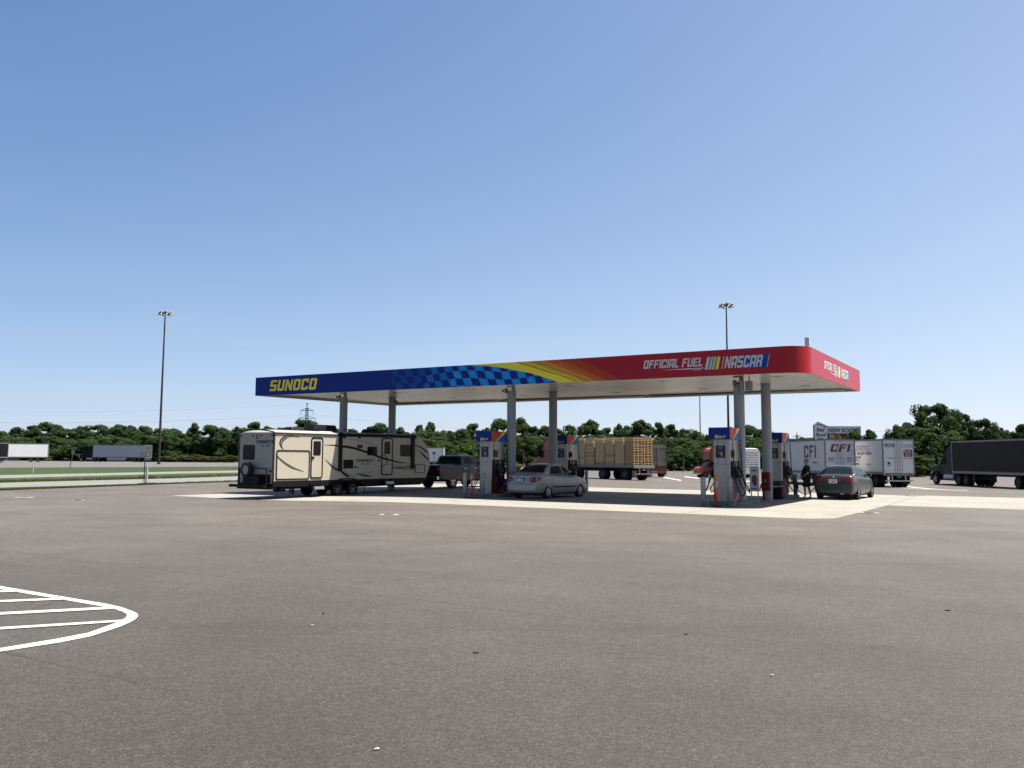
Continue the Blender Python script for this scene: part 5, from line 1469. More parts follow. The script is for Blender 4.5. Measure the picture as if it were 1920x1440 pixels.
on_roof(713.5, 734, .26, -.30, .20, 'roof_vent', BLK, .03)
x, _ = rs(681, 806); mb = MB(); mb.cyl((x, -.2, ZT+.05), (x, -.2, ZT+.27), .025, n=8); mb.box(x-.26, x+.22, -.24, -.12, ZT+.27, ZT+.31); mb.build('roof_aerial', BLK, rv)
on_roof(610, 634, .09, -.9, -.55, 'vent_cap', ROOFM, .03, z0=ZT+.04)

# ------------------------------------------------------------------ lorries and trailers (x forward, y left)
TRW = mat('white_trailer', (.67, .665, .65), .42, var=.05, scale=.8, k=.78)
TRG = mat('grey_trailer', (.36, .39, .43), .45, var=.06, scale=.8, k=.8)
TRB = mat('black_trailer', (.020, .021, .026), .55, var=.12, scale=.8, spec=.12)
RAILM = mat('trailer_rail', (.30, .30, .30), .5, metal=.3, var=.1)
CABB = mat('black_cab_paint', (.010, .011, .016), .4, var=.05, spec=.12)
CABD = mat('dark_blue_cab_paint', (.020, .028, .040), .4, var=.05, spec=.18)
CABR = mat('red_cab_paint', (.42, .035, .025), .3, coat=.6, var=.06)
CABO = mat('orange_red_cab_paint', (.44, .08, .04), .4, var=.06)
REDT = mat('red_lettering', (.40, .03, .05), .45, var=.05)
BLUT = mat('blue_lettering', (.03, .06, .26), .45, var=.05)
def pair(parent, x, yo, r, w_, style='truck', dual=True, name='wheel'):
    for sgn in (-1, 1):
        wheel(parent, x, sgn*yo, r, w_, sgn, style, name)
        if dual: wheel(parent, x, sgn*(yo-.34), r, w_, sgn, style, name)
def box_trailer(r_, L_, side_m, rear_m, top=4.05, floor=1.15, W=2.59, axles=(1.5, 2.75), skirt=None, legs=True, rear_frame=RAILM, doors=True):
    y = W/2
    mb = MB(); mb.box(.06, L_, -y, y, floor, top-.03); mb.build('box', side_m, r_)
    mb = MB()
    for s in (-1, 1):
        mb.box(.0, L_+.012, s*y-.014, s*y+.014, top-.14, top); mb.box(.0, L_+.012, s*y-.016, s*y+.016, floor-.10, floor+.12)
        mb.box(L_-.10, L_+.014, s*y-.015, s*y+.015, floor+.12, top-.14)
    mb.build('rail', RAILM, r_)
    mb = MB()
    for s in (-1, 1): mb.box(-.02, .10, s*y-.07 if s > 0 else -y-.018, y+.018 if s > 0 else -y+.07, floor-.12, top)
    mb.box(-.02, .10, -y+.07, y-.07, top-.14, top); mb.box(-.02, .10, -y+.07, y-.07, floor-.18, floor+.04)
    mb.build('rear_frame', rear_frame, r_)
    if doors:
        for s in (-1, 1):
            a, b = (.015, y-.075) if s > 0 else (-y+.075, -.015)
            mb = MB(); mb.box(.0, .055, a, b, floor+.05, top-.145); d = mb.build('rear_door', rear_m, r_)
            mb = MB()
            for yy in (s*.12, s*.30): 
                mb.cyl((-.03, yy, floor-.02), (-.03, yy, top-.15), .018, n=8)
                for z in (floor+.35, floor+1.3, top-.5): mb.box(-.04, -.001, yy-.045, yy+.045, z-.04, z+.04)
            for z in (floor+.25, floor+.95, floor+1.65, top-.5): mb.box(-.02, -.001, s*(y-.14)-.07, s*(y-.14)+.07, z-.035, z+.035)
            mb.build('lock_rod', ALU, d)
        for s in (-1, 1):
            mb = MB(); mb.box(-.035, -.021, s*(y-.35)-.09, s*(y-.35)+.09, floor-.13, floor-.05); mb.build('tail_lamp', LAMPR, r_)
    mb = MB(); mb.box(.3, L_-.4, -.55, -.40, floor-.28, floor-.02); mb.box(.3, L_-.4, .40, .55, floor-.28, floor-.02)
    for k in range(int(L_/1.2)): mb.box(.4+1.2*k, .5+1.2*k, -y+.02, y-.02, floor-.16, floor-.02)
    mb.build('chassis', BLK, r_)
    mb = MB(); mb.bar((.12, -.55, floor-.1), (.05, -.55, .55), .08); mb.bar((.12, .55, floor-.1), (.05, .55, .55), .08); mb.box(-.0, .1, -1.15, 1.15, .50, .60); mb.build('underride_guard', ALU, r_)
    mb = MB(); mb.box(.02, .03, -.17, .17, floor-.36, floor-.2); mb.build('number_plate', GRY, r_)
    for x in axles: pair(r_, x, y-.16, .50, .27)
    mb = MB()
    for s in (-1, 1): mb.box(axles[0]-.75, axles[0]-.735, min(s*.62, s*1.25), max(s*.62, s*1.25), .28, floor-.2)
    mb.build('mud_flap', BLK, r_)
    if skirt:
        x0, x1, m = skirt
        for s in (-1, 1):
            mb = MB(); mb.prism([(x0+.5, .38), (x1, .38), (x1, floor-.09), (x0, floor-.09)], lambda a, b, c: (a, c, b), s*(y-.03), s*(y-.05)); mb.build('side_skirt', m, r_)
    if legs:
        mb = MB()
        for s in (-1, 1): mb.box(L_-3.0, L_-2.84, s*.95-.07, s*.95+.07, .35, floor-.05); mb.bar((L_-2.92, s*.95, .5), (L_-1.9, s*.95, floor-.1), .06)
        mb.box(L_-2.98, L_-2.86, -.95, .95, .6, .68); mb.build('landing_gear', DKG, r_)
def tractor(r_, xr, paint, style='sleeper', stack=False, roofz=3.85, paint2=None):
    """conventional tractor; xr = x of the rearmost drive axle"""
    p2 = paint2 or paint
    mb = MB(); mb.box(xr-.8, xr+5.6, -.45, .45, .62, .92); mb.box(xr-.3, xr+1.6, -.5, .5, .92, 1.12); mb.build('chassis', BLK, r_)
    pair(r_, xr, 1.08, .50, .27); pair(r_, xr+1.28, 1.08, .50, .27)
    for s in (-1, 1): wheel(r_, xr+5.3, s*1.05, .51, .29, s, 'truck_alu')
    xs_, xc = xr+1.75, xr+3.55
    # sleeper + cab
    mb = MB(); prof = [(xs_, .95), (xc+.75, .95), (xc+.75, 2.05), (xc+.15, 2.78), (xc-.25, roofz-.45), (xs_+.55, roofz), (xs_, roofz)]
    rings = [[(a, s*1.16*q+0, b) for a, b in prof] for s, q in ((-1, .94),)]
    mb.loft([[(a, -1.10, b) for a, b in prof], [(a, -1.18, b if b > 1 else b) for a, b in prof], [(a, 1.18, b) for a, b in prof], [(a, 1.10, b) for a, b in prof]], 0, False)
    mb.build('cab', p2, r_, .05)
    mb = MB(); hood = [(xc+.74, .92), (xc+2.35, .75), (xc+2.55, .85), (xc+2.60, 1.35), (xc+2.45, 1.70), (xc+1.5, 1.95), (xc+.74, 2.08)]
    mb.loft([[(a, -1.02, b-.10*(b > 1.2)) for a, b in hood], [(a, -.86, b) for a, b in hood], [(a, .86, b) for a, b in hood], [(a, 1.02, b-.10*(b > 1.2)) for a, b in hood]], 0, False); hd_ = mb.build('hood', paint, r_, .05)
    mb = MB(); mb.box(xc+2.595, xc+2.615, -.5, .5, .95, 1.5); mb.build('grille', CHROME, hd_)
    mb = MB(); mb.box(xc+2.3, xc+2.72, -1.2, 1.2, .36, .72); mb.build('bumper', p2, r_, .06)
    for s in (-1, 1):
        mb = MB(); mb.box(xc+2.35, xc+2.57, s*.98-.12, s*.98+.12, 1.0, 1.28); mb.build('headlight', LAMPW, hd_, .03)
        mb = MB(); rings = []
        for k in range(9):
            a = R(180-180*k/8); x = xr+5.3+.66*math.cos(a); z = .60+.62*math.sin(a); rings.append([(x, s*.86, z), (x, s*1.19, z-.03), (x, s*1.19, z+.03), (x, s*.86, z+.06)])
        mb.loft(rings, 0, False); mb.build('fender', paint, hd_)
        mb = MB(); mb.poly([(xc+.70, s*1.186, 1.95), (xc-.05, s*1.186, 1.95), (xc-.05, s*1.186, 2.62), (xc+.20, s*1.186, 2.62)]); mb.build('side_window', GLASS, r_)
        mb = MB(); mb.bar((xc+.8, s*1.2, 2.7), (xc+.9, s*1.42, 2.7), .03); mb.bar((xc+.8, s*1.2, 1.9), (xc+.9, s*1.42, 1.9), .03); mb.box(xc+.86, xc+.94, s*1.44-.10, s*1.44+.10, 1.9, 2.75); mb.build('mirror', BLK, r_)
        mb = MB(); mb.cyl((xs_+.2, s*.95, .72), (xs_+1.9, s*.95, .72), .33, n=20); mb.build('fuel_tank', ALU, r_)
        if stack:
            mb = MB(); mb.cyl((xs_-.14, s*1.0, 1.0), (xs_-.14, s*1.0, roofz+.1), .085, n=14); mb.build('exhaust_stack', CHROME, r_)
        if style == 'fairing':
            mb = MB(); mb.box(xs_-.55, xs_+.02, s*1.16-.02, s*1.16+.02, 1.1, roofz-.05); mb.build('side_fairing', p2, r_)
    mb = MB(); mb.poly([(xc+.762, -1.05, 2.08), (xc+.762, 1.05, 2.08), (xc+.165, 1.0, 2.80), (xc+.165, -1.0, 2.80)]); mb.build('windscreen', GLASS, r_)
def veh(px, depth, ang, name, lab, cat, group=None, dx=0, dy=0):
    p = col_at(px, depth); return thing(name, lab, cat, p, R(ang), group)

A90 = 90.5
# --- white trailer with red letters
def trailer_at(px_left, depth, ang, name, lab, cat, W=2.59):
    """rear left (near) bottom corner stands below picture column px_left"""
    p = col_at(px_left, depth); a = R(ang)
    rgt = Vector((math.sin(a), -math.cos(a), 0))
    q = p+rgt*(W/2); q.z = gz(q.x, q.y+5)
    return thing(name, lab, cat, q, a)
t1 = trailer_at(1545.5, 71.5, A90, 'box_trailer', 'white box trailer with big red three-letter name on side and rear doors', 'trailer')
box_trailer(t1, 16.0, TRW, TRW, top=4.05, skirt=(5.2, 12.2, TRW))
y = 1.295
mb = MB(); ps, _ = block('CFI', 1.13, 2.9, .18, 0); put_polys(mb, ps, (4.95, y+.004, 2.42), (-1, 0, 0), (0, 0, 1)); mb.build('lettering', REDT, t1)
mb = MB(); dashes(mb, (3.0, y+.004, 1.93), (-1, 0, 0), (0, 0, 1), 1.2, .12, 3); mb.build('lettering', DKG, t1)
mb = MB(); ps, _ = block('CFI', .66, 1.62, .16, .25); put_polys(mb, ps, (-.034, .85, 2.94), (0, -1, 0), (0, 0, 1)); mb.build('lettering', REDT, t1)
mb = MB()
for yy, n_ in ((.75, 4), (-.78, 4)):
    for k in range(n_): mb.quad((-.004, yy+.19, 2.12+.1*k), (-.004, yy-.19, 2.12+.1*k), (-.004, yy-.19, 2.16+.1*k), (-.004, yy+.19, 2.16+.1*k))
for a, b in ((.96, .99), (.51, .54)): mb.quad((-.004, b, 2.05), (-.004, a, 2.05), (-.004, a, 2.52), (-.004, b, 2.52))
mb.build('notice', DKG, t1)
# --- logistics trailer
t2 = trailer_at(1653.5, 68.6, A90, 'box_trailer', 'white box trailer with blue lettered panel and red notice on its rear doors', 'trailer')
box_trailer(t2, 16.0, TRW, TRW, top=4.0)
mb = MB(); mb.box(-.006, -.001, .33, 1.10, 3.30, 3.60); bp = mb.build('name_panel', BLUT, t2)
SER = None
mb = MB(); put_text(mb, 'LMD', (-.0085, 1.06, 3.335), (0, -1, 0), (0, 0, 1), .31, .70, .008); mb.build('lettering', WHT, bp)
mb = MB(); put_text(mb, 'GLOBAL', (-.004, -.40, 3.45), (0, -1, 0), (0, 0, 1), .16, .72, .002); put_text(mb, 'LOGISTICS', (-.004, -.32, 3.28), (0, -1, 0), (0, 0, 1), .15, .88, .002); mb.build('lettering', mat('slate_lettering', (.12, .15, .19), .5), t2)
mb = MB(); mb.prism(rrect(-1.16, -.42, 2.52, 3.12, .1), lambda a, b, c: (c, a, b), -.008, -.001); rn_ = mb.build('red_notice', REDT, t2)
mb = MB(); dashes(mb, (-.0105, -.47, 2.95), (0, -1, 0), (0, 0, 1), .64, .11, 11)
for k_, (z_, w_) in enumerate(((2.84, .56), (2.75, .48), (2.66, .54), (2.57, .46))): dashes(mb, (-.0105, -.79+w_/2, z_), (0, -1, 0), (0, 0, 1), w_, .055, 20+k_)
mb.build('lettering', WHT, rn_)
mb = MB(); dashes(mb, (-.004, 1.1, 2.38), (0, -1, 0), (0, 0, 1), .85, .07, 31); dashes(mb, (-.004, -.38, 2.38), (0, -1, 0), (0, 0, 1), .80, .07, 32)
mb.ball((-.004, .82, 2.0), .003, .13, .10, n=14, m=6); mb.quad((-.004, 1.0, 1.80), (-.004, .64, 1.80), (-.004, .64, 1.86), (-.004, 1.0, 1.86)); mb.build('lettering', DKG, t2)
y = 1.295
mb = MB(); put_text(mb, 'GLOBAL LOGISTICS', (7.9, y+.004, 3.10), (-1, 0, 0), (0, 0, 1), .56, 5.3, .012); mb.quad((7.9, y+.004, 2.98), (2.4, y+.004, 2.98), (2.4, y+.004, 3.02), (7.9, y+.004, 3.02)); mb.build('lettering', mat('violet_lettering', (.10, .07, .22), .45), t2)
mb = MB(); dashes(mb, (9.5, y+.004, 2.68), (-1, 0, 0), (0, 0, 1), 7.4, .26, 41); dashes(mb, (9.5, y+.004, 2.38), (-1, 0, 0), (0, 0, 1), 5.3, .22, 42); dashes(mb, (9.5, y+.004, 2.12), (-1, 0, 0), (0, 0, 1), 4.9, .22, 43); mb.build('lettering', mat('faded_red_lettering', (.42, .20, .22), .5), t2)
mb = MB(); dashes(mb, (3.1, y+.004, 1.80), (-1, 0, 0), (0, 0, 1), 1.0, .16, 44); dashes(mb, (5.6, y+.004, 1.80), (-1, 0, 0), (0, 0, 1), 1.0, .18, 45); mb.build('lettering', DKG, t2)
# --- black semi truck on the right
p = col_at(1782, 76.6); a = R(A90); rgt = Vector((math.sin(a), -math.cos(a), 0)); fw = Vector((math.cos(a), math.sin(a), 0))
q = p+rgt*1.3-fw*16.0; q.z = gz(q.x, q.y+10)
t3 = thing('semi_truck', 'dark conventional semi truck with plain black box trailer at the right edge', 'semi truck', q, a)
box_trailer(t3, 16.0, TRB, TRB, top=4.0, floor=1.18, axles=(5.1, 6.35))
tractor(t3, 14.0, CABD, 'sleeper', roofz=3.75, paint2=CABD)

# --- flatbed with pallets
FA = 127.0; FD = 70.0
p = col_at(1188, FD); a = R(FA); rgt = Vector((math.sin(a), -math.cos(a), 0)); fw = Vector((math.cos(a), math.sin(a), 0))
FW = 2.46; FL = 11.3
q = p+rgt*(FW/2); q.z = gz(q.x, q.y+3)
DECK = 1.30
WOODD = mat('deck_wood', (.15, .12, .09), .8, var=.15, scale=3)
fb = thing('flatbed_truck', 'red semi truck with a flatbed trailer carrying stacked wooden pallets', 'flatbed truck', q, a)
mb = MB(); mb.box(0, FL, -FW/2, FW/2, DECK-.10, DECK); mb.build('deck', WOODD, fb)
mb = MB(); mb.box(-.02, FL+.02, FW/2, FW/2+.03, DECK-.22, DECK+.01); mb.box(-.02, FL+.02, -FW/2-.03, -FW/2, DECK-.22, DECK+.01); mb.box(-.03, 0, -FW/2, FW/2, DECK-.25, DECK+.01); mb.build('side_rail', RAILM, fb)
mb = MB(); mb.box(.2, FL-.2, .35, .5, .75, DECK-.1); mb.box(.2, FL-.2, -.5, -.35, .75, DECK-.1); mb.build('chassis', BLK, fb)
for x in (1.15, 3.9): pair(fb, x, FW/2-.16, .50, .27)
mb = MB(); mb.box(0, .08, -1.1, 1.1, .50, .60)
for y in (-.5, .5): mb.bar((.05, y, DECK-.2), (.05, y, .55), .07)
mb.build('underride_guard', ALU, fb)
mb = MB()
for k in range(5): mb.box(-.003, -.0005, -1.0+.44*k, -.82+.44*k, .505, .595)
mb.build('reflective_tape', LAMPR, fb)
mb = MB(); mb.box(.0, .02, -.2, .2, .85, 1.0); mb.build('number_plate', GRY, fb)
for y in (-.9, .9):
    mb = MB(); mb.box(.2, .215, y-.32, y+.32, .25, .85); mb.build('mud_flap', mat('grey_flap', (.25, .25, .25), .6), fb)
# tractor turned to the right of the trailer line: its own frame inside the thing
sub = MB()
_before = set(bpy.data.objects)
tmp = bpy.data.objects.new('tractor_rig', None); COL.objects.link(tmp)
tractor(tmp, 0., CABR, 'sleeper', stack=True, roofz=3.9)
turn = Matrix.Translation((FL-1.9, -.0, 0)) @ Matrix.Rotation(R(-12), 4, 'Z')
for o in [o for o in bpy.data.objects if o.parent is tmp]:
    m0 = Matrix.LocRotScale(o.location, o.rotation_euler, None)
    o.parent = fb; mm = turn @ m0; o.location = mm.to_translation(); o.rotation_euler = mm.to_euler()
bpy.data.objects.remove(tmp)
# pallets: one mesh, every pallet an object
WOOD = mat('pallet_wood', (.50, .35, .19), .75, var=.16, scale=4, k=.72)
WOOD2 = mat('pallet_wood_weathered', (.50, .39, .23), .8, var=.2, scale=4, k=.95)
def pallet_mesh(m):
    mb = MB(); Lx, Wy, Hh = 1.10, 1.10, .136
    for y in (-.53, 0, .53): mb.box(-Lx/2, Lx/2, y*.86-.02, y*.86+.02, .017, .118)
    for k in range(7):
        x = -Lx/2+.045+k*(Lx-.09)/6; mb.box(x-.045, x+.045, -Wy/2, Wy/2, .119, .135)
    for k in range(4):
        x = -Lx/2+.045+k*(Lx-.09)/3; mb.box(x-.045, x+.045, -Wy/2, Wy/2, 0, .016)
    o = mb.build('wooden_pallet', m); me = o.data; bpy.data.objects.remove(o); return me
PM, PM2 = pallet_mesh(WOOD), pallet_mesh(WOOD2)
ORD = ['bottom', 'second', 'third', 'fourth', 'fifth', 'sixth', 'seventh', 'eighth', 'ninth', 'tenth', 'eleventh', 'twelfth', 'thirteenth', 'fourteenth', 'fifteenth', 'sixteenth', 'top']
ORDN = ['first', 'second', 'third', 'fourth', 'fifth', 'sixth', 'seventh', 'eighth', 'ninth', 'tenth', 'eleventh', 'twelfth', 'thirteenth', 'fourteenth', 'fifteenth', 'sixteenth', 'seventeenth', 'eighteenth', 'nineteenth', 'twentieth', 'twenty-first', 'twenty-second', 'twenty-third', 'twenty-fourth', 'twenty-fifth', 'twenty-sixth', 'twenty-seventh', 'twenty-eighth', 'twenty-ninth', 'thirtieth', 'thirty-first', 'thirty-second', 'thirty-third', 'thirty-fourth', 'thirty-fifth', 'thirty-sixth', 'thirty-seventh', 'thirty-eighth', 'thirty-ninth', 'fortieth']
rn = random.Random(5)
ca, sa = math.cos(R(FA)), math.sin(R(FA))
nper = 17
for col in range(9):
    for side in (1, -1):
        if side == -1 and col > 0: continue           # hidden behind the near row
        if side == 1 and col > 7: continue
        lean = rn.uniform(-.01, .01)
        for k in range(nper):
            x = .63+1.225*col+(.07 if col >= 4 else 0)+rn.uniform(-.012, .012)+lean*k*.2; y = side*.605+rn.uniform(-.015, .015); z = DECK+.002+k*.1385
            o = bpy.data.objects.new('wooden_pallet', PM if side == -1 or (col == 0) or rn.random() < .22 else PM2); COL.objects.link(o)
            o.location = (q.x+x*ca-y*sa, q.y+x*sa+y*ca, q.z+z); o.rotation_euler = (0, 0, R(FA)+rn.uniform(-.012, .012))
            if side == -1: lab = '%s pallet of the rear right stack on the flatbed truck' % ORD[k]
            else: lab = '%s pallet in the %s near-side stack counted from the flatbed rear' % (ORD[k], ORDN[col])
            tag(o, lab, 'pallet', 'wooden pallets stacked on the flatbed')
# --- dirty trailer rear beyond the pallets
t5 = trailer_at(1208, 90, 97, 'box_trailer', 'dirty yellow-grey trailer rear with red underside beyond the pallet load', 'trailer')
DIRTY = mat('dirty_trailer', (.30, .27, .19), .6, var=.25, scale=1.2)
REDU = mat('red_underframe', (.22, .045, .03), .6, var=.2)
box_trailer(t5, 9, DIRTY, DIRTY, top=3.75, floor=1.2, W=2.4, axles=(1.0,), legs=False, rear_frame=DKG)
mb = MB(); mb.box(-.012, -.003, -.95, .6, 3.2, 3.5); mb.build('yellow_sign', mat('sign_yellow', (.5, .38, .05), .5), t5)
mb = MB(); mb.box(-.03, .12, -1.2, 1.2, .62, 1.05); mb.box(-.05, .1, -1.1, 1.1, .42, .56); mb.build('red_bumper', REDU, t5)
# --- orange and white moving truck
a6 = R(188); fw6 = Vector((math.cos(a6), math.sin(a6), 0))
q6 = col_at(1424, 101)-Vector((-fw6.y, fw6.x, 0))*1.2
q6.z = gz(q6.x, q6.y)
t6 = thing('moving_truck', 'orange-fronted white box truck with dark lettered rows behind the nearest fuel pump', 'truck', q6, a6)
BX = 5.45; TP = 3.62
mb = MB(); rings = []
for k, (x, tz) in enumerate(((0, TP-.50), (.06, TP-.30), (.25, TP-.10), (.6, TP), (BX-.3, TP), (BX-.255, TP))):
    rings.append([(x, -1.2, .85), (x, 1.2, .85), (x, 1.2, tz-.05), (x, 1.1, tz), (x, -1.1, tz), (x, -1.2, tz-.05)])
mb.loft(rings, 0, False); bxo = mb.build('box', TRW, t6)
mb = MB(); mb.prism([(BX-.25, .85), (BX, .85), (BX, 2.05), (BX+.75, 2.1), (BX+.95, 2.35), (BX+.80, TP-.35), (BX+.5, TP-.03), (BX-.25, TP)], lambda a, b, c: (a, c, b), -1.2, 1.2); mb.build('attic', CABO, t6, .05)
mb = MB(); mb.prism([(BX+.01, .55), (BX+2.1, .55), (BX+2.15, 1.05), (BX+1.95, 1.28), (BX+1.25, 1.38), (BX+.75, 2.02), (BX+.01, 2.03)], lambda a, b, c: (a, c, b), -1.0, 1.0); cb6 = mb.build('cab', CABO, t6, .06)
for s_ in (-1, 1):
    mb = MB(); mb.poly([(BX+.15, s_*1.004, 1.36), (BX+1.12, s_*1.004, 1.36), (BX+.72, s_*1.004, 1.95), (BX+.15, s_*1.004, 1.95)]); mb.build('side_window', GLASS, cb6)
    mb = MB(); mb.box(BX+2.0, BX+2.17, s_*.8-.15, s_*.8+.15, .85, 1.05); mb.build('headlight', LAMPW, cb6, .02)
    mb = MB(); mb.box(BX+1.0, BX+1.1, min(s_*1.05, s_*1.3), max(s_*1.05, s_*1.3), 1.35, 1.75); mb.build('mirror', BLK, cb6, .02)
    wheel(t6, BX+1.35, s_*.92, .40, .24, s_, 'truck'); wheel(t6, .95, s_*1.0, .42, .26, s_, 'truck'); wheel(t6, .95, s_*.70, .42, .26, s_, 'truck')
mb = MB(); mb.poly([(BX+1.27, -.92, 1.40), (BX+1.27, .92, 1.40), (BX+.79, .86, 1.98), (BX+.79, -.86, 1.98)]); mb.build('windscreen', GLASS, cb6)
mb = MB(); mb.box(BX+2.0, BX+2.25, -1.05, 1.05, .42, .62); mb.build('bumper', CHROME, cb6, .03)
mb = MB(); mb.box(.1, BX+1.5, -.7, .7, .5, .84); mb.build('chassis', BLK, t6)
mb = MB(); mb.box(.0, 1.9, 1.19, 1.205, .50, .84); mb.box(2.4, 4.6, 1.19, 1.205, .55, .84); mb.build('side_panel', TRW, t6)
rr6 = random.Random(2); mb = MB()
for k in range(7):
    z = 1.35+.28*k
    x = .25
    while x < 4.9:
        w6 = rr6.uniform(.12, .5); mb.quad((x, 1.204, z), (x+w6, 1.204, z), (x+w6, 1.204, z+rr6.uniform(.05, .11)), (x, 1.204, z+.08)); x += w6+rr6.uniform(.03, .12)
mb.build('lettering', mat('grey_lettering', (.12, .12, .13), .5), bxo)

# --- far trucks on the left road
p = col_at(94.5, 190); view = Vector((p.x, p.y, 0)).normalized(); perp = Vector((-view.y, view.x, 0))
t7 = thing('box_trailer', 'distant bright white trailer with dark side skirt at the left edge', 'trailer', (p.x, p.y, gz(p.x, p.y)), math.atan2(perp.y, perp.x)-.02)
box_trailer(t7, 11.5, mat('bright_white_trailer', (.82, .82, .82), .45, var=.04, scale=.6, k=.7), TRW, top=4.1, floor=1.05, axles=(2.0, 3.4), skirt=(5.2, 11, DKG), legs=False)
p = col_at(15.0, 172); view = Vector((p.x, p.y, 0)).normalized(); perp = Vector((-view.y, view.x, 0))
t8 = thing('box_trailer', 'black trailer with grey rear frame cut off by the left picture edge', 'trailer', (p.x, p.y, gz(p.x, p.y)), math.atan2(perp.y, perp.x)+.35)
box_trailer(t8, 14, TRB, GRY, top=4.05, floor=1.1, skirt=(5.2, 11, GRY), legs=False)
p = col_at(281, 199); view = Vector((p.x, p.y, 0)).normalized(); perp = Vector((-view.y, view.x, 0))
t9 = thing('semi_truck', 'distant black semi truck with a plain grey trailer on the left road', 'semi truck', (p.x, p.y, gz(p.x, p.y)), math.atan2(perp.y, perp.x)-.70)
box_trailer(t9, 15.0, TRG, mat('ribbed_grey', (.14, .145, .15), .5, var=.1), top=4.05, floor=1.1, skirt=(5.0, 10.8, TRG), legs=False)
tractor(t9, 13.2, CABB, 'fairing', roofz=4.0)
p = col_at(834, 150); view = Vector((p.x, p.y, 0)).normalized(); perp = Vector((-view.y, view.x, 0))
t10 = thing('box_trailer', 'distant white trailer seen between the travel trailer and the pickup cab', 'trailer', (p.x, p.y, gz(p.x, p.y)), math.atan2(perp.y, perp.x)-.1)
box_trailer(t10, 8.5, MATS['bright_white_trailer'], TRW, top=3.5, floor=.9)

# ------------------------------------------------------------------ the person filling the car
SKIN = mat('skin', (.40, .23, .165), .5, var=.06, scale=10, k=.75)
TEE = mat('black_shirt', (.016, .016, .019), .85, var=.15)
SHORT = mat('dark_shorts', (.018, .022, .034), .85, var=.15)
HAIR = mat('grey_hair', (.24, .23, .22), .75, var=.2, scale=30, k=.6)
SHOE = mat('sandal', (.16, .14, .13), .7, var=.1)
def skin_mesh(name, nodes_, edges, m, parent, root=0, lv=2):
    """nodes_: (x,y,z,rx,ry); grown with a Skin modifier and smoothed"""
    me = bpy.data.meshes.new(name); me.from_pydata([n[:3] for n in nodes_], edges, [])
    o = bpy.data.objects.new(name, me); COL.objects.link(o)
    md = o.modifiers.new('k', 'SKIN'); md.use_smooth_shade = True
    if not me.skin_vertices: me.skin_vertices.new()
    for i, n in enumerate(nodes_):
        sv = me.skin_vertices[0].data[i]; sv.radius = (n[3], n[4] if len(n) > 4 else n[3]); sv.use_root = (i == root)
    s = o.modifiers.new('s', 'SUBSURF'); s.levels = lv; s.render_levels = lv
    dg = bpy.context.evaluated_depsgraph_get(); dg.update()
    m2 = bpy.data.meshes.new_from_object(o.evaluated_get(dg)); o.modifiers.clear(); o.data = m2
    m2.materials.clear(); m2.materials.append(m)
    for pp in m2.polygons: pp.use_smooth = True
    o.parent = parent
    return o
fp_ = (at(1508, 934.6)+at(1519.5, 935.4))/2
per = thing('person', 'grey-haired person in black shirt and dark shorts standing at the fuel pump', 'person', (fp_.x, fp_.y, gz(fp_.x, fp_.y)), R(146))
# x = the way the person faces, y = left
N_ = []; E_ = []
def nd(*a): N_.append(a); return len(N_)-1
def ch(*ids): E_.extend(zip(ids, ids[1:]))
pel = nd(0, 0, .93, .13, .16)
wst = nd(.05, 0, 1.07, .16, .18); chest = nd(.02, 0, 1.28, .15, .185); upc = nd(-.02, 0, 1.42, .09, .14); nk = nd(-.005, 0, 1.50, .055, .055); hd0 = nd(.02, 0, 1.575, .092, .082); hd1 = nd(.02, 0, 1.66, .122, .10); hd2 = nd(.01, 0, 1.735, .085, .075)
ch(pel, wst, chest, upc, nk, hd0, hd1, hd2)
for s in (1, -1):
    hip = nd(0, s*.10, .86, .095, .095); kn = nd(.02+.05*s, s*.135, .49, .056, .056); ca_ = nd(-.015+.06*s, s*.15, .33, .056, .052); an = nd(-.03+.08*s, s*.175, .09, .034, .034); ft = nd(.05+.08*s, s*.18, .04, .036, .034); to = nd(.15+.08*s, s*.19, .025, .03, .022)
    ch(pel, hip, kn, ca_, an, ft, to)
for s in (1, -1):
    sh = nd(-.02, s*.19, 1.41, .06, .06); 
    if s == 1:
        el = nd(-.13, .255, 1.14, .043, .043); wr_ = nd(.10, .21, 1.00, .029, .029); pa = nd(.16, .18, .965, .030, .020)
    else:
        el = nd(.02, -.27, 1.13, .043, .043); wr_ = nd(.22, -.30, 1.00, .029, .029); pa = nd(.29, -.31, .965, .030, .020)
    ch(upc, sh, el, wr_, pa)
    for k in range(4):
        b = nd(N_[pa][0]+.055, N_[pa][1]+(k-1.5)*.019, N_[pa][2]-.018, .0095); c = nd(N_[pa][0]+.085-.004*abs(k-1), N_[pa][1]+(k-1.5)*.021, N_[pa][2]-.045, .008)
        ch(pa, b, c)
    tb = nd(N_[pa][0]+.015, N_[pa][1]+s*.035, N_[pa][2]+.02, .0105); ch(pa, tb); tc_ = nd(N_[pa][0]+.05, N_[pa][1]+s*.045, N_[pa][2]+.012, .009); ch(tb, tc_)
body = skin_mesh('body', N_, E_, SKIN, per)
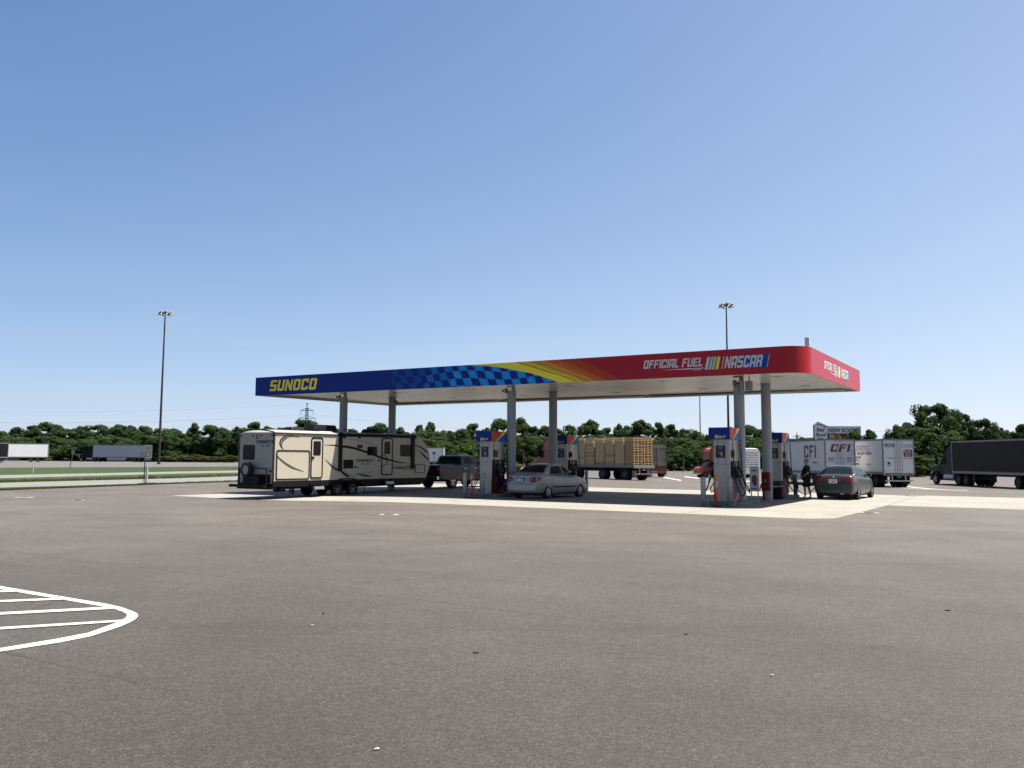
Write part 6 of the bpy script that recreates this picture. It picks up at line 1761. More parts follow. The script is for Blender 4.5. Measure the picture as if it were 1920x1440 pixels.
# face: nose, ears, eyes, mouth on the head
mb = MB(); mb.ball((.108, 0, 1.645), .022, .016, .026, 10, 6); mb.build('nose', SKIN, per)
for s in (1, -1):
    mb = MB(); mb.ball((.015, s*.083, 1.65), .022, .012, .034, 10, 6); mb.build('ear', SKIN, per)
    mb = MB(); mb.ball((.094, s*.034, 1.672), .012, .014, .008, 8, 6); mb.build('eye', DKG, per)
mb = MB(); mb.ball((.094, 0, 1.60), .010, .026, .006, 8, 6); mb.build('mouth', mat('lip', (.25, .09, .08), .5), per)
mb = MB(); mb.ball((-.012, 0, 1.685), .103, .090, .098, 14, 10); mb.ball((-.03, 0, 1.62), .075, .078, .07, 12, 8); mb.build('hair', HAIR, per)
def ell(cx, z, rx, ry, cy=0., n=20): return [(cx+rx*math.cos(2*math.pi*k/n), cy+ry*math.sin(2*math.pi*k/n), z) for k in range(n)]
mb = MB()
mb.loft([ell(cx, z, rx, ry) for z, cx, rx, ry in ((.84, .03, .185, .212), (.90, .045, .197, .216), (.98, .058, .202, .215), (1.07, .058, .197, .212), (1.18, .035, .178, .208), (1.30, .012, .160, .212), (1.39, -.008, .135, .205), (1.445, -.014, .105, .160), (1.485, -.012, .075, .095), (1.51, -.008, .066, .070))], 0, True)
mb.tube(smooth_path([(-.015, .14, 1.41), (-.045, .215, 1.345), (-.085, .245, 1.24), (-.105, .252, 1.18)]), .076, 12)
mb.tube(smooth_path([(-.015, -.14, 1.41), (-.02, -.215, 1.345), (0, -.25, 1.24), (.01, -.26, 1.19)]), .076, 12)
mb.build('shirt', TEE, per)
mb = MB()
mb.loft([ell(.0, .74, .135, .19), ell(.0, .80, .165, .207), ell(.012, .90, .176, .206), ell(.02, 1.0, .17, .2)], 0, True)
for sg in (1, -1): mb.tube(smooth_path([(0, sg*.095, .86), (.008, sg*.108, .74), (.02+.02*sg, sg*.125, .62), (.02+.035*sg, sg*.132, .53)]), [.12]*15+[.125], 14)
mb.build('shorts', SHORT, per)
for s in (1, -1):
    mb = MB(); mb.prism([(-.09+.08*s, s*.18-.045), (.16+.08*s, s*.19-.048), (.20+.08*s, s*.19), (.16+.08*s, s*.19+.048), (-.09+.08*s, s*.18+.045)], lambda a, b, c: (a, b, c), 0, .022); mb.build('sandal', SHOE, per)
# hose from the pump to the car
pp = cst(D1B+.45, 8.4); pe = Vector((fp_.x, fp_.y, 0))
A_ = Vector((pp.x, pp.y, 1.0)); B_ = pe+hd*.55+Vector((.45, 0, .95))
def bez(t):
    m1 = A_.lerp(B_, .3); m1.z = -.25; m2 = A_.lerp(B_, .72); m2.z = .1
    return A_*(1-t)**3+m1*3*t*(1-t)**2+m2*3*t*t*(1-t)+B_*t**3
mb = MB(); mb.tube([bez(k/20) for k in range(21)], .02, 7); o = mb.build('fuel_hose', RUB)
tag(o, 'black fuel hose looping from the pump towards the charcoal car', 'hose')

# ------------------------------------------------------------------ trees
def leaf_mat(name, c0, c1):
    m = bpy.data.materials.new(name); m.use_nodes = True
    nt, N, L = nodes(m); b = nt.nodes['Principled BSDF']; b.inputs['Roughness'].default_value = .9; b.inputs['Specular IOR Level'].default_value = .03
    g = N('ShaderNodeNewGeometry'); oi = N('ShaderNodeObjectInfo')
    no = N('ShaderNodeTexNoise'); no.inputs['Scale'].default_value = .45; no.inputs['Detail'].default_value = 4
    L(g.outputs['Position'], no.inputs['Vector'])
    mr = N('ShaderNodeMapRange'); mr.inputs['From Min'].default_value = .35; mr.inputs['From Max'].default_value = .65; L(no.outputs['Fac'], mr.inputs['Value'])
    ad = N('ShaderNodeMath', operation='MULTIPLY_ADD'); ad.inputs[1].default_value = .6; L(oi.outputs['Random'], ad.inputs[0])
    sb = N('ShaderNodeMath', operation='MULTIPLY'); sb.inputs[1].default_value = .5; L(mr.outputs[0], sb.inputs[0]); L(sb.outputs[0], ad.inputs[2])
    mx = N('ShaderNodeMix', data_type='RGBA'); mx.inputs[6].default_value = tuple(c0)+(1,); mx.inputs[7].default_value = tuple(c1)+(1,)
    L(ad.outputs[0], mx.inputs[0]); L(mx.outputs[2], b.inputs['Base Color'])
    tr = N('ShaderNodeBsdfTranslucent'); L(mx.outputs[2], tr.inputs['Color'])
    ms = N('ShaderNodeMixShader'); ms.inputs[0].default_value = .34
    L(b.outputs[0], ms.inputs[1]); L(tr.outputs[0], ms.inputs[2]); L(ms.outputs[0], nt.nodes['Material Output'].inputs['Surface'])
    return m
LEAF = leaf_mat('leaves', (.022, .040, .017), (.040, .062, .022))
LEAFB = leaf_mat('bush_leaves', (.022, .042, .011), (.050, .078, .021))
LEAFY = leaf_mat('olive_leaves', (.032, .043, .016), (.062, .068, .027))
BARK = mat('bark', (.075, .062, .05), .9, var=.2, scale=6)

def crown_mesh(seed, H_=10., Rr=4., low=.12, clumps=44, per=150, leaf=.25, shape='round', m=LEAF):
    rn = random.Random(seed); mb_v = []; mb_f = []
    cl = []
    for i in range(int(clumps*1.75)):
        for _ in range(60):
            z = low+(1-low)*rn.random()**.85
            if shape == 'round': rad = math.sin(math.pi*min(1, (z-low)/(1-low)*.86+.12))**.55
            elif shape == 'tall': rad = (1-((z-.45)/.56)**2) if abs(z-.45) < .56 else 0; rad = max(0, rad)**.6*.72
            elif shape == 'spread': rad = 1.0 if z < .75 else max(0, 1-((z-.75)/.26)**2)**.5
            else: rad = max(.2, 1-z)**.5
            a = rn.uniform(0, 6.283); q = rn.random()**.45
            if rad > .08: break
        cr = rn.uniform(.10, .25)*Rr*(.75+.4*rad)
        cl.append((math.cos(a)*q*Rr*rad*.88, math.sin(a)*q*Rr*rad*.88, z*H_*.93, cr))
    for cx, cy, cz, cr in cl:
        flat = rn.uniform(.62, .9)
        for k in range(int(per*1.15)):
            # points scattered near the surface of the clump
            u = rn.uniform(-1, 1); t = rn.uniform(0, 6.283); s = math.sqrt(1-u*u)
            rr = cr*(.55+.55*rn.random()**.6)
            n = Vector((s*math.cos(t), s*math.sin(t), u))
            c = Vector((cx+n.x*rr, cy+n.y*rr, cz+n.z*rr*flat))
            if c.z < .05: continue
            d = Vector((rn.gauss(0, 1), rn.gauss(0, 1), rn.gauss(0, .8)))*.6+n*1.5+Vector((0, 0, .5))
            d.normalize(); x = d.orthogonal().normalized(); y = d.cross(x)
            an = rn.uniform(0, 6.283); x, y = x*math.cos(an)+y*math.sin(an), y*math.cos(an)-x*math.sin(an)
            L_ = leaf*rn.uniform(.6, 1.35); W_ = L_*rn.uniform(.5, .85)
            o = len(mb_v)
            mb_v += [c-x*L_, c+y*W_*.6-x*L_*.2, c+x*L_, c-y*W_*.6-x*L_*.1]
            mb_f.append((o, o+1, o+2, o+3))
    me = bpy.data.meshes.new('crown'); me.from_pydata([tuple(v) for v in mb_v], [], mb_f); me.materials.append(m)
    # trunk with limbs
    mb = MB(); top = H_*.62
    mb.tube([(0, 0, -.4), (.05*Rr*rn.uniform(-1, 1), 0, top*.4), (.08*Rr*rn.uniform(-1, 1), .05*Rr, top)], [.045*H_*.6, .030*H_*.6, .010*H_*.6], 8)
    for cx, cy, cz, cr in cl[::3]:
        z0 = min(cz*.75, top*.9)
        mb.tube([(0, 0, z0*.7), (cx*.45, cy*.45, z0*.95), (cx*.9, cy*.9, cz)], [.014*H_*.5, .009*H_*.5, .004*H_*.5], 5)
    o = mb.build('trunk', BARK); tm = o.data; bpy.data.objects.remove(o)
    return me, tm
CROWNS = {
 'round': [crown_mesh(11, 10, 4.3, .10, 44, 150), crown_mesh(12, 10, 4.0, .08, 40, 160), crown_mesh(13, 10, 4.6, .14, 48, 140), crown_mesh(17, 10, 4.2, .10, 36, 175)],
 'tall': [crown_mesh(21, 12, 4.4, .06, 44, 140, shape='tall'), crown_mesh(22, 12, 4.2, .10, 38, 150, shape='tall')],
 'spread': [crown_mesh(31, 10, 4.8, .04, 56, 135, shape='spread'), crown_mesh(32, 10, 4.9, .03, 52, 140, shape='spread')],
 'bush': [crown_mesh(41, 4, 2.6, .02, 30, 130, .17, 'spread', LEAFB), crown_mesh(42, 4, 2.4, .02, 26, 140, .17, 'spread', LEAFB)],
 'olive': [crown_mesh(51, 6, 3.2, .03, 34, 130, .2, 'spread', LEAFY)],
}
DIM = {'round': (10, 4.1), 'tall': (12, 3.2), 'spread': (10, 4.8), 'bush': (4, 2.6), 'olive': (6, 3.2)}
rt = random.Random(99); WK = 1.42
TREES = []
def plant(kind, px, ytop, D, wpx, lab, group, name='tree', cat='tree', sink=.0, zb=None, wk=None):
    p = col_at(px, D)
    if zb is not None: p.z = zb
    hz_y = CY + F*math.tan(PITCH) + (px-CX)*math.tan(ROLL)     # horizon row at this column
    ztop = H+(hz_y-ytop)/F*D
    h_ = ztop-p.z; w_ = wpx/2/F*D*(wk or WK)
    me, tm = CROWNS[kind][rt.randrange(len(CROWNS[kind]))]
    Hn, Rn = DIM[kind]
    r_ = thing(name, lab, cat, (p.x, p.y, p.z-sink), rt.uniform(0, 6.28), group)
    r_.scale = (w_/Rn, w_/Rn, (h_+sink)/Hn)
    c = bpy.data.objects.new('crown' if name == 'tree' else 'foliage', me); COL.objects.link(c); c.parent = r_
    t = bpy.data.objects.new('trunk' if name == 'tree' else 'stem', tm); COL.objects.link(t); t.parent = r_
    TREES.append(r_)
    return r_

def row(spec, D, lab, group, jitter=12, **k):
    spec = sorted(spec, key=lambda s: s[1])
    for i, s in enumerate(spec):
        kind, px, yt, w_ = s[:4]; d = D+rt.uniform(-jitter, jitter)
        plant(kind, px, yt, d, w_, lab % ORDN[i], group, **k)
# left skyline behind the far road
row([('spread', -60, 800, 90), ('round', -15, 806, 60), ('round', 8, 808, 40), ('tall', 36, 796, 34), ('tall', 63, 795, 30), ('round', 86, 790, 38), ('tall', 107, 791, 30), ('round', 130, 803, 46), ('round', 156, 798, 40), ('spread', 190, 796, 60), ('round', 226, 795, 40), ('tall', 247, 795, 26), ('round', 268, 798, 44)], 262,
    'dark broadleaf tree, %s from the left in the row behind the far left trucks', 'trees behind the left road')
row([('spread', 300, 802, 60), ('round', 330, 803, 44), ('round', 366, 791, 30), ('round', 396, 796, 50), ('round', 420, 801, 36), ('tall', 444, 795, 26), ('round', 478, 790, 40), ('round', 505, 798, 36), ('round', 528, 801, 34), ('round', 566, 786, 74), ('round', 600, 797, 50), ('round', 628, 803, 44)], 225,
    'dark broadleaf tree, %s from the left pole in the row behind the travel trailer', 'trees behind the travel trailer')
row([('round', 660, 803, 50), ('tall', 698, 796, 26), ('round', 716, 792, 34), ('round', 752, 799, 34), ('tall', 787, 791, 19), ('tall', 808, 788, 22), ('spread', 800, 803, 56), ('spread', 838, 806, 50), ('round', 866, 803, 36), ('round', 888, 793, 38), ('round', 914, 800, 28)], 200,
    'green broadleaf tree, %s in the row above the pickup and trailer front', 'trees above the pickup')
row([('round', 940, 784, 44), ('round', 975, 781, 50), ('round', 1000, 798, 34), ('round', 1024, 797, 26), ('round', 1046, 803, 32), ('spread', 1070, 796, 34), ('round', 1106, 785, 46), ('round', 1138, 801, 32), ('round', 1160, 793, 28), ('round', 1178, 797, 26), ('round', 1204, 785, 52)], 185,
    'dark round tree, %s from the left behind the pallet truck and middle pumps', 'trees behind the pallet truck')
row([('round', 1234, 791, 26), ('tall', 1256, 790, 34), ('spread', 1282, 803, 36), ('spread', 1303, 806, 36), ('spread', 1328, 814, 40), ('tall', 1349, 799, 26), ('round', 1372, 800, 34), ('round', 1404, 796, 46), ('spread', 1432, 803, 40), ('spread', 1452, 811, 34)], 190,
    'green tree, %s from the left between the pallet truck and the round column', 'trees behind the nearest pump')
row([('spread', 1478, 821, 40), ('spread', 1512, 819, 46), ('spread', 1548, 826, 40), ('spread', 1650, 824, 40)], 320, 'low far tree, %s from the left beyond the white trailers', 'far trees beyond the white trailers', 20)
for kind, px, yt, w_, D, lab in (('round', 1601, 806, 62, 120, 'leafy tree covering the end of the motel billboard'), ('tall', 1630, 802, 34, 118, 'thin upright tree right of the motel billboard'), ('bush', 1572, 815, 44, 112, 'light green bush below the motel billboard'),
                         ('round', 1668, 824, 40, 128, 'low tree above the blue lettered trailer roof'), ('spread', 1690, 795, 60, 135, 'tree at the left foot of the tallest tree at right'),
                         ('spread', 1750, 756, 104, 142, 'tallest broad tree, at right above the dark semi truck cab'), ('spread', 1735, 800, 120, 128, 'dense lower tree in front of the tallest tree at right'),
                         ('round', 1800, 768, 56, 146, 'tree leaning against the right side of the tallest tree'), ('spread', 1842, 784, 60, 140, 'second tallest tree at right, above the black trailer roof'),
                         ('spread', 1876, 800, 50, 150, 'low tree above the middle of the black trailer roof'), ('round', 1914, 794, 36, 132, 'tree at the right picture edge above the black trailer'),
                         ('round', 1960, 770, 90, 140, 'tree just beyond the right picture edge'), ('spread', 1690, 845, 56, 120, 'dense bushy tree right of the red notice trailer')):
    plant(kind, px, yt, D, w_, lab, None, wk=1.12)
# second, lower row closing the belt, then bushes at its foot
rows2 = [(-80, 640, 820, 240, 'undergrowth tree, %s from the left under the tall trees on the left', 'low trees on the left'), (640, 1000, 822, 178, 'undergrowth tree, %s from the left behind pickup and silver car', 'low trees behind the pickup'),
         (1690, 1990, 808, 165, 'undergrowth tree, %s from the left behind the dark truck at right', 'low trees behind the dark truck'), (1000, 1470, 820, 172, 'undergrowth tree, %s from the left under the trees behind the pumps', 'low trees behind the pumps')]
for x0, x1, yt, D, lab, grp in rows2:
    sp = []; x = x0
    while x < x1:
        sp.append(('spread', x, yt+rt.uniform(-5, 7), rt.uniform(52, 72))); x += rt.uniform(30, 42)
    row(sp, D, lab, grp, 9)
for x0, x1, yt, D, lab, grp, st in ((-60, 440, 845, 232, 'roadside bush, %s from the left at the foot of the left trees', 'bushes on the left', 27), (1236, 1320, 844, 150, 'roadside bush, %s from the left by the orange-fronted truck', 'bushes by the orange truck', 17),
                                    (1380, 1475, 843, 158, 'roadside bush, %s from the left behind the round column', 'bushes behind the column', 19), (1690, 1930, 858, 118, 'roadside bush, %s from the left behind the dark semi truck', 'bushes behind the dark truck', 24)):
    sp = []; x = x0
    while x < x1:
        sp.append((rt.choice(('bush', 'olive', 'spread')), x, yt+rt.uniform(-7, 7), rt.uniform(30, 46)))
        x += st*rt.uniform(.8, 1.2)
    row(sp, D, lab, grp, 5, name='bush', cat='bush')
for kind, px, yt, w_, D, lab in (('bush', 876, 832, 46, 125, 'bright green bush behind the pickup cab'), ('bush', 862, 848, 24, 120, 'lower bright bush left of the bright green bush'), ('olive', 832, 832, 40, 186, 'brownish olive bush above the distant white trailer'),
                         ('bush', 996, 855, 22, 95, 'small leaning pale bush beside the red sign'), ('olive', 1010, 862, 26, 92, 'low pale shrub left of the red cab'), ('olive', 960, 866, 30, 100, 'low weedy shrub behind the silver car'), ('bush', 1275, 848, 40, 140, 'light bush left of the orange-fronted truck')):
    plant(kind, px, yt, D, w_, lab, None, name='bush', cat='bush')

row([('olive', 322+17*i+rt.uniform(-4, 4), 854+rt.uniform(-2, 2), 26) for i in range(8)], 203, 'pale weedy bush, %s from the left mast along the far road', 'weedy bushes by the far road', 4, name='bush', cat='bush')
# tall weeds along the far verge: uncountable
mb = MB(); rw = random.Random(4)
def tuft(p, h_, w_):
    for k in range(3):
        a = rw.uniform(0, 6.28); dx, dy = math.cos(a)*w_, math.sin(a)*w_; ln = rw.uniform(-.25, .25)*h_
        mb.add([(p.x-dx, p.y-dy, p.z-.1), (p.x+dx, p.y+dy, p.z-.1), (p.x+ln, p.y+ln*.5, p.z+h_*rw.uniform(.7, 1.2))], [[0, 1, 2]])
for i in range(7000):
    px = rw.uniform(-60, 800)
    base = interp([(0, 862.6), (150, 863.5), (280, 864), (330, 865.2), (440, 866), (600, 865.4), (800, 863)], px)
    q = at(px, base-rw.random()**2*2.2); k = sst(300, 350, px)
    tuft(q, (.5+1.1*k)*rw.uniform(.6, 1.2), .22)
o = mb.build('tall_weeds', leaf_mat('weed_leaves', (.04, .048, .018), (.085, .078, .036)), None, fix=False); o['kind'] = 'stuff'; o['label'] = 'tall dry weeds along the far road verge'
mb = MB()
for i in range(9000):
    px = rw.uniform(-30, 520)
    if rw.random() < .6: y = interp([(-40, 921.3), (0, 919.7), (170, 913.3), (330, 907.1), (440, 903.1), (560, 897.4)], px)-rw.random()**1.5*2.4; h_ = .06
    else: y = interp([(-40, 906.5), (0, 904.6), (330, 896.3), (440, 892.7), (560, 888.2)], px)-rw.random()**1.5*4; h_ = .08
    if abs(px-275) < 16: h_ *= 1.7
    tuft(at(px, y), h_*rw.uniform(.5, 1.3), .035)
o = mb.build('verge_grass_blades', leaf_mat('grass_blades', (.055, .080, .022), (.10, .125, .045)), None, fix=False); o['kind'] = 'stuff'; o['label'] = 'ragged grass along the concrete road edges'

# ------------------------------------------------------------------ light masts
MASTM = mat('weathered_mast', (.055, .045, .042), .6, metal=.3, var=.1, scale=1)
def mast(px, D, pytop, lab, r0, n=6, phase=0.):
    p = col_at(px, D); hz_y = CY+F*math.tan(PITCH)+(px-CX)*math.tan(ROLL)
    h_ = H+(hz_y-pytop)/F*D*1.02-p.z
    r_ = thing('light_mast', lab, 'light mast', p, 0, None)
    mb = MB(); mb.cyl((0, 0, -.3), (0, 0, h_*.5), r0, r0*.74, 14); mb.cyl((0, 0, h_*.5), (0, 0, h_), r0*.74, r0*.45, 14); mb.cyl((0, 0, -.1), (0, 0, .12), r0*1.7, n=14); mb.build('pole', MASTM, r_)
    mb = MB()
    R0 = .95
    for k in range(24):
        a, b = 2*math.pi*k/24, 2*math.pi*(k+1)/24; mb.bar((R0*.55*math.cos(a), R0*.55*math.sin(a), h_-.25), (R0*.55*math.cos(b), R0*.55*math.sin(b), h_-.25), .09)
    for k in range(n):
        a = 2*math.pi*k/n+phase; mb.bar((0, 0, h_-.1), (R0*math.cos(a), R0*math.sin(a), h_-.25), .07)
    mb.cyl((0, 0, h_-.4), (0, 0, h_+.2), .2, .1, 10); mb.build('lamp_ring', MASTM, r_)
    for k in range(n):
        a = 2*math.pi*k/n+phase; c = (R0*1.12*math.cos(a), R0*1.12*math.sin(a))
        mb = MB(); mb.cyl((*c, h_-.62), (*c, h_-.40), .40, .26, 14); mb.cyl((*c, h_-.40), (*c, h_-.05), .2, .17, 12); hd2_ = mb.build('lamp_head', mat('lamp_shell', (.10, .10, .11), .4, metal=.3), r_)
        mb = MB(); mb.cyl((*c, h_-.64), (*c, h_-.622), .36, n=14); mb.build('lamp_glass', LAMPW, hd2_)
        mb = MB(); mb.ball((c[0], c[1], h_-.08), .19, .19, .15, 10, 6); mb.build('lamp_cap', mat('white_cap', (.75, .76, .78), .3), hd2_)
    return r_
mast(301.5, 165, 588, 'tall dark light mast with ring of lamps at left, beyond the grass', .26, 6, .1)
mast(1366.0, 150, 573, 'tall dark light mast rising behind the red end of the canopy', .24, 6, .6)
mast(1313.0, 205, 700, 'thin far light mast seen below the canopy left of the nearest pump', .17, 4, .3)

# ------------------------------------------------------------------ power pylon and wires
PYL = mat('pylon_steel', (.085, .095, .105), .6, metal=.2, var=.05)
def pylon(px, D, pytop, lab, sc=1.):
    p = col_at(px, D); p.z = 1.0
    hz_y = CY+F*math.tan(PITCH)+(px-CX)*math.tan(ROLL); h_ = H+(hz_y-pytop)/F*D-p.z
    r_ = thing('power_pylon', lab, 'pylon', p, R(4))
    mb = MB(); t = .28*sc
    def wd(z): return max(.55, 3.0*(1-z/h_*1.15))*sc
    lv = [0, .18, .34, .48, .58, .68, .76, .84, .92]
    for i in range(len(lv)-1):
        a, b = lv[i]*h_, lv[i+1]*h_; wa, wb_ = wd(a), wd(b)
        for sx in (-1, 1):
            for sy in (-1, 1): mb.bar((sx*wa, sy*wa, a), (sx*wb_, sy*wb_, b), t)
            mb.bar((sx*wa, -wa, a), (-sx*wb_, -wb_, b), t*.55)
        mb.bar((-wb_, -wb_, b), (wb_, -wb_, b), t*.5)
    mb.bar((0, 0, .9*h_), (0, 0, h_), t*1.2); mb.bar((-.8*sc, 0, h_), (.8*sc, 0, h_), t*1.3)
    mb.build('lattice', PYL, r_)
    for z, w_ in ((.875, 3.3), (.735, 4.5)):
        mb = MB(); zz = z*h_*1.0
        mb.bar((-w_*sc, 0, zz), (w_*sc, 0, zz), t); mb.bar((-w_*sc, 0, zz), (-.4*sc, 0, zz+.045*h_), t*.6); mb.bar((w_*sc, 0, zz), (.4*sc, 0, zz+.045*h_), t*.6); mb.build('cross_arm', PYL, r_)
        for s in (-1, 1):
            mb = MB(); mb.cyl((s*w_*sc, 0, zz-2.3*sc), (s*w_*sc, 0, zz), .11*sc, n=6); mb.build('insulator', PYL, r_)
    return r_, h_
py_, ph = pylon(575.5, 450, 757, 'steel lattice power pylon rising behind the trees over the travel trailer')
pylon(1494, 900, 812, 'tiny far power pylon on the skyline above the lettered white trailer', 1.3)
p0 = py_.location
for i, (dz, off, lab) in enumerate(((.80, -3.3, 'upper power line running left from the pylon'), (.80, 3.3, 'second upper power line running left from the pylon'), (.66, -4.5, 'lower power line running left from the pylon'), (.995, 0, 'topmost thin wire running left from the pylon'))):
    A_ = Vector((p0.x+off, p0.y, p0.z+ph*dz)); B_ = Vector((p0.x-330+off, p0.y-40, p0.z+ph*dz+2))
    pts = []
    for k in range(17):
        t = k/16; q = A_.lerp(B_, t); q.z -= 14*4*t*(1-t)*.5; pts.append(q-p0)
    mb = MB(); mb.tube(pts, .016, 5); o = mb.build('power_line', PYL); o.location = p0; tag(o, lab, 'wire', 'wires from the pylon')
    if i < 2:
        B2 = Vector((p0.x+330+off, p0.y+30, p0.z+ph*dz-6)); pts = []
        for k in range(17):
            t = k/16; q = A_.lerp(B2, t); q.z -= 14*4*t*(1-t)*.5; pts.append(q-p0)
        mb = MB(); mb.tube(pts, .016, 5); o = mb.build('power_line', PYL); o.location = p0; tag(o, lab.replace('left', 'right'), 'wire', 'wires from the pylon')

# ------------------------------------------------------------------ road signs, delineators
SB = mat('sign_black', (.015, .015, .016), .4, var=.05)
r_ = thing('road_sign', 'black and white one way arrow sign on a grey post by the grass', 'road sign', at(270, 904.2), 0)
D_ = r_.location.y; k = D_/F
zt = H+(856.5-848.2)/F*D_-r_.location.z; zc = zt-4*k; zb_ = zt-8.2*k
mb = MB(); mb.box(-.035, .035, -.02, .02, -.2, zt-.05); mb.build('post', mat('sign_post', (.14, .15, .17), .5), r_)
w_ = 10.3*k
mb = MB(); mb.prism(rrect(-w_, w_, zb_, zt, .05), lambda a, b, c: (a, c, b), -.03, -.021); pl = mb.build('sign_panel', WHT, r_)
mb = MB(); mb.prism(rrect(-w_+.02, w_-.02, zb_+.02, zt-.02, .04), lambda a, b, c: (a, c, b), -.033, -.0305); mb.build('sign_field', SB, pl)
mb = MB(); hh = (zt-zb_)/2
mb.poly([(-w_*.90, -.0345, zc-.09), (w_*.55, -.0345, zc-.09), (w_*.55, -.0345, zc-.155), (w_*.93, -.0345, zc), (w_*.55, -.0345, zc+.155), (w_*.55, -.0345, zc+.09), (-w_*.90, -.0345, zc+.09)]); mb.build('arrow', WHT, pl)
mb = MB(); put_text(mb, 'ONE WAY', (-.09, -.0365, zc-.055), (1, 0, 0), (0, 0, 1), .16, w_*1.3, .006, center=True); mb.build('lettering', SB, pl)
def delin(px, y0, y1, lab):
    p = at(px, y1); h_ = (y1-y0)/F*p.y
    r_ = thing('delineator_post', lab, 'marker post', p, 0)
    mb = MB(); mb.cyl((0, 0, -.1), (0, 0, h_), .075, n=10); mb.build('tube', mat('white_post', (.78, .76, .68), .5, var=.04), r_)
    mb = MB(); mb.cyl((0, 0, h_*.84), (0, 0, h_*.93), .077, n=10); mb.build('reflector', REFW, r_)
delin(274.5, 874.3, 906.6, 'tall white marker post beside the one way sign')
delin(61.3, 875, 886.6, 'short white marker post in the grass at far left')
r_ = thing('road_sign', 'leaning white double sign on a thin post before the far road', 'road sign', at(130.6, 876.8), 0)
D_ = r_.location.y; k = D_/F; h_ = (876.8-838)*k
mb = MB(); mb.bar((0, 0, -.2), (4.4*k, 0, h_*.62), .09); mb.bar((4.4*k, 0, h_*.62), (5.5*k, 0, h_*.97), .09); mb.build('post', GRY, r_)
mb = MB(); mb.box(2.2*k, 7.8*k, -.06, -.03, h_*.63, h_*.86); mb.build('sign_panel', mat('sign_back', (.62, .64, .60), .5), r_)
mb = MB(); mb.box(.6*k, 11.2*k, -.06, -.03, h_*.90, h_*.99); mb.build('sign_panel', mat('sign_back2', (.45, .43, .40), .6), r_)
def redsign(px, y0, y1, yb, wpx, lab, D):
    p = col_at(px, D); r_ = thing('road_sign', lab, 'road sign', p, 0); k = D/F
    hz_y = CY+F*math.tan(PITCH)+(px-CX)*math.tan(ROLL)
    zt = H+(hz_y-y0)*k-p.z; zb_ = H+(hz_y-y1)*k-p.z; w_ = wpx*k/2
    mb = MB(); mb.cyl((0, 0, -.2), (0, 0, zt-.05), .05, n=8); mb.build('post', GRY, r_)
    mb = MB(); c = w_*.55; zc = (zt+zb_)/2; hh = (zt-zb_)/2
    oc = [(w_*math.cos(R(22.5+45*i))*1.05, zc+hh*math.sin(R(22.5+45*i))*1.05) for i in range(8)]
    mb.prism(oc, lambda a, b, q: (a, q, b), -.08, -.055); mb.build('sign_panel', mat('sign_red', (.26, .03, .04), .5), r_)
    mb = MB(); mb.quad((-w_*.7, -.083, zc-hh*.18), (w_*.7, -.083, zc-hh*.18), (w_*.7, -.083, zc+hh*.18), (-w_*.7, -.083, zc+hh*.18)); mb.build('sign_mark', mat('sign_pink', (.45, .22, .22), .5), r_)
redsign(815, 847, 852.3, 872, 6, 'small red road sign before the distant white trailer', 120)
redsign(982.5, 848.5, 853.8, 870, 6.2, 'small red road sign in the grass left of the red cab', 118)
r_ = thing('road_sign', 'small yellow sign beside the column left of the silver car', 'road sign', col_at(945.5, 70), 0)
k = 70/F; zc = H+(860-846.5)*k-r_.location.z
mb = MB(); mb.cyl((0, .0, 0), (0, 0, zc), .04, n=8); mb.build('post', GRY, r_)
mb = MB(); mb.prism([(-3.3*k, zc), (0, zc-5*k), (3.3*k, zc), (0, zc+5*k)], lambda a, b, c: (a, c, b), -.06, -.04); mb.build('sign_panel', mat('sign_amber', (.55, .42, .03), .5), r_)
# small blue sign before the bushes
r_ = thing('road_sign', 'tiny blue sign among the bushes right of the pallet load', 'road sign', col_at(1281, 130), 0)
k = 130/F; zc = H+(861.7-855)*k-r_.location.z
mb = MB(); mb.cyl((0, 0, 0), (0, 0, zc), .05, n=8); mb.build('post', GRY, r_)
mb = MB(); mb.box(-1.6*k, 1.6*k, -.08, -.05, zc-2*k, zc+3*k); mb.build('sign_panel', BLUT, r_)

# ------------------------------------------------------------------ motel sign and billboard
MD = 150.0
SIGNW = mat('sign_white', (.66, .66, .65), .5, var=.04, k=1.)
MAR = mat('sign_maroon', (.24, .018, .035), .5, var=.05, k=.7)
hz = lambda px: CY+F*math.tan(PITCH)+(px-CX)*math.tan(ROLL)
def zat(px, py, D=MD): return H+(hz(px)-py)/F*D
def xat(px, D=MD): return (px-CX)/F*D
b0 = col_at(1538, MD)
r_ = thing('motel_sign', 'white house-shaped motel sign with maroon script lettering', 'sign', b0, 0)
X = lambda px: xat(px)-b0.x
Z = lambda px, py: zat(px, py)-b0.z
pts = [(X(1526.5), Z(1526, 834)), (X(1550.3), Z(1550, 834)), (X(1550.3), Z(1550, 799.5)), (X(1534), Z(1534, 792.0)), (X(1526.5), Z(1526, 798))]
big = [(X(1525.6), Z(1526, 835)), (X(1551.2), Z(1550, 835)), (X(1551.2), Z(1550, 798.8)), (X(1534), Z(1534, 791.0)), (X(1525.6), Z(1526, 797.5))]
mb = MB(); mb.prism(big, lambda a, b, c: (a, c, b), -.10, .3); mb.build('sign_frame', MAR, r_)
mb = MB(); mb.prism(pts, lambda a, b, c: (a, c, b), -.15, -.11); pn = mb.build('sign_panel', SIGNW, r_)
mb = MB(); f = lambda px, py: (X(px), -.156, Z(px, py))
mb.poly([f(1530, 797.5), f(1534.3, 794), f(1548.8, 800.2), f(1548.8, 802), f(1534.3, 796), f(1531, 798.6)]); mb.build('roof_mark', MAR, pn)
mb = MB()
put_text(mb, 'Red', f(1530, 809.2), (1, .0, .0), (0, 0, 1), .92, X(1546)-X(1530), .035, .25)
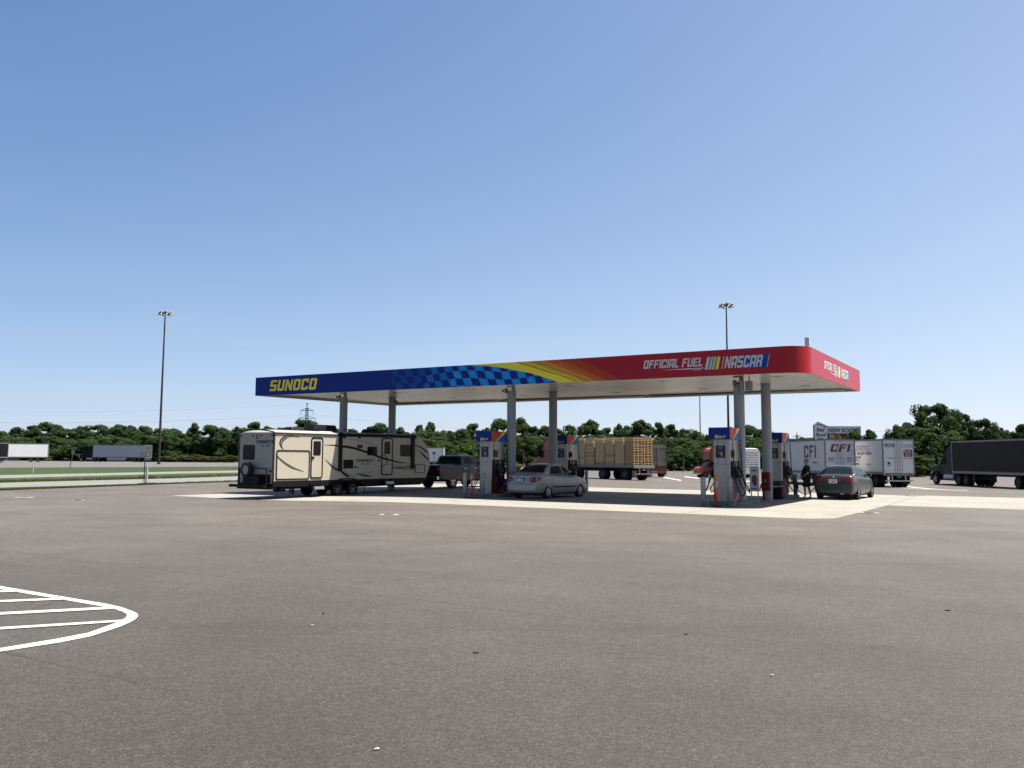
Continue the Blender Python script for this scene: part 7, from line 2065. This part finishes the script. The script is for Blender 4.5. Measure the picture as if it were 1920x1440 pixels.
put_text(mb, 'Roof', f(1528.8, 818.5), (1, .0, .0), (0, 0, 1), .92, X(1549)-X(1528.8), .035, .25); mb.build('lettering', MAR, pn)
mb = MB(); put_text(mb, 'Inn', f(1532.2, 824.6), (1, 0, 0), (0, 0, 1), .50, X(1544)-X(1532.2), .02); mb.build('lettering', SB, pn)
mb = MB(); mb.cyl((0, .1, -.3), (0, .1, Z(1538, 833)), .25, n=12); mb.build('post', GRY, r_)
b1 = col_at(1582, MD+.6)
r_ = thing('billboard', 'wide billboard with dark green words over a maroon band', 'billboard', b1, 0)
X = lambda px: xat(px, MD+.6)-b1.x
Z = lambda px, py: zat(px, py, MD+.6)-b1.z
mb = MB(); mb.box(X(1551.3), X(1613), -.1, .2, Z(1580, 812.8), Z(1580, 799.3)); up_ = mb.build('sign_panel', SIGNW, r_)
mb = MB(); mb.box(X(1612.2), X(1613.4), -.13, .2, Z(1580, 812.6), Z(1580, 799.3)); mb.build('sign_frame', mat('sign_green', (.012, .05, .05), .4), up_)
mb = MB(); mb.box(X(1551.3), X(1613), -.12, .2, Z(1580, 824.5), Z(1580, 812.9)); lo_ = mb.build('sign_panel', MAR, r_)
mb = MB(); put_text(mb, 'NEW ROOMS', (X(1553), -.106, Z(1580, 810.8)), (1, 0, 0), (0, 0, 1), 1.06, X(1611)-X(1553), .032); mb.build('lettering', MATS['sign_green'], up_)
mb = MB(); put_text(mb, 'No', (X(1554.5), -.126, Z(1580, 821.5)), (1, 0, 0), (0, 0, 1), .95, X(1566)-X(1554.5), .02); put_text(mb, 'T', (X(1587.5), -.126, Z(1580, 821.5)), (1, 0, 0), (0, 0, 1), .95, X(1592.5)-X(1587.5), .02); mb.build('lettering', SIGNW, lo_)
for px in (1562, 1602):
    mb = MB(); mb.cyl((X(px), .1, -.3), (X(px), .1, Z(px, 824)), .18, n=10); mb.build('post', GRY, r_)

# ------------------------------------------------------------------ small things on the ground
COLLAR = mat('pale_collar', (.62, .60, .55), .8, var=.1)
def cover(px, py, rad, lab, m=GRY, collar=True):
    p = at(px, py); r_ = thing('manhole_cover', lab, 'manhole cover', (p.x, p.y, p.z+.004))
    mb = MB()
    if collar:
        mb.cyl((0, 0, 0), (0, 0, .010), rad, n=28, smooth=False); mb.build('collar', COLLAR, r_)
    mb = MB(); mb.cyl((0, 0, .011 if collar else 0), (0, 0, .016), rad*.62 if collar else rad, n=24, smooth=False)
    for k in range(-2, 3): mb.box(-rad*.4, rad*.4, k*rad*.2-.012, k*rad*.2+.012, .0165, .021)
    mb.build('lid', m, r_)
cover(1630, 962.2, .30, 'round cover with pale collar right of the concrete apron')
cover(729.5, 965.6, .30, 'round cover with pale collar in front of the pumps')
cover(46, 933.2, .38, 'round cover with pale collar at the far left of the lot', COLLAR)
cover(147, 938, .26, 'dark round cover near the left grass edge', DKG)
cover(1301, 914.3, .20, 'pale square-looking cover left of the nearest pump', COLLAR)
cover(1701, 928.6, .30, 'pale cover on the asphalt left of the concrete lane', COLLAR)
cover(1712, 929.6, .2, 'smaller pale cover beside the concrete lane corner', COLLAR)
cover(1600, 904, .4, 'unused', DKG) if False else None
LIT = mat('litter_white', (.85, .85, .82), .6, var=.05)
for px, py, L_, rot, lab in ((706, 1407, .016, .6, 'white cigarette end on the asphalt near the bottom edge'), (1447, 1268, .015, -.1, 'white cigarette end on the asphalt at lower right'), (585, 1174, .015, .3, 'scrap of pale litter right of the painted island')):
    p = at(px, py); mb = MB(); mb.tube([(-L_, 0, .006), (L_*.3, .002, .0065), (L_, 0, .006)], .006, 8); o = mb.build('litter', LIT); o.location = (p.x, p.y, p.z+.002); o.rotation_euler = (0, 0, rot); tag(o, lab, 'litter')
ST = mat('dark_stain', (.03, .03, .03), .7, var=.2, scale=30)
for i, (px, py, L_, lab) in enumerate(((892, 1224.5, .032, 'dark flattened scrap on the asphalt, largest of those in mid foreground'), (1777, 1145, .045, 'dark scrap on the asphalt at right'), (1286, 1190, .02, 'dark scrap on the asphalt centre right'), (606, 1151, .02, 'dark scrap on the asphalt right of the painted island'))):
    p = at(px, py); mb = MB(); rw2 = random.Random(i); mb.prism([(L_*math.cos(a)*rw2.uniform(.6, 1), L_*.7*math.sin(a)*rw2.uniform(.5, 1)) for a in [k*.785 for k in range(8)]], lambda a, b, c: (a, b, c), 0, .008)
    o = mb.build('scrap', ST); o.location = (p.x, p.y, p.z+.001); tag(o, lab, 'scrap')
